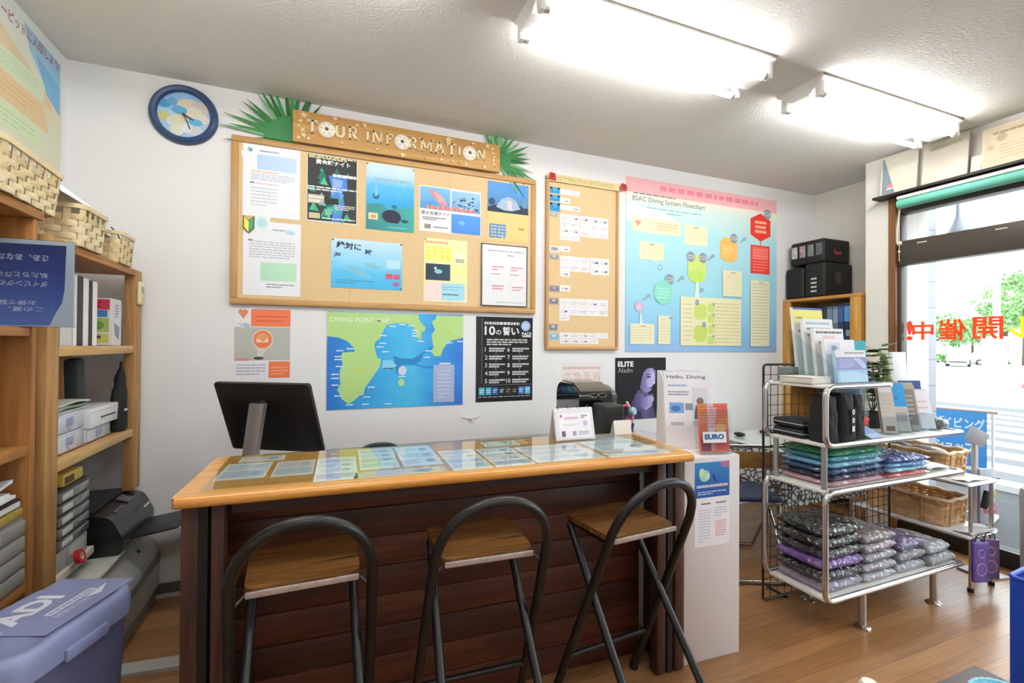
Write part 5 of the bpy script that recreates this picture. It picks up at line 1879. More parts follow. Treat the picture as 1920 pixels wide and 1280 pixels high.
m.tube(fillet([(.078, -.165, .30), (.078, -.175, .24), (.078, -.165, .19), (.074, -.15, .17)], .02), .004, mat('#c9c9cc', rough=.15, metal=1), n=8)
m.build('chrome_lever', cm)
sp = thing('speaker_box', 'dark square box with grey edge beside the coffee machine', 'box', (1.35, 2.03, .7256), R(-4))
m = MB(); m.box((0, 0, .137), (.115, .13, .274), mat('#242523', rough=.5), bev=.014, seg=3); m.build('body', sp)
m = MB(); m.box((.0, -.0655, .135), (.09, .004, .22), mat('#161616', rough=.7, bump=.2, scale=200), bev=.002); m.build('grille', sp)

cd = thing('blank_card', 'small blank white card standing on the counter corner beside the coffee machine', 'card', on_counter(1.665, .40), CROT)
m = MB(); m.box((0, 0, .033), (.092, .002, .066), mat('#fbfbf4', rough=.6, var=.01), rot=(R(-8), 0, 0)); m.build('card_front', cd)
m = MB(); m.box((0, .022, .030), (.09, .002, .062), mat('#e4e5de', rough=.6), rot=(R(22), 0, 0)); m.build('card_back', cd)

# pens and a pink cable in front of the portrait poster, on a low side table
tb = thing('side_cupboard', 'low white cupboard behind the counter end under the portrait poster', 'cupboard', (1.745, 2.35, 0))
m = MB(); m.box((0, 0, .355), (.46, .5, .71), mat('#d6d4d4', rough=.5), bev=.004); m.build('body', tb)
m = MB(); m.box((0, 0, .722), (.48, .52, .024), mat('#cfcdd0', rough=.4), bev=.004); m.build('top_board', tb)
ps = thing('pen_stand', 'clear pen stand with pink tube, red pen and blue scissors before the portrait poster', 'pen stand', (1.60, 2.20, .7345))
m = MB(); m.lathe([(.032, 0), (.034, .09), (.031, .09), (.029, .004)], clear('acrylic', '#f4f8fa', 1.4, .02), 20, caps=(True, False)); m.build('cup', ps)
m = MB()
m.tube(fillet([(-.02, 0, .02), (-.055, 0, .13), (-.075, 0, .19), (-.03, 0, .235), (.02, 0, .20), (.012, .0, .14)], .05), .006, mat('#d84a6c', rough=.4)); m.build('pink_tube', ps)
m = MB(); m.cyl((-.006, .0, .01), (-.012, 0, .145), .006, mat('#c8202c', rough=.4)); m.ball((-.012, 0, .148), .009, mat('#d02a30', rough=.3), 2); m.build('red_pen', ps)
m = MB(); m.cyl((.015, 0, .01), (.03, 0, .17), .005, mat('#e9e6ea', rough=.3)); m.cyl((.03, 0, .17), (-.015, 0, .245), .006, mat('#efeaea', rough=.3)); m.build('white_pen', ps)
m = MB(); m.box((.0, -.02, .07), (.016, .008, .12), mat('#38307a', rough=.4), rot=(0, .25, 0), bev=.003); m.box((-.012, -.02, .08), (.012, .008, .10), mat('#2a2a60', rough=.4), rot=(0, -.2, 0), bev=.003); m.build('scissors', ps)
m = MB(); m.lathe([(.022, 0), (.024, .02), (.018, .028)], mat('#8fb4c4', rough=.2), 18, Matrix.Translation((.012, 0, .19)) @ Euler((R(80), 0, .3)).to_matrix().to_4x4()); m.build('blue_disc', ps)
gc = thing('glass_dish', 'low clear glass dish beside the pen stand', 'dish', (1.86, 2.18, .7345))
m = MB(); m.lathe([(.045, 0), (.075, .05), (.072, .05), (.043, .006)], clear('acrylic', '#f4f8fa', 1.4, .02), 24, caps=(True, False)); m.build('bowl', gc)

# ---- brochure holders on the white cabinet
bh = thing('brochure_holder', 'white cardboard holder of Hello Diving brochures on the white cabinet', 'brochure holder', (1.57, 1.745, .8348), R(-24))
m = MB()
m.prism([(-.066, 0), (.06, 0), (.055, .14), (.0, .34), (-.055, .30)], -.105, -.1015, WH, Matrix(((0, 0, 1, 0), (1, 0, 0, 0), (0, 1, 0, 0), (0, 0, 0, 1))))
m.prism([(-.066, 0), (.06, 0), (.055, .14), (.0, .34), (-.055, .30)], .1015, .105, WH, Matrix(((0, 0, 1, 0), (1, 0, 0, 0), (0, 1, 0, 0), (0, 0, 0, 1))))
m.box((0, .058, .17), (.205, .003, .34), mat('#d9d9dc', rough=.5))
m.box((0, 0, .0015), (.205, .12, .003), WH)
m.box((0, -.085, .05), (.205, .003, .10), WH, rot=(R(-3), 0, 0))
m.build('holder', bh)
s = Sheet(.203, .335, '#eef0f6', t=.016)
s.text('Hello, Diving', .06, .05, .06, '#4a5068', w=.86, bold=.01)
s.lines(.08, .17, .5, .21, 1, '#9ab0d4', .6, 3, 4); s.lines(.08, .26, .55, .33, 2, '#8f97a8', .5, 4, 4)
s.rect(.6, .22, .95, .6, '#dde2ee'); s.ell(.78, .40, .08, '#8a7a74', ry=.05); s.poly([(.68, .46), (.86, .46), (.92, .64), (.64, .64)], '#5a6468')
s.rect(.1, .42, .42, .56, '#7fb0e4'); s.ell(.24, .5, .1, '#4a7cc8', ry=.04); s.rect(.45, .43, .62, .52, '#9098ac')
s.rect(.12, .68, .4, .86, '#b9bec8'); s.poly([(.15, .84), (.28, .72), (.38, .84)], '#7a8498'); s.rect(.6, .66, .9, .82, '#c9d4e8')
s.put('brochures', (-.1015, -.072, .006), (R(83), 0, 0), parent=bh)
lh = thing('leaflet_holder', 'clear holder of orange and pink leaflets at the front of the white cabinet', 'leaflet holder', (1.562, 1.558, .8348), R(-14))
s = Sheet(.135, .205, '#e0765a', t=.008)
s.rect(.0, .0, .34, .25, '#e08a4a'); s.rect(.3, .0, .52, .6, '#d9c4d4'); s.rect(.52, .02, .98, .3, '#df6f5e'); s.rect(.02, .26, .32, .42, '#e2946a'); s.poly([(.4, .08), (.62, .08), (.58, .55), (.42, .55)], '#e9b0b8')
s.rect(.55, .3, .98, .5, '#e08a4e'); s.ell(.72, .5, .18, '#e6b070', ry=.09); s.poly([(.6, .62), (.98, .55), (.98, .95), (.55, .95)], '#cf5a50'); s.rect(.06, .74, .4, .97, '#8a4a50'); s.rect(.38, .72, .46, .97, '#c99aa4')
s.lines(.05, .04, .95, .5, 8, '#c85a48', .2, 5, 5)
s.put('leaflets', (-.0675, -.016, .006), (R(84), 0, 0), parent=lh)
m = MB()
for y in (-.030, .014): m.box((0, y, .095), (.142, .002, .185), clear('acrylic', '#f4f8fa', 1.4, .02), rot=(R(-6), 0, 0))
m.box((0, -.006, .002), (.142, .06, .004), clear('acrylic', '#f4f8fa', 1.4, .02))
m.build('clear_stand', lh)
s = Sheet(.105, .045, '#eef2f8', t=.0008); s.text('EURO', .07, .2, .5, '#2f5fa8', w=.84, bold=.06)
s.put('white_label', (-.066, -.044, .052), (R(84), 0, 0), parent=lh)

# ================================================================ folding bar stools
SEATW = wood('stool_seat_wood', '#3a200d', '#845a28', 'X', 2.2, .4, .25)
TUBEB = mat('#131212', rough=.38, var=.1)
def make_stool(label):
    t = thing('bar_stool', label, 'bar stool', (0, 0, 0), 0, 'folding bar stools along the counter')
    zs = .655
    m = MB()
    ring = fillet([(-.14, -.145, 0), (.14, -.145, 0), (.15, .13, 0), (-.15, .13, 0)], .045, 5, closed=True)
    m.prism([(p.x, p.y) for p in ring], zs, zs + .018, SEATW)
    st_ = m.build('seat', t)
    m = MB()
    m.box((0, -.1465, zs + .006), (.272, .010, .016), mat('#a09088', rough=.4, var=.2, scale=60), bev=.004)
    m.build('seat_edge', st_)
    m = MB()
    m.tube([(-.13, -.10, zs - .010), (-.13, .11, zs - .010)], .009, TUBEB)
    m.tube([(.13, -.10, zs - .010), (.13, .11, zs - .010)], .009, TUBEB)
    m.tube([(-.13, .10, zs - .010), (.13, .10, zs - .010)], .009, TUBEB)
    m.build('seat_frame', t)
    m = MB()
    def lp(x, z):
        return (x, .13 - (z / .655) * .285, z)
    pts = [lp(-.19, .015), lp(-.176, .50), lp(-.168, .70)]
    for k in range(1, 16):
        a = PI - PI * k / 16
        pts.append(lp(.165 * math.cos(a), .695 + .165 * math.sin(a)))
    pts += [lp(.168, .70), lp(.176, .50), lp(.19, .015)]
    m.tube(pts, .0148, TUBEB, n=12)
    m.build('back_hoop', t)
    for s_ in (-1, 1):
        m = MB()
        m.tube([(s_ * .135, .105, zs - .018), (s_ * .150, -.38, .015)], .0135, TUBEB, n=12)
        m.build('leg', t)
    for nm, a, b__ in (('foot_rail', lp(-.185, .20), lp(.185, .20)), ('cross_rail', (-.146, -.27, .155), (.146, -.27, .155))):
        m = MB(); m.tube([a, b__], .010, TUBEB); m.build(nm, t)
    for x, y in ((-.19, .1235), (.19, .1235), (-.150, -.38), (.150, -.38)):
        m = MB(); m.cyl((x, y, 0), (x, y, .026), .017, mat('#0f0f0f', rough=.8)); m.build('rubber_foot', t)
    for s_ in (-1, 1):
        m = MB(); m.tube([(s_ * .138, -.12, zs - .004), (s_ * .165, -.148, zs - .022)], .004, mat('#2a2a2a', rough=.4), n=6); m.build('pivot_rod', t)
    return t
s1 = make_stool('black tube bar stool at the shelf end of the counter')
s1.location = (-.035, 1.492, 0)
s1.rotation_euler = (0, 0, R(1))
dup(s1, (.478, 1.462, 0), R(-3), 'black tube bar stool between the two others at the counter')
dup(s1, (1.0, 1.44, 0), R(5), 'black tube bar stool beside the white cabinet')
# ================================================================ right side of the shop
CHR = mat('#c9c6c2', rough=.18, metal=1., var=.03)
DECK = mat('#e3e1da', rough=.4, var=.02)
RX0, RX1, RY0, RY1 = 2.05, 3.09, 1.40, 1.70
rk = thing('display_rack', 'chrome tube display rack with four pale shelves stacked with bagged shirts', 'rack', (RX0, RY0, 0))
def deck(z, x1, nm='shelf_deck'):
    m = MB()
    m.box((x1 / 2, (RY1 - RY0) / 2, z - .008), (x1 - .03, RY1 - RY0 - .02, .014), DECK, bev=.003)
    m.build(nm, rk)
W_ = RX1 - RX0
for z, x1 in ((.183, W_), (.657, W_), (.862, W_), (1.122, .47)):
    deck(z, x1)
def hoop(y, z0, z1, x1a, x1b, nm):
    """bent tube: along the lower shelf, up the end, back along the upper shelf"""
    m = MB()
    m.tube(fillet([(x1a, y, z0), (0, y, z0), (0, y, z1), (x1b, y, z1)], .05, 8), .0125, CHR, n=12)
    m.build(nm, rk)
for y in (0, RY1 - RY0):
    hoop(y, .176, .650, W_, W_, 'end_hoop')
    hoop(y, .855, 1.115, W_, .44, 'end_hoop')
    for x in (.03,):
        m = MB(); m.cyl((x + .005, y * .8 + .03, .657), (x + .005, y * .8 + .03, .85), .0125, mat('#a9a7a4', rough=.3, metal=.8), n=12); m.build('riser', rk)
m = MB()
for z, x in ((.176, W_), (.650, W_), (.855, W_), (1.115, .46)):
    m.tube([(x, 0, z), (x, RY1 - RY0, z)], .0125, CHR, n=10)
m.build('cross_rails', rk)
for x in (.28, .84):
    for y in (.02, .28):
        m = MB()
        m.cyl((x, y, .012), (x, y, .172), .0165, mat('#b5b0aa', rough=.3, metal=.8), n=16)
        m.lathe([(.034, 0), (.034, .004), (.018, .014)], CHR, 20, Matrix.Translation((x, y, 0)))
        m.build('leg', rk)

# ---- bagged clothing
def shirt_pack(label, cx, cy, z, w, d, h, cloth, seed, grp, rot=0., tilt=0., sheen=.85):
    q = random.Random(seed)
    key = ('pack', cloth, sheen)
    if key not in MATS:
        m_, nt, b = new_mat('bagged_cloth_' + cloth.strip('#'))
        b.inputs['Base Color'].default_value = lin(cloth)
        b.inputs['Roughness'].default_value = .6
        b.inputs['Coat Weight'].default_value = sheen
        b.inputs['Coat Roughness'].default_value = .09
        b.inputs['Coat IOR'].default_value = 1.9
        tc = nt.nodes.new('ShaderNodeTexCoord')
        nz = nt.nodes.new('ShaderNodeTexNoise')          # crumpled film: facets from warped cells
        nz.inputs['Scale'].default_value = 14
        nt.links.new(tc.outputs['Object'], nz.inputs['Vector'])
        ad = nt.nodes.new('ShaderNodeVectorMath')
        ad.operation = 'MULTIPLY_ADD'
        ad.inputs[1].default_value = (.12, .12, .12)
        nt.links.new(nz.outputs['Color'], ad.inputs[0])
        nt.links.new(tc.outputs['Object'], ad.inputs[2])
        vo = nt.nodes.new('ShaderNodeTexVoronoi')
        vo.inputs['Scale'].default_value = 24
        nt.links.new(ad.outputs[0], vo.inputs['Vector'])
        bp = nt.nodes.new('ShaderNodeBump')
        bp.inputs['Strength'].default_value = 1
        bp.inputs['Distance'].default_value = .028
        nt.links.new(vo.outputs['Distance'], bp.inputs['Height'])
        nt.links.new(bp.outputs['Normal'], b.inputs['Coat Normal'])
        b2 = nt.nodes.new('ShaderNodeBump')
        b2.inputs['Strength'].default_value = .4
        b2.inputs['Distance'].default_value = .012
        nt.links.new(nz.outputs['Fac'], b2.inputs['Height'])
        nt.links.new(b2.outputs['Normal'], b.inputs['Normal'])
        MATS[key] = m_
    mt = MATS[key]
    m = MB()
    nx, ny = 26, 22
    off = Vector((seed * 3.7, seed * 1.3, seed * .9))
    def surf(top):
        rows = []
        for j in range(ny + 1):
            r_ = []
            for i in range(nx + 1):
                a, b = i / nx * 2 - 1, j / ny * 2 - 1
                a, b = math.copysign(abs(a) ** .75, a), math.copysign(abs(b) ** .75, b)
                e = ((1 - abs(a) ** 9) * (1 - abs(b) ** 9)) ** .6
                v = Vector((a * w * 8, b * d * 8, 0)) + off
                n1 = noise.noise(v * 1.1)
                n2 = noise.noise(v * 3.3 + Vector((5, 1, 2)))
                x = a * w / 2 * (1 + .03 * n1)
                y = b * d / 2 * (1 + .03 * noise.noise(v * .9 + Vector((9, 9, 1))))
                if top:
                    zz = h * .5 + h * .5 * e * (.86 + .14 * n1) + h * .10 * n2 * e
                else:
                    zz = h * .5 - h * .5 * min(1, e * 1.25)
                r_.append((x, y, zz))
            rows.append(r_)
        return rows
    T, B = surf(True), surf(False)
    m.quadgrid(T, mt)
    m.quadgrid([r_[::-1] for r_ in B], mt)
    bmesh.ops.remove_doubles(m.bm, verts=m.bm.verts[:], dist=.0004)
    o = m.build('bagged_shirt', None, (cx, cy, z), (0, tilt, rot), angle=70)
    tag(o, label, 'shirt', grp)
    return o
# upper stack: green to pink
zc = .6575
for k, (c, nm) in enumerate((('#c79aa6', 'pink folded shirt in a clear bag, lowest of the green-topped stack'), ('#2c3450', 'dark navy folded shirt in a clear bag, second from the bottom of the green-topped stack'),
                             ('#33507f', 'navy blue folded shirt in a clear bag in the middle of the green-topped stack'), ('#7fb8d8', 'light blue folded shirt in a clear bag, third from the top of the green-topped stack'),
                             ('#3f9aa4', 'teal folded shirt in a clear bag, second from the top of the green-topped stack'), ('#1f8f55', 'green folded shirt in a clear bag, topmost of its stack on the rack'))):
    shirt_pack(nm, 2.315 + .006 * math.sin(k * 2), 1.55, zc, .39, .255, .0275, c, k + 1, 'bagged shirts on the second rack shelf', .02 * math.sin(k * 3))
    zc += .0278
zc = .6575
for k, (c, nm) in enumerate((('#cc6a62', 'coral folded shirt in a clear bag, lowest of the blue-topped stack'), ('#8ec9dc', 'pale cyan folded shirt in a clear bag in the blue-topped stack'),
                             ('#6f9fcc', 'mid blue folded shirt in a clear bag under the royal blue one'), ('#2c44a0', 'royal blue folded shirt in a clear bag, topmost of its stack'))):
    shirt_pack(nm, 2.70 + .008 * k % .01, 1.545, zc, .32, .25, .0235, c, k + 21, 'bagged shirts on the second rack shelf', -.03 + .03 * math.sin(k * 2))
    zc += .0238
# bottom shelf
def stack(x, y, w, d, items, z=.1835, h=.047, grp='bagged clothes on the bottom rack shelf', s0=40):
    s0 += 0
    for k, (c, nm) in enumerate(items):
        shirt_pack(nm, x + .006 * math.sin(k * 2.1 + s0), y, z, w, d, h, c, s0 + k, grp, .03 * math.sin(k * 1.7 + s0))
        z += h + .0004
stack(2.225, 1.555, .27, .25, (('#8a7f94', 'silvery lilac bagged shirt, lowest of the tall dark stack'), ('#0d0d0f', 'black bagged shirt, second from the bottom of the tall dark stack'), ('#6f4a96', 'purple bagged shirt in the tall dark stack'),
                            ('#242427', 'charcoal bagged shirt above the purple one'), ('#101012', 'black bagged shirt, second from the top of the tall dark stack'), ('#0e0f0f', 'black bagged shirt, topmost of the tall dark stack')), h=.049)
stack(2.485, 1.55, .235, .25, (('#9a9aa2', 'pale grey bagged shirt, lowest beside the tall dark stack'), ('#8f8994', 'grey bagged shirt, second from the bottom beside the tall dark stack'), ('#8a8690', 'mauve grey bagged shirt in the middle beside the tall dark stack'),
                             ('#8f8488', 'mauve grey bagged shirt, second from the top beside the tall dark stack'), ('#7f7676', 'taupe bagged shirt, topmost beside the tall dark stack')), h=.045, s0=60)
stack(2.728, 1.545, .215, .24, (('#8c8e94', 'grey bagged shirt under another in the low grey stack'), ('#7a7c82', 'dark grey bagged shirt on top of the low grey stack'), ('#5f4f7a', 'dull violet bagged shirt lying across the low grey stack')), h=.052, s0=80)
shirt_pack('grey bagged shirt at the open end of the bottom shelf', 2.962, 1.535, .1835, .22, .25, .055, '#85888e', 91, 'bagged clothes on the bottom rack shelf')
shirt_pack('light grey bagged shirt sloping over the open end of the bottom shelf', 2.945, 1.54, .2392, .22, .24, .052, '#9a9da2', 92, 'bagged clothes on the bottom rack shelf', .1, R(3))
# white papers at the end of the second shelf
m = MB()
rows = [[(2.875 + .026 * i, 1.43 + .03 * j, .668 + .004 * math.sin(i * .8 + j) + .006) for i in range(8)] for j in range(8)]
m.quadgrid(rows, mat('#dedad6', rough=.4, var=.04))
m.quadgrid([[(a, b, c - .008) for a, b, c in r_] for r_ in rows], mat('#cfcac4', rough=.4, var=.04))
tag(m.build('paper_bags'), 'flat white paper bags at the open end of the second rack shelf', 'paper bags')

# ---- third shelf: black bags, cloth, stands
z3 = .8625
for k, (z_, nm) in enumerate(((z3, 'folded black garment with a grey edge, lower of two behind the chrome tube'), (z3 + .043, 'folded black garment with a grey edge, upper of two behind the chrome tube'))):
    t = thing('folded_garment', nm, 'garment', (2.17, 1.607, z_), R(-4), 'folded black garments')
    m = MB(); m.box((0, 0, .020), (.17, .17, .040), mat('#17181c', rough=.7, bump=.2), bev=.014, seg=3); m.build('cloth', t)
    m = MB(); m.tube([(-.085, -.083, .021), (.0, -.088, .018), (.084, -.084, .014)], .0028, mat('#9a9ca4', rough=.5), n=6); m.tube([(-.0865, -.08, .021), (-.0865, .08, .022)], .0028, mat('#9a9ca4', rough=.5), n=6); m.build('piping', t)
BAGM = mat('#111113', rough=.75, bump=.35, scale=60)
def soft_bag(label, x, y, w, d, h, rot=0., nums=None):
    t = thing('drawstring_bag', label, 'bag', (x, y, z3), rot)
    m = MB()
    rows = []
    for k in range(9):
        f_ = k / 8
        sc = 1.02 - .10 * f_ - .15 * f_ ** 6
        rows.append([(p.x * sc + .004 * math.sin(k * 2 + i), p.y * sc + .004 * math.cos(k * 1.7 + i * 1.3), h * f_) for i, p in enumerate(round_rect(w, d, min(w, d) * .3, 4))])
    V = m.quadgrid(rows, BAGM, closed_u=True)
    m.bm.faces.new(V[0][::-1]); m.bm.faces.new(V[-1])
    m.build('body', t, angle=60)
    if nums:
        s = Sheet(.03, .115, BAGM, t=.0006)
        for i, c in enumerate(nums): s.text(c, .15, .02 + i * .33, .22, '#e4e4e6', w=.6, bold=.05)
        s.put('white_numerals', (-.006, -d / 2 - .0065, .035), BACK, parent=t)
    m = MB(); m.tube([(-w * .2, -d * .25, h), (-w * .1, -d * .3, h + .012), (w * .15, -d * .25, h - .004)], .004, mat('#8f8f94', rough=.4), n=6); m.build('cord', t)
    return t
soft_bag('black drawstring bag directly behind the chrome tube', 2.125, 1.462, .085, .10, .205)
soft_bag('black drawstring bag with white numerals on the third rack shelf', 2.235, 1.47, .105, .12, .215, 0, '001')
soft_bag('black soft bag without numerals beside the red cloth', 2.335, 1.49, .075, .13, .205)
m = MB()
for cx, cy, cz, r_, sc in ((2.43, 1.53, z3 + .085, .035, (1, .8, 1.3)), (2.455, 1.505, z3 + .065, .035, (1.3, .7, .9)), (2.42, 1.515, z3 + .052, .04, (.9, .9, 1.25)), (2.48, 1.50, z3 + .075, .022, (1.4, .6, .6))):
    m.ball((cx, cy, cz), r_, mat('#c42a34', rough=.7, bump=.3), 3, sc)
tag(m.build('red_cloth'), 'bright red crumpled cloth beside the black bags', 'cloth')
s = Sheet(.11, .085, '#a9c0e6', t=.002); s.rect(.05, .05, .95, .6, '#8fb0e0'); s.lines(.1, .65, .9, .9, 2, '#dfe6f2', .4, 3, 4)
tag(s.put('blue_leaflet', (2.385, 1.412, z3 + .0006), (R(28), 0, R(6))), 'light blue leaflet leaning on the front edge before the red cloth', 'leaflet')
AC = clear('acrylic', '#f4f8fa', 1.4, .02)
def acrylic_stand(label, x, y, w, h, rot, sheetfn=None, base='#d8d6d2', lean=14, tint=None):
    t = thing('leaflet_stand', label, 'leaflet stand', (x, y, z3), R(rot))
    m = MB()
    m.box((0, math.sin(R(lean)) * h / 2 - .002, math.cos(R(lean)) * h / 2 + .0026), (w, .004, h), tint or AC, rot=(R(-lean), 0, 0))
    m.box((0, math.sin(R(lean)) * .05 - .022, .045), (w, .003, .085), AC, rot=(R(-lean), 0, 0))
    m.box((0, .0, .0015), (w, .085, .003), AC)
    m.build('clear_stand', t)
    if sheetfn:
        s = Sheet(w * .94, h * .93, base, t=.003)
        sheetfn(s)
        s.put('leaflet', (-w * .47, -.012, .008), (R(90 - lean), 0, 0), parent=t)
    return t
GREYC = mat('#bfb6ae', rough=.4)
acrylic_stand('pale beige card stand nearest the red cloth on the third shelf', 2.615, 1.468, .075, .255, -24, lambda s: (s.rect(.1, .03, .9, .16, '#e9e6e0'), s.lines(.15, .3, .85, .6, 4, '#c4bcb2', .3, 3, 3), s.rect(.2, .86, .8, .96, '#8a6a54')), '#d5cdc4', 12, GREYC)
acrylic_stand('clear stand with bright blue card top on the third shelf', 2.72, 1.478, .10, .255, -24, lambda s: (s.rect(0, 0, 1, .48, '#3f9fe0'), s.ell(.5, .3, .08, '#2f7fc0'), s.rect(0, .5, 1, 1, '#c9c6c0'), s.rect(.1, .6, .9, .8, '#a9aaac')), '#cfd2d4', 14)
acrylic_stand('grey clear stand with dark frame behind the white leaflets', 2.83, 1.485, .08, .25, -30, lambda s: (s.rect(.1, .1, .9, .9, '#8f8680'), s.lines(.2, .2, .8, .8, 6, '#b9b2aa', .4, 5, 3)), '#b5aca6', 15, GREYC)
acrylic_stand('clear stand of white leaflets at the open end of the third shelf', 2.935, 1.478, .095, .225, -26, lambda s: (s.lines(.2, .25, .8, .7, 3, '#e0c9d2', .3, 3, 3), s.rect(.0, .0, 1, .04, '#dcd8e4')), '#ecebf2', 18)
# tall items behind
t = acrylic_stand('tall dark blue poster stand at the open end of the third shelf', 2.99, 1.565, .14, .26, -16, lambda s: (s.rect(.0, .0, 1, .6, '#34508c'), s.poly([(.1, .5), (.4, .2), (.6, .5)], '#5a7cb4'), s.rect(0, .6, 1, 1, '#2a3f74'), s.lines(.5, .65, .95, .9, 3, '#7f9cc8', .4, 3, 3)), '#34508c', 8)
t = thing('acrylic_photo_frame', 'clear photo frame with dark blue picture behind the red cloth', 'photo frame', (2.555, 1.60, z3), R(-12))
s = Sheet(.16, .22, grad('frame_photo', [(0, '#5a6a78'), (.5, '#2c4a6c'), (1, '#3f6a94')], 'Y', noise=.4), t=.003); s.lines(.1, .7, .9, .9, 3, '#9ab0bc', .4, 4, 4); s.put('picture', (-.08, 0, .004), (R(82), 0, 0), parent=t)
m = MB(); m.box((0, -.006, .117), (.17, .003, .23), AC, rot=(R(-8), 0, 0)); m.build('clear_front', t)
# potted plant and paper roll
pl = thing('potted_plant', 'small green leafy plant in a dark pot at the back of the third shelf', 'plant', (2.755, 1.625, z3))
m = MB(); m.lathe([(.036, 0), (.048, .085), (.044, .085), (.033, .006)], mat('#3a3630', rough=.6), 20, caps=(True, False)); m.build('pot', pl)
m = MB(); m.lathe([(.001, .076), (.044, .078)], mat('#2a2018', rough=.9), 16); m.build('soil', pl)
q = random.Random(3)
m = MB(); st2 = MB()
LG = [mat(c, rough=.5, var=.15) for c in ('#4f6f35', '#6a8a48', '#39552a', '#86a25e')]
for k in range(9):
    a = k * 2.4
    tip = Vector((.085 * math.cos(a), .022 * math.sin(a), .25 + .13 * q.random()))
    pts = [Vector((0, 0, .075)).lerp(tip, f_) + Vector((.02 * math.cos(a), .02 * math.sin(a), 0)) * math.sin(f_ * PI) for f_ in (0, .33, .66, 1)]
    st2.tube(pts, .0022, LG[0], n=6)
    for j in range(12):
        p = pts[1].lerp(pts[3], j / 8)
        b_ = a + j * 2.1
        d_ = Vector((math.cos(b_), math.sin(b_) * .8, .35)).normalized()
        n_ = Vector((-d_.y, d_.x, 0)).normalized()
        L_ = .055 + .025 * q.random()
        m.quadgrid([[p + d_ * L_ * f_ + n_ * w_ * L_ * .5 * math.sin(PI * min(1, f_ + .05)) + Vector((0, 0, -.012 * f_ * f_)) for w_ in (-1, 0, 1)] for f_ in (0, .35, .7, 1)], LG[q.randrange(4)])
st2.build('stems', pl); m.build('leaves', pl)
t = thing('mesh_roll', 'leaning roll wrapped in pale green paper behind the plant', 'roll', (3.0, 1.635, z3), 0)
t.rotation_euler = (R(-2), R(-16), 0)
m = MB(); m.cyl((0, 0, .006), (0, 0, .40), .019, mat('#b5bf9c', rough=.5, var=.15, scale=60), n=18); m.build('roll', t)
m = MB(); m.cyl((0, 0, .4), (0, 0, .404), .016, mat('#e9e4dc', rough=.6), n=18); m.build('end_cap', t)
t = thing('white_box_file', 'tall white sheet file standing behind the plant against the window', 'file', (3.05, 1.662, z3), R(-8))
m = MB(); m.box((0, 0, .203), (.10, .02, .40), mat('#e2e4e8', rough=.4), rot=(R(-3), 0, 0), bev=.002); m.build('cover', t)
m = MB(); m.box((.02, -.012, .15), (.07, .003, .16), mat('#c4c9d4', rough=.4), rot=(R(-3), 0, 0)); m.box((.035, -.0125, .22), (.012, .003, .03), mat('#5a6478', rough=.4), rot=(R(-3), 0, 0)); m.build('label', t)
t = thing('bubble_bundle', 'grey crumpled bundle at the far corner of the third shelf', 'bundle', (3.045, 1.475, z3))
m = MB(); m.ball((0, 0, .028), .045, mat('#5a625e', rough=.3, bump=.6, scale=50, coat=.6), 3, (1.1, .9, .62)); m.ball((.03, .015, .026), .03, mat('#3f4448', rough=.3, coat=.5), 3, (1, .9, .8)); m.build('wrap', t)
m = MB(); m.tube([(-.04, -.01, .05), (0, -.02, .068), (.045, -.01, .045)], .003, mat('#c9cac6', rough=.4), n=6); m.build('tie', t)

# ---- top shelf
z4 = 1.1225
t = thing('flat_carton', 'flat white carton on the top rack shelf', 'box', (2.125, 1.55, z4))
m = MB(); m.box((0, 0, .013), (.13, .16, .026), mat('#d5d2c6', rough=.5), bev=.002); m.build('carton', t)
m = MB(); m.box((0, 0, .0285), (.134, .164, .005), mat('#dcd9ce', rough=.5), bev=.001); m.build('lid', t)
t = thing('grey_case', 'flat grey case standing behind the flat white carton', 'case', (2.155, 1.66, z4))
m = MB(); m.box((0, 0, .035), (.085, .05, .07), mat('#6f7672', rough=.4), bev=.004); m.build('shell', t)
m = MB(); m.box((0, -.0255, .035), (.075, .002, .006), mat('#4a4f4c', rough=.4)); m.build('seam', t)
bt = thing('brochure_rack', 'clear stepped holder with five rows of white and blue brochures', 'brochure rack', (2.31, 1.435, z4))
m = MB()
for sx in (-.115, .115):
    m.prism([(-.01, 0), (.24, 0), (.255, .25), (.235, .25), (.0, .06)], sx - .0012, sx + .0012, AC, Matrix(((0, 0, 1, 0), (1, 0, 0, 0), (0, 1, 0, 0), (0, 0, 0, 1))))
m.box((0, .115, .0015), (.23, .25, .003), AC)
m.build('clear_sides', bt)
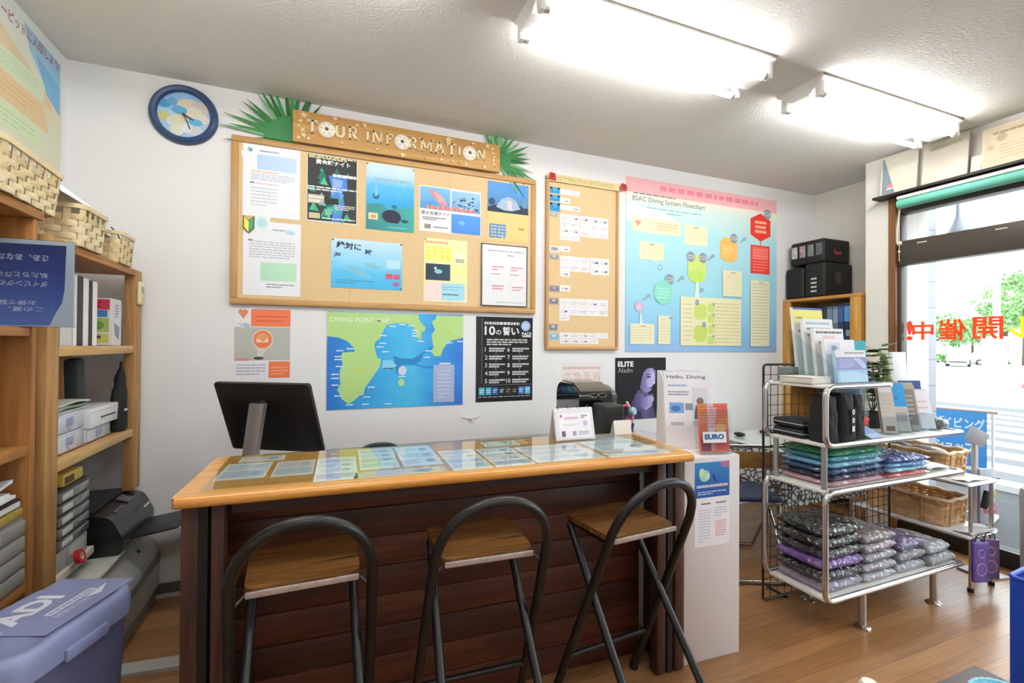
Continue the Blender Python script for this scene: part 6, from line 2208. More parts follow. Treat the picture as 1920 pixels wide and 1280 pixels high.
tiers = ((.200, .365, '#eef0ea', lambda s: (s.rect(0, 0, 1, .03, '#4a66c0'), s.rect(0, .03, 1, .19, '#e8e27c'), s.lines(.08, .13, .3, .16, 1, '#8a8a60', .6, 3, 2), s.lines(.3, .22, .95, .26, 1, '#8fa0c4', .6, 3, 6), s.lines(.1, .3, .9, .36, 1, '#b0b4ba', .6, 3, 6))),
         (.152, .305, '#e9ecec', lambda s: (s.lines(.1, .05, .9, .10, 1, '#a4b8cc', .7, 3, 6), s.lines(.1, .14, .92, .19, 1, '#6f7680', .7, 5, 7), s.lines(.1, .24, .92, .29, 1, '#9aa0a4', .6, 6, 7))),
         (.104, .255, '#ecebe9', lambda s: (s.lines(.08, .05, .95, .10, 1, '#62666c', .8, 7, 6), s.rect(.3, .14, .7, .2, '#e8c8cc'), s.lines(.15, .24, .85, .3, 1, '#84888e', .7, 8, 5))),
         (.056, .200, '#f0eff2', lambda s: (s.rect(.1, .08, .5, .3, '#d8d6e4'), s.ell(.3, .2, .1, '#8f94b4', ry=.06), s.lines(.4, .35, .95, .42, 1, '#8a8c94', .6, 9, 4))),
         (.010, .150, '#b5d2ea', lambda s: (s.rect(0, 0, 1, .22, '#eeedf0'), s.lines(.3, .06, .95, .12, 1, '#9a9298', .7, 3, 4), s.rect(.0, .22, 1, .62, '#8f9ad0'), s.lines(.1, .28, .6, .56, 5, '#c4cae6', .4, 5, 3), s.poly([(.55, .24), (.8, .26), (.98, .5), (.9, .6), (.7, .4)], '#c9cfee'), s.rect(0, .62, 1, 1, '#a3cbe8'), s.poly([(0, .7), (.5, .65), (1, .8), (1, 1), (0, 1)], '#b9dcf0'))))
for k, (y, h_, base, fn) in enumerate(tiers):
    s = Sheet(.215, h_, base, t=.016)
    fn(s)
    s.put('brochure_row', (-.1075, y + .016, .004), (R(84), 0, 0), parent=bt)
for y, h_ in ((.034, .11), (-.006, .085)):
    pass
t = thing('blue_leaflet_holder', 'narrow blue and teal leaflet standing beside the stepped brochure holder', 'leaflet', (2.477, 1.53, z4), R(-20))
s = Sheet(.085, .20, '#3f8fe4', t=.012); s.rect(0, 0, 1, .42, '#4fb8c4'); s.rect(0, .42, 1, .46, '#9ad4dc'); s.rect(.0, .46, .35, 1, '#7fb4ec')
s.put('leaflet', (-.0425, 0, .001), (R(85), 0, 0), parent=t)
m = MB(); m.box((0, -.016, .05), (.09, .002, .095), AC, rot=(R(-5), 0, 0)); m.box((0, 0, .001), (.09, .05, .002), AC); m.build('clear_stand', t)

# ---- black wire grid panel behind the rack
gp = thing('wire_grid_panel', 'black wire grid panel standing on the floor behind the chrome rack', 'grid panel', (2.085, 1.742, 0))
BW = mat('#1d1c1c', rough=.5)
m = MB(); m.tube(fillet([(0, 0, .012), (1.02, 0, .012), (1.02, 0, 1.2), (0, 0, 1.2)], .02, 4, closed=True), .006, BW, n=8, closed=True); m.build('frame', gp)
m = MB()
for k in range(1, 20): m.cyl((k * .051, 0, .012), (k * .051, 0, 1.2), .0018, BW, n=5)
for k in range(1, 23): m.cyl((0, .002, .012 + k * .0516), (1.02, .002, .012 + k * .0516), .0018, BW, n=5)
tag(m.build('wire_grid', gp), kind='stuff')
for x in (.15, .87):
    m = MB(); m.tube([(x, -.02, .006), (x, .10, .006)], .006, BW); m.build('foot', gp)

# ---- second rack with wicker baskets, near the window
r2 = thing('basket_rack', 'chrome wire rack with white shelves carrying two wicker baskets by the window', 'rack', (3.16, 1.40, 0))
for z in (.30, .575):
    m = MB(); m.box((.14, .29, z - .006), (.29, .58, .012), mat('#e6e5e8', rough=.35), bev=.003); m.build('shelf_deck', r2)
    m = MB(); m.tube(fillet([(0, 0, z - .012), (.28, 0, z - .012), (.28, .58, z - .012), (0, .58, z - .012)], .02, 4, closed=True), .006, CHR, closed=True); m.build('shelf_rim', r2)
for x, y in ((.045, .012), (.245, .012), (.045, .565), (.245, .565)):
    m = MB(); m.tube([(x, y, .03), (x, y, .568 if y > .1 else .56)], .009, CHR, n=10); m.cyl((x, y, 0), (x, y, .02), .014, mat('#15151a', rough=.6)); m.cyl((x, y, .018), (x, y, .036), .008, mat('#b9a08a', rough=.4)); m.build('leg', r2)
m = MB(); m.tube([(.045, .012, .05), (.245, .012, .05)], .004, CHR, n=6); m.build('foot_rail', r2)
WK = [mat(c, rough=.5, var=.15, scale=30) for c in ('#cfa672', '#b98c58', '#dab88c')]
WR = mat('#dfc6a4', rough=.5, var=.1, scale=40)
def wicker(label, y, z, h):
    t = basket('wicker_basket', label, 'basket', (3.315, y, z), 0, .235, .40, h, 9, 26, .06, WK, .003, slots=False, rim_m=WR, group='wicker baskets')
    m = MB()
    N = 60
    for s_ in (1.0, 1.03):
        pts = [Vector((p.x * 1.06 * s_, p.y * 1.06 * s_, h - .004 + .004 * math.sin(i * 1.3))) for i, p in enumerate(resample(round_rect(.235, .40, .035), N))]
        m.tube(pts, .007, WR, n=7, closed=True)
    m.build('braided_rim', t)
    for a in range(9):
            p = resample(round_rect(.235, .40, .035), 9)[a]
            m = MB()
            m.tube([(p.x * 1.015, p.y * 1.01, .004), (p.x * 1.045, p.y * 1.03, h * .5), (p.x * 1.07, p.y * 1.05, h - .012)], .010, WK[1], n=6)
            m.build('upright', t)
    m = MB()
    m.tube([(.02 + .018 * math.cos(2 * PI * k / 16), -.222 - .003, h * .6 + .026 * math.sin(2 * PI * k / 16)) for k in range(16)], .006, WK[2], n=6, closed=True)
    m.build('ring_handle', t)
    return t
wicker('wicker basket on the lower shelf of the window rack', 1.725, .302, .15)
wicker('wicker basket holding dark items on the upper shelf of the window rack', 1.725, .577, .135)
t = thing('basket_contents', 'dark crumpled pouch lying in the upper wicker basket', 'pouch', (3.32, 1.66, .582))
m = MB(); m.ball((0, 0, .085), .07, mat('#4a4644', rough=.4, bump=.5, scale=40, coat=.4), 3, (1.1, 1.6, .7)); m.ball((.02, .15, .08), .06, mat('#1d1d20', rough=.5), 3, (1.1, 1.2, .8)); m.build('pouch', t)
m = MB()
rows = [[(3.18 + .03 * i, 1.41 + .012 * j, .578 + .004 * math.sin(i + j)) for i in range(8)] for j in range(7)]
m.quadgrid([[(a, b, c + .006) for a, b, c in r_] for r_ in rows], mat('#e6e2de', rough=.4)); m.quadgrid(rows, mat('#c9c4c0', rough=.4))
tag(m.build('paper_sheets'), 'white papers lying in front of the upper wicker basket', 'papers')
m = MB()
rows = [[(3.18 + .034 * i, 1.392 + .014 * j, .306 + .003 * math.sin(i * 1.3 + j)) for i in range(8)] for j in range(7)]
m.quadgrid([[(a, b, c + .004) for a, b, c in r_] for r_ in rows], mat('#eae8ec', rough=.3)); m.quadgrid(rows, mat('#d5d2d6', rough=.4))
tag(m.build('plastic_sheet'), 'white plastic sheet lying in front of the lower wicker basket', 'sheet')
for k, (x, c, nm) in enumerate(((3.20, '#5f46a0', 'purple printed bag with a pale ring pattern hanging from the window rack'), (3.295, '#6a4f86', 'dull purple bag hanging from the window rack, nearer the window'))):
    t = thing('hanging_bag', nm, 'bag', (x, 1.372, .07), R(-20 - 10 * k))
    m = MB(); m.box((0, 0, .105), (.085, .016, .21), mat(c, rough=.35, coat=.4, bump=.2), bev=.006, seg=3); m.build('body', t)
    m = MB(); m.tube(fillet([(-.025, 0, .205), (-.02, 0, .245), (.02, 0, .245), (.025, 0, .205)], .02), .003, mat('#3a2f5a', rough=.5), n=6); m.build('handle', t)
    m = MB()
    for cz, r_ in ((.07, .026), (.15, .018)):
        m.tube([(r_ * math.cos(2 * PI * i / 20), -.009, cz + r_ * 1.2 * math.sin(2 * PI * i / 20)) for i in range(20)], .0022, mat('#c9aee0', rough=.4), n=5, closed=True)
    m.build('ring_print', t)
# grey sign stand
gs = thing('grey_sign_stand', 'grey metal sign stand with tilted square head beside the window rack', 'sign stand', (3.53, 1.50, 0), R(-10))
GM = mat('#a9a7ac', rough=.4, var=.02)
m = MB(); m.box((0, 0, .006), (.16, .16, .012), GM, bev=.003); m.build('foot_plate', gs)
m = MB(); m.box((-.06, 0, .385), (.022, .022, .75), GM, bev=.002); m.build('post', gs)
m = MB(); m.box((-.06, -.012, .785), (.13, .015, .085), GM, rot=(R(10), R(24), 0), bev=.003); m.build('square_head', gs)
m = MB(); m.box((.0, -.016, .45), (.105, .012, .31), mat('#a3a5b4', rough=.4), bev=.002); m.build('panel', gs)
m = MB(); m.tube([(-.06, -.026, .555), (.02, -.03, .553), (.08, -.03, .546)], .004, mat('#1a1a1c', rough=.4), n=6); m.build('black_strap', gs)
m = MB(); m.ball((.054, -.018, .46), .02, mat('#d0d83a', rough=.5), 2, (.4, .4, 1.5)); m.build('yellow_tab', gs)
t = thing('pink_price_tag', 'pink tag with white print clipped to the lower wicker basket', 'tag', (3.44, 1.43, .302), R(-20))
s = Sheet(.075, .055, '#d97f8a', t=.002); s.lines(.15, .35, .85, .65, 1, '#f4d8da', .9, 3, 5); s.put('tag', (-.0375, 0, .075), (R(82), 0, 0), parent=t)
m = MB(); m.cyl((0, .004, 0), (0, .004, .09), .003, mat('#c9c6c6', rough=.4), n=6); m.build('clip_wire', t)
m = MB(); m.box((-.02, .006, .15), (.03, .02, .10), mat('#2a2a2e', rough=.5), rot=(0, R(14), 0), bev=.004); m.build('black_clip', t)

# ---- table with patterned cloth and folding chairs
tb = thing('corner_table', 'low table with pale glass top behind the wire grid', 'table', (2.96, 2.33, 0))
m = MB(); m.box((0, 0, .632), (.72, .62, .02), mat('#9a8f84', rough=.5), bev=.004); m.build('table_top', tb)
for sx in (-1, 1):
    for sy in (-1, 1):
        m = MB(); m.cyl((sx * .32, sy * .27, 0), (sx * .32, sy * .27, .622), .016, CHR); m.build('leg', tb)
m = MB(); m.box((0, 0, .6535), (.74, .64, .006), mat('#c4d0c6', rough=.08, coat=.5)); m.build('glass_top', tb)
def scales_mat():
    m_, nt, b = new_mat('scale_print_cloth')
    tc = nt.nodes.new('ShaderNodeTexCoord')
    vo = nt.nodes.new('ShaderNodeTexVoronoi')
    vo.feature = 'DISTANCE_TO_EDGE'
    vo.inputs['Scale'].default_value = 26
    nt.links.new(tc.outputs['Object'], vo.inputs['Vector'])
    rp = nt.nodes.new('ShaderNodeValToRGB')
    rp.color_ramp.elements[0].position = .05; rp.color_ramp.elements[0].color = lin('#3a3a3c')
    rp.color_ramp.elements[1].position = .16; rp.color_ramp.elements[1].color = lin('#d5d4d0')
    nt.links.new(vo.outputs['Distance'], rp.inputs['Fac'])
    nt.links.new(rp.outputs['Color'], b.inputs['Base Color'])
    b.inputs['Roughness'].default_value = .8
    return m_
m = MB()
loop = resample(round_rect(.752, .652, .03), 120)
rows = []
for z, o_ in ((.649, 0), (.60, .004), (.50, .012), (.40, .018), (.33, .022)):
    rows.append([(p.x * (1 + o_ * 1.2) + .010 * o_ / .022 * math.cos(i * .62) * (1 if abs(p.x) > .33 else .2), p.y * (1 + o_ * 1.2) + .010 * o_ / .022 * math.cos(i * .62), z) for i, p in enumerate(loop)])
m.quadgrid(rows, scales_mat(), closed_u=True)
o = m.build('tablecloth', None, (2.96, 2.33, 0))
tag(o, 'black and white scale-print cloth hanging around the low glass table', 'tablecloth')
m = MB(); m.ball((2.76, 2.50, .672), .03, mat('#141416', rough=.3), 3, (1, 1.5, .5)); tag(m.build('computer_mouse'), 'small black mouse lying on the low glass table', 'mouse')
def folding_chair(label, x, y, rz, wood_back=True):
    t = thing('folding_chair', label, 'chair', (x, y, 0), rz)
    NAVY = mat('#1d2744', rough=.6, var=.05)
    m = MB(); m.box((0, .0, .425), (.36, .34, .03), NAVY, bev=.012, seg=3); m.build('seat', t)
    m = MB()
    m.box((0, -.185, .655), (.36, .016, .10), mat('#a37d44', rough=.5, var=.08) if wood_back else NAVY, rot=(R(12), 0, 0), bev=.006)
    m.build('backrest', t)
    for sx in (-.19, .19):
        m = MB(); m.tube(fillet([(sx, .24, .012), (sx, -.02, .36), (sx, -.16, .56), (sx, -.20, .715)], .05), .0105, CHR, n=10); m.build('front_leg', t)
        m = MB(); m.tube([(sx * .9, -.27, .012), (sx * .9, -.02, .33), (sx * .9, .12, .405)], .0105, CHR, n=10); m.build('rear_leg', t)
    m = MB(); m.tube([(-.19, .24, .012), (.19, .24, .012)], .0105, CHR); m.build('floor_bar', t)
    m = MB(); m.tube([(-.171, -.27, .012), (.171, -.27, .012)], .0105, CHR); m.build('floor_bar', t)
    m = MB(); m.tube(fillet([(-.19, -.20, .70), (-.19, -.203, .735), (.19, -.203, .735), (.19, -.20, .70)], .03), .0105, CHR, n=10); m.build('top_tube', t)
    return t
folding_chair('chrome folding chair with navy seat and brown back before the low table', 2.335, 2.125, R(-25))
m = MB(); m.box((3.14, 2.50, .666), (.26, .10, .018), mat('#1d2744', rough=.6), bev=.006, seg=3); tag(m.build('folded_cloth'), 'folded navy cloth at the far edge of the low glass table', 'cloth')

# ---- bookcase in the window recess
bc = thing('recess_bookcase', 'narrow honey pine bookcase in the recess beside the pillar', 'bookcase', (3.70, 2.265, 0))
HP = wood('honey_pine', '#b07c34', '#cf9d50', 'Z', 1.2, .5)
HPY = wood('honey_pine_y', '#b07c34', '#cf9d50', 'Y', 1.2, .5)
for y0, y1 in ((0, .03), (.60, .63)):
    m = MB(); m.box((.20, (y0 + y1) / 2, .835), (.38, y1 - y0, 1.67), HP); m.build('side_panel', bc)
for y0, y1 in ((0, .075), (.565, .63)):
    m = MB(); m.box((.006, (y0 + y1) / 2, .835), (.022, y1 - y0, 1.67), HP, bev=.002); m.build('front_stile', bc)
m = MB(); m.box((.195, .315, 1.683), (.40, .63, .024), HPY, bev=.003); m.build('top_board', bc)
for z in (1.335, .99, .64, .28, .03):
    m = MB(); m.box((.20, .315, z - .011), (.36, .57, .022), wood('honey_pine_dark', '#8f622a', '#b08040', 'Y', 1.2, .5)); m.build('shelf_board', bc)
m = MB(); m.box((.385, .315, .85), (.006, .62, 1.63), mat('#b9b5b0', rough=.7)); m.build('back_panel', bc)
def bc_book(label, y0, th, z, h, c, x=3.735, extra=None):
    t = thing('bookcase_volume', label, 'book', (x, y0 + th / 2, z))
    m = MB(); m.box((.10, 0, h / 2), (.2, th, h), mat(c, rough=.4), bev=.002); m.build('cover', t)
    if extra:
        m = MB(); m.box((-.001, 0, h * .72), (.003, th * .9, h * .4), mat(extra, rough=.4)); m.build('spine_panel', t)
    m = MB()
    m.box((-.0012, 0, h * .22), (.003, th * .5, h * .16), mat('#8a93a4', rough=.5))
    m.build('spine_label', t)
for lab, y0, th, h, c, e in (('navy volume with bright blue spine top beside the bookcase stile', 2.35, .058, .295, '#1f2b48', '#4f8fd0'), ('navy volume second from the bookcase stile', 2.411, .04, .29, '#23335c', '#3a5a94'),
                             ('grey blue volume third from the bookcase stile', 2.454, .04, .275, '#5a6a84', '#7f8ea8'), ('slate volume fourth from the bookcase stile', 2.497, .045, .28, '#4a5870', '#6f8098'),
                             ('dark volume fifth from the bookcase stile', 2.545, .04, .27, '#2a2f3c', None), ('black volume nearest the far side of the bookcase', 2.588, .05, .275, '#1c1c22', None)):
    bc_book(lab, y0, th, 1.3355, h, c, extra=e)
m = MB(); m.box((3.80, 2.72, 1.3355 + .06), (.16, .14, .12), mat('#a9a39c', rough=.5), bev=.004); tag(m.build('grey_carton'), 'grey carton on the bookcase shelf behind the brochures', 'box')
m = MB(); m.box((3.80, 2.58, .9905 + .11), (.16, .42, .22), mat('#26262a', rough=.5), bev=.006); tag(m.build('black_storage_case'), 'black case on the lower bookcase shelf behind the wire grid', 'case')
# black boxes on the bookcase
def black_box(label, x0, x1, y0, y1, z0, z1, kind):
    t = thing('black_gear_case', label, 'case', ((x0 + x1) / 2, (y0 + y1) / 2, z0), 0)
    w, d, h = x1 - x0, y1 - y0, z1 - z0
    m = MB(); m.box((0, 0, h / 2), (w, d, h), mat('#141415', rough=.6, bump=.1, scale=60), bev=.02, seg=3); m.build('body', t)
    if kind == 'text':
        s = Sheet(.06, .14, mat('#141415', rough=.6, bump=.1, scale=60), t=.0006)
        for k in range(4): s.lines(.1, .1 + k * .24, .9, .22 + k * .24, 1, '#d5d5d6', .7, k + 3, 2)
        s.put('white_print', (-w / 2 - .0003, .035, h * .12), RIGHT, parent=t)
        m = MB(); m.box((-.02, -d / 2 - .001, h * .55), (.075, .004, .10), mat('#2c2c2e', rough=.4), bev=.002); m.box((-.02, -d / 2 - .0035, h * .55), (.02, .002, .06), mat('#4a4a4c', rough=.4)); m.build('emblem_patch', t)
    if kind == 'windows':
        for k, c in enumerate(('#b9b7b4', '#a48f98', '#6f7a76', '#5a6268')):
            m = MB(); m.box((-w / 2 - .0015, d * .36 - k * d * .24, h * .56), (.005, d * .17, h * .5), mat(c, rough=.2, coat=.5, var=.2), bev=.002); m.build('clear_pocket', t)
        s = Sheet(.10, .06, mat('#141415', rough=.6, bump=.1, scale=60), t=.0006)
        s.poly([(.08, .2), (.2, .15), (.26, .5), (.3, .75), (.18, .8), (.12, .5)], '#c43a42'); s.poly([(.3, .5), (.95, .4), (.9, .75), (.3, .8)], '#c43a42'); s.lines(.35, .5, .88, .7, 1, '#5a1a1e', .5, 3, 5)
        s.put('red_logo', (-.05, -d / 2 - .0003, h * .3), BACK, parent=t)
    m = MB(); m.tube([(-w / 2 - .001, -d * .48, h * .82), (-w / 2 - .002, d * .48, h * .82)], .0025, mat('#2c2c2e', rough=.4), n=5); m.build('zip', t)
    return t
black_box('plain black gear case on the bookcase, against the wall', 3.715, 4.05, 2.722, 2.888, 1.6955, 1.955, 'plain')
black_box('black gear case with white lines of print on the bookcase, nearer the pillar', 3.715, 4.06, 2.545, 2.715, 1.6955, 1.975, 'text')
black_box('flat black bag with clear pockets and red logo on top of the gear cases', 3.73, 4.05, 2.56, 2.855, 1.9755, 2.17, 'windows')

t = thing('white_bottle', 'white round-capped bottle on the low table, only its cap at the bottom edge', 'bottle', (1.05, .626, .4505))
m = MB(); m.lathe([(.03, 0), (.032, .10), (.016, .125), (.016, .13)], mat('#e9e6e0', rough=.4), 20); m.build('bottle_body', t)
m = MB(); m.lathe([(.018, .128), (.019, .145), (.013, .155), (.001, .157)], mat('#efe9dc', rough=.4), 20); m.build('cap', t)
# ---- things at the near corner of the picture
bx = thing('blue_container', 'tall bright blue open plastic container at the corner of the picture', 'container', (2.08, .585, 0), R(4))
BB = mat('#1646b4', rough=.4, var=.03)
m = MB()
for c, d_ in (((-.175, 0, .31), (.008, .34, .62)), ((.175, 0, .31), (.008, .34, .62)), ((0, .168, .31), (.345, .008, .62)), ((0, -.168, .31), (.345, .008, .62)), ((0, 0, .006), (.345, .34, .010))):
    m.box(c, d_, BB)
m.build('walls', bx)
m = MB(); m.tube(fillet([(-.178, -.171, .62), (.178, -.171, .62), (.178, .171, .62), (-.178, .171, .62)], .015, 4, closed=True), .006, BB, n=8, closed=True); m.build('rim', bx)
m = MB(); m.box((0, .06, .30), (.34, .006, .58), mat('#123c9c', rough=.4)); m.build('divider', bx)
m = MB(); m.cyl((-.181, .12, .50), (-.186, .12, .50), .008, mat('#16213f', rough=.5)); m.build('rivet', bx)
lt = thing('low_table', 'low grey brown table whose corner shows at the bottom edge', 'table', (1.26, .475, 0))
m = MB(); m.box((0, 0, .438), (.72, .46, .024), mat('#5c4f49', rough=.45, var=.06), bev=.003); m.build('table_top', lt)
for sx in (-1, 1):
    for sy in (-1, 1):
        m = MB(); m.box((sx * .33, sy * .20, .213), (.035, .035, .426), mat('#6f645c', rough=.5)); m.build('leg', lt)
t = thing('blue_dish', 'pale blue ridged dish on the corner of the low table', 'dish', (1.50, .585, .4505))
m = MB(); m.lathe([(.05, 0), (.055, .004), (.072, .020), (.068, .020), (.05, .006)], mat('#7fc4dc', rough=.4, var=.1), 36, caps=(True, False)); m.build('bowl', t)
m = MB(); m.tube([((.070 + .003 * (k % 2)) * math.cos(2 * PI * k / 60), (.070 + .003 * (k % 2)) * math.sin(2 * PI * k / 60), .021) for k in range(60)], .004, mat('#9ad4e6', rough=.4), n=6, closed=True); m.build('ridged_rim', t)
us = thing('grey_umbrella_stand', 'plain grey cylindrical umbrella stand by the window behind the blue container', 'umbrella stand', (3.46, 1.215, 0))
m = MB(); m.lathe([(.095, 0), (.10, .52), (.095, .56), (.085, .565), (.083, .52), (.08, .02)], mat('#a9a7a8', rough=.4, var=.03), 32, caps=(True, True)); m.build('body', us)
m = MB(); m.lathe([(.10, 0), (.104, .012), (.10, .024)], mat('#7a7878', rough=.5), 32); m.build('base_ring', us)
# ================================================================ the street
ZG = -.11
def street(nm, x0, x1, y0, y1, z0, z1, m):
    return slab(nm, x0, x1, y0, y1, z0, z1, m)
street('ground_pavement', 4.25, 6.3, -12, 26, ZG - .1, ZG + .0, mat('#34363a', rough=.85, var=.25, scale=120))
street('ground_road', 6.3, 15.2, -30, 60, ZG - .12, ZG - .02, mat('#57595e', rough=.85, var=.15, scale=60))
street('ground_junction', 15.2, 30, -30, 60, ZG - .12, ZG - .02, mat('#9a9da2', rough=.85, var=.1, scale=40))
street('ground_far_pavement', 30, 140, -60, 180, ZG - .12, ZG - .005, mat('#a9aaa8', rough=.9, var=.1))
for k in range(9):
    x = 6.6 + k * .92
    m = MB(); m.box((x, 4.2, ZG - .018), (.46, 7.0, .006), mat('#f1f1ee', rough=.7, var=.05))
    o = struct(m.build('road_marking'))
m = MB(); m.box((6.3, 7, ZG + .01), (.16, 38, .10), mat('#c4c4c0', rough=.8)); struct(m.build('kerb'))
# tiled outer wall beside the window
def tile_mat():
    m_, nt, b = new_mat('white_tile')
    tc = nt.nodes.new('ShaderNodeTexCoord')
    mp = nt.nodes.new('ShaderNodeMapping'); mp.inputs['Rotation'].default_value = (R(90), 0, 0)
    nt.links.new(tc.outputs['Object'], mp.inputs['Vector'])
    br = nt.nodes.new('ShaderNodeTexBrick')
    br.offset = 0
    br.inputs['Scale'].default_value = 1; br.inputs['Brick Width'].default_value = .30; br.inputs['Row Height'].default_value = .20; br.inputs['Mortar Size'].default_value = .004
    br.inputs['Color1'].default_value = lin('#9698a2'); br.inputs['Color2'].default_value = lin('#8e909b'); br.inputs['Mortar'].default_value = lin('#666874')
    nt.links.new(mp.outputs[0], br.inputs['Vector'])
    nt.links.new(br.outputs['Color'], b.inputs['Base Color'])
    b.inputs['Roughness'].default_value = .3
    return m_
slab('wall_exterior', 4.205, 4.43, 2.16, 3.2, ZG, 3.4, tile_mat())
slab('wall_reveal', 3.86, 4.20, 2.10, 2.24, ZG, 2.9, mat('#77767a', rough=.7))
# bell lamp on the outer wall
t = thing('wall_lantern', 'grey bell-shaped lantern hanging outside above the transom', 'lantern', (4.62, 2.11, 2.16))
LM = mat('#8f95a0', rough=.4)
m = MB(); m.lathe([(.002, .25), (.012, .25), (.016, .16), (.03, .13), (.055, .07), (.085, .02), (.09, 0), (.085, 0), (.05, .06), (.02, .11)], LM, 24, caps=(False, False)); m.build('bell_shade', t)
m = MB(); m.tube(fillet([(0, 0, .245), (0, 0, .30), (-.19, .0, .30), (-.19, .05, .30)], .03), .008, LM); m.build('bracket', t)
m = MB(); m.ball((0, 0, .03), .03, mat('#e9e9e4', rough=.3), 2); m.build('bulb', t)
# blue cloth sign on the pavement
t = thing('pavement_sign', 'blue cloth pavement sign with white Japanese lettering outside the window', 'sign', (5.0, 2.27, ZG))
t.rotation_euler = (0, 0, R(14))
s = Sheet(.36, .60, grad('banner_blue', [(0, '#2f86d4'), (1, '#4a9fe0')], 'Y'), t=.004)
s.text('ダイビング', .05, .09, .15, '#f1f6fa', w=.92, bold=.02)
s.text('ショップ', .1, .42, .15, '#f1f6fa', w=.7, bold=.03)
s.rect(.05, .75, .95, .8, '#e9f0f4')
s.put('banner', (.006, .2, .27), RIGHT, parent=t)
m = MB()
for y in (-.19, .19): m.cyl((.02, y, 0), (.02, y, .88), .01, mat('#d5d5d5', rough=.4))
m.cyl((.02, -.22, .88), (.02, .22, .88), .012, mat('#c9a8a0', rough=.5)); m.cyl((.02, -.19, .03), (.02, .19, .03), .01, mat('#d5d5d5', rough=.4))
for y in (-.19, .19): m.box((.02, y, .012), (.28, .03, .024), mat('#c9c9c9', rough=.5))
m.build('stand', t)
# cars
def car(label, x, y, rz, c):
    t = thing('parked_car', label, 'car', (x, y, ZG - .02), rz)
    B_ = mat(c, rough=.25, coat=.6, var=.01)
    m = MB()
    Ms = Matrix(((1, 0, 0, 0), (0, 0, 1, 0), (0, 1, 0, 0), (0, 0, 0, 1)))
    side = fillet([(-1.9, .28, 0), (1.9, .28, 0), (1.95, .75, 0), (1.15, .92, 0), (.55, 1.42, 0), (-1.3, 1.45, 0), (-1.85, .95, 0)], .16, 5, closed=True)
    m.prism([(p.x, p.y) for p in side], -.80, .80, B_, Ms); m.build('car_body', t, angle=35)
    m = MB()
    m.prism([(1.06, .94), (.56, 1.36), (-1.2, 1.38), (-1.6, .96)], -.81, .81, mat('#7a848a', rough=.1, coat=.5), Ms)
    m.build('side_glass', t)
    m = MB(); m.face([(1.17, -.70, .93), (1.17, .70, .93), (.60, .62, 1.385), (.60, -.62, 1.385)], mat('#a9b4ba', rough=.1, coat=.5)); m.build('windscreen', t)
    for x_ in (-1.25, 1.25):
        for y_ in (-.78, .78):
            m = MB(); m.cyl((x_, y_ - .1, .31), (x_, y_ + .1, .31), .31, mat('#26272a', rough=.7), n=22); wh = m.build('wheel', t)
            m = MB(); m.cyl((x_, y_ - .105, .31), (x_, y_ + .105, .31), .18, mat('#b9bbbe', rough=.3, metal=.6), n=18); m.build('hub_cap', wh)
    for y_ in (-.6, .6):
        m = MB(); m.box((1.9, y_, .68), (.10, .3, .14), mat('#e9ecee', rough=.1, coat=.5), bev=.03); m.build('headlamp', t)
    m = MB(); m.box((1.93, 0, .48), (.05, 1.3, .16), mat('#4a4d50', rough=.5), bev=.02); m.build('grille', t)
    return t
car('white car facing the shop across the junction', 46, 21.0, R(203), '#f6f6f2').scale = (.78, .78, .78)
car('silver car beyond the white one at the junction', 52.5, 22.1, R(150), '#d5dade').scale = (.78, .78, .78)
# utility pole
t = thing('utility_pole', 'pale concrete utility pole with lamp across the road', 'pole', (24, 9.78, ZG))
m = MB(); m.cyl((0, 0, 0), (0, 0, 5.2), .13, mat('#c4d4d4', rough=.7), r1=.10); m.build('shaft', t)
m = MB(); m.tube([(0, 0, 3.2), (-.1, .8, 3.35)], .04, mat('#b9c4c4', rough=.6)); m.box((-.12, .95, 3.34), (.3, .5, .14), mat('#a9b4b4', rough=.5), bev=.03); m.build('lamp_arm', t)
m = MB(); m.box((-.16, 0, .9), (.2, .7, 1.9), mat('#e4e6e6', rough=.6), bev=.02); m.build('notice_plate', t)
t = thing('traffic_cone', 'red traffic cone at the foot of the utility pole', 'cone', (24, 8.9, ZG - .02))
m = MB(); m.lathe([(.22, 0), (.22, .03), (.15, .04), (.04, .7), (.03, .7)], mat('#e0384a', rough=.5), 24); m.build('cone', t)
m = MB(); m.lathe([(.112, .25), (.088, .40)], mat('#f4f1ee', rough=.5), 24, caps=(False, False)); m.build('white_band', t)
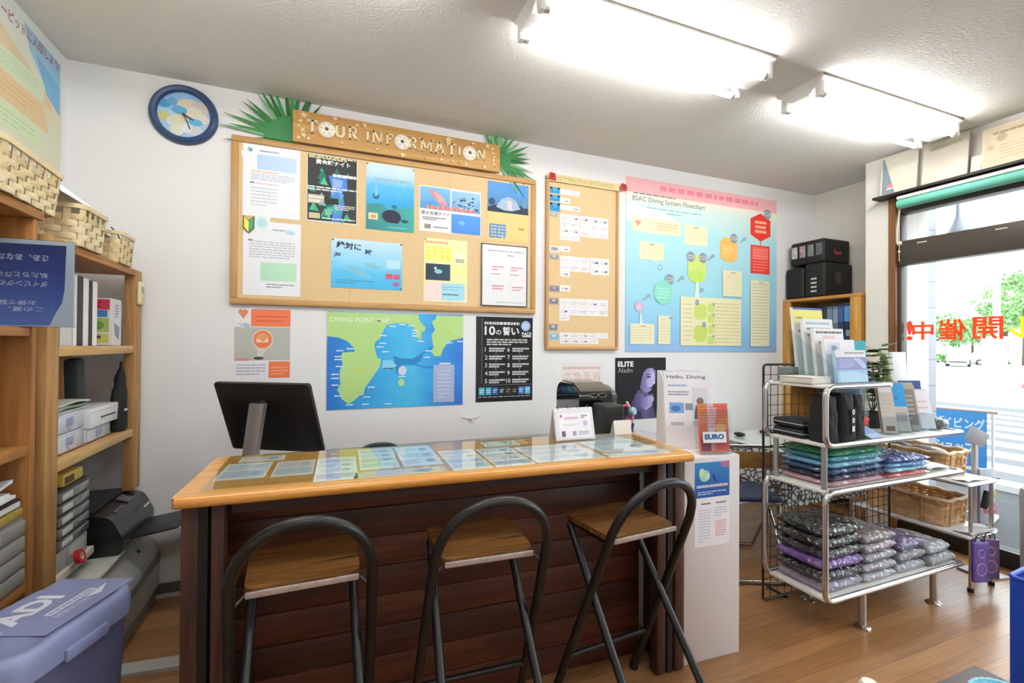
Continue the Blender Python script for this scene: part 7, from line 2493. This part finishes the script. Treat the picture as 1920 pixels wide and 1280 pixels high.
# trees
LF = [mat(c, rough=.7, var=.25, scale=3) for c in ('#7fa86a', '#93b87a', '#6c9658', '#a4c68c')]
def tree(label, x, y, h, w, seed, trunk=True):
    q = random.Random(seed)
    t = thing('street_tree', label, 'tree', (x, y, ZG), 0, 'trees across the road')
    m = MB()
    for k in range(60):
        a, b = q.uniform(0, 2 * PI), q.uniform(-.6, 1)
        rr_ = w * .5 * math.sqrt(max(.05, 1 - b * b * .8)) * q.uniform(.3, 1)
        c = Vector((rr_ * math.cos(a), rr_ * math.sin(a), h * (.62 + .33 * b)))
        for j in range(40):
            d_ = Vector((q.gauss(0, 1), q.gauss(0, 1), q.gauss(0, .8))).normalized()
            p = c + d_ * w * .15 * q.uniform(.5, 1)
            n_ = Vector((q.gauss(0, 1), q.gauss(0, 1), q.gauss(0, 1))).normalized()
            u_ = n_.orthogonal().normalized(); v_ = n_.cross(u_)
            L_ = w * .036
            m.face([p - u_ * L_, p + v_ * L_ * .6, p + u_ * L_, p - v_ * L_ * .6], LF[q.randrange(4)])
    m.build('crown', t, smooth=False)
    m = MB(); m.cyl((0, 0, 0), (0, 0, h * .6), h * .03, mat('#5a4a3a', rough=.9), r1=h * .015); m.build('trunk', t)
tree('round green tree behind the white car', 60, 29.5, 5.2, 5.6, 1)
tree('green tree between the two balconied blocks', 74, 32.4, 5.0, 4.4, 2)
tree('tall green tree behind the utility pole', 66, 26.2, 8.6, 4.6, 3)
tree('tall dark tree beyond the edge of the window', 54, 20.2, 8.0, 4.2, 4)
m = MB()
q = random.Random(9)
for k in range(900):
    p = Vector((56 + q.uniform(-.4, .4), q.uniform(22, 32), ZG + q.uniform(.05, .85)))
    n_ = Vector((q.gauss(-1, 1), q.gauss(0, 1), q.gauss(.5, 1))).normalized()
    u_ = n_.orthogonal().normalized(); v_ = n_.cross(u_)
    m.face([p - u_ * .2, p + v_ * .12, p + u_ * .2, p - v_ * .12], LF[q.randrange(4)])
tag(m.build('clipped_hedge', smooth=False), 'low clipped hedge along the far side of the road', 'hedge', kind='stuff')
# apartment blocks
def block(label, x, y, w, d, h, floors, c, by):
    t = thing('street_building', label, 'building', (x, y, ZG), R(-4))
    m = MB(); m.box((0, 0, h / 2), (d, w, h), mat(c, rough=.8, var=.02)); m.build('walls', t)
    fh = h / floors
    for f_ in range(1, floors):
        m = MB(); m.box((-d / 2 - .5, by, f_ * fh + .5), (1.0, w * .34, 1.0), mat('#ccd0d6', rough=.7)); m.build('balcony', t)
        m = MB(); m.box((-d / 2 - .02, by, f_ * fh + 1.75), (.06, w * .30, 1.3), mat('#c2c8ce', rough=.3)); m.build('balcony_window', t)
        m = MB(); m.box((-d / 2 - .02, w * .33, f_ * fh + 1.5), (.06, w * .12, 1.2), mat('#c9ced3', rough=.3)); m.build('window', t)
    m = MB(); m.box((0, 0, h + .15), (d + .4, w + .4, .3), mat('#d5d7da', rough=.8)); m.build('parapet', t)
block('white apartment block with balconies behind the trees', 100, 46.5, 17, 12, 14.5, 5, '#eceef0', -4.6)
block('pale apartment block behind the utility pole', 128, 42.0, 12, 10, 9.5, 3, '#e9ebec', 1.0)
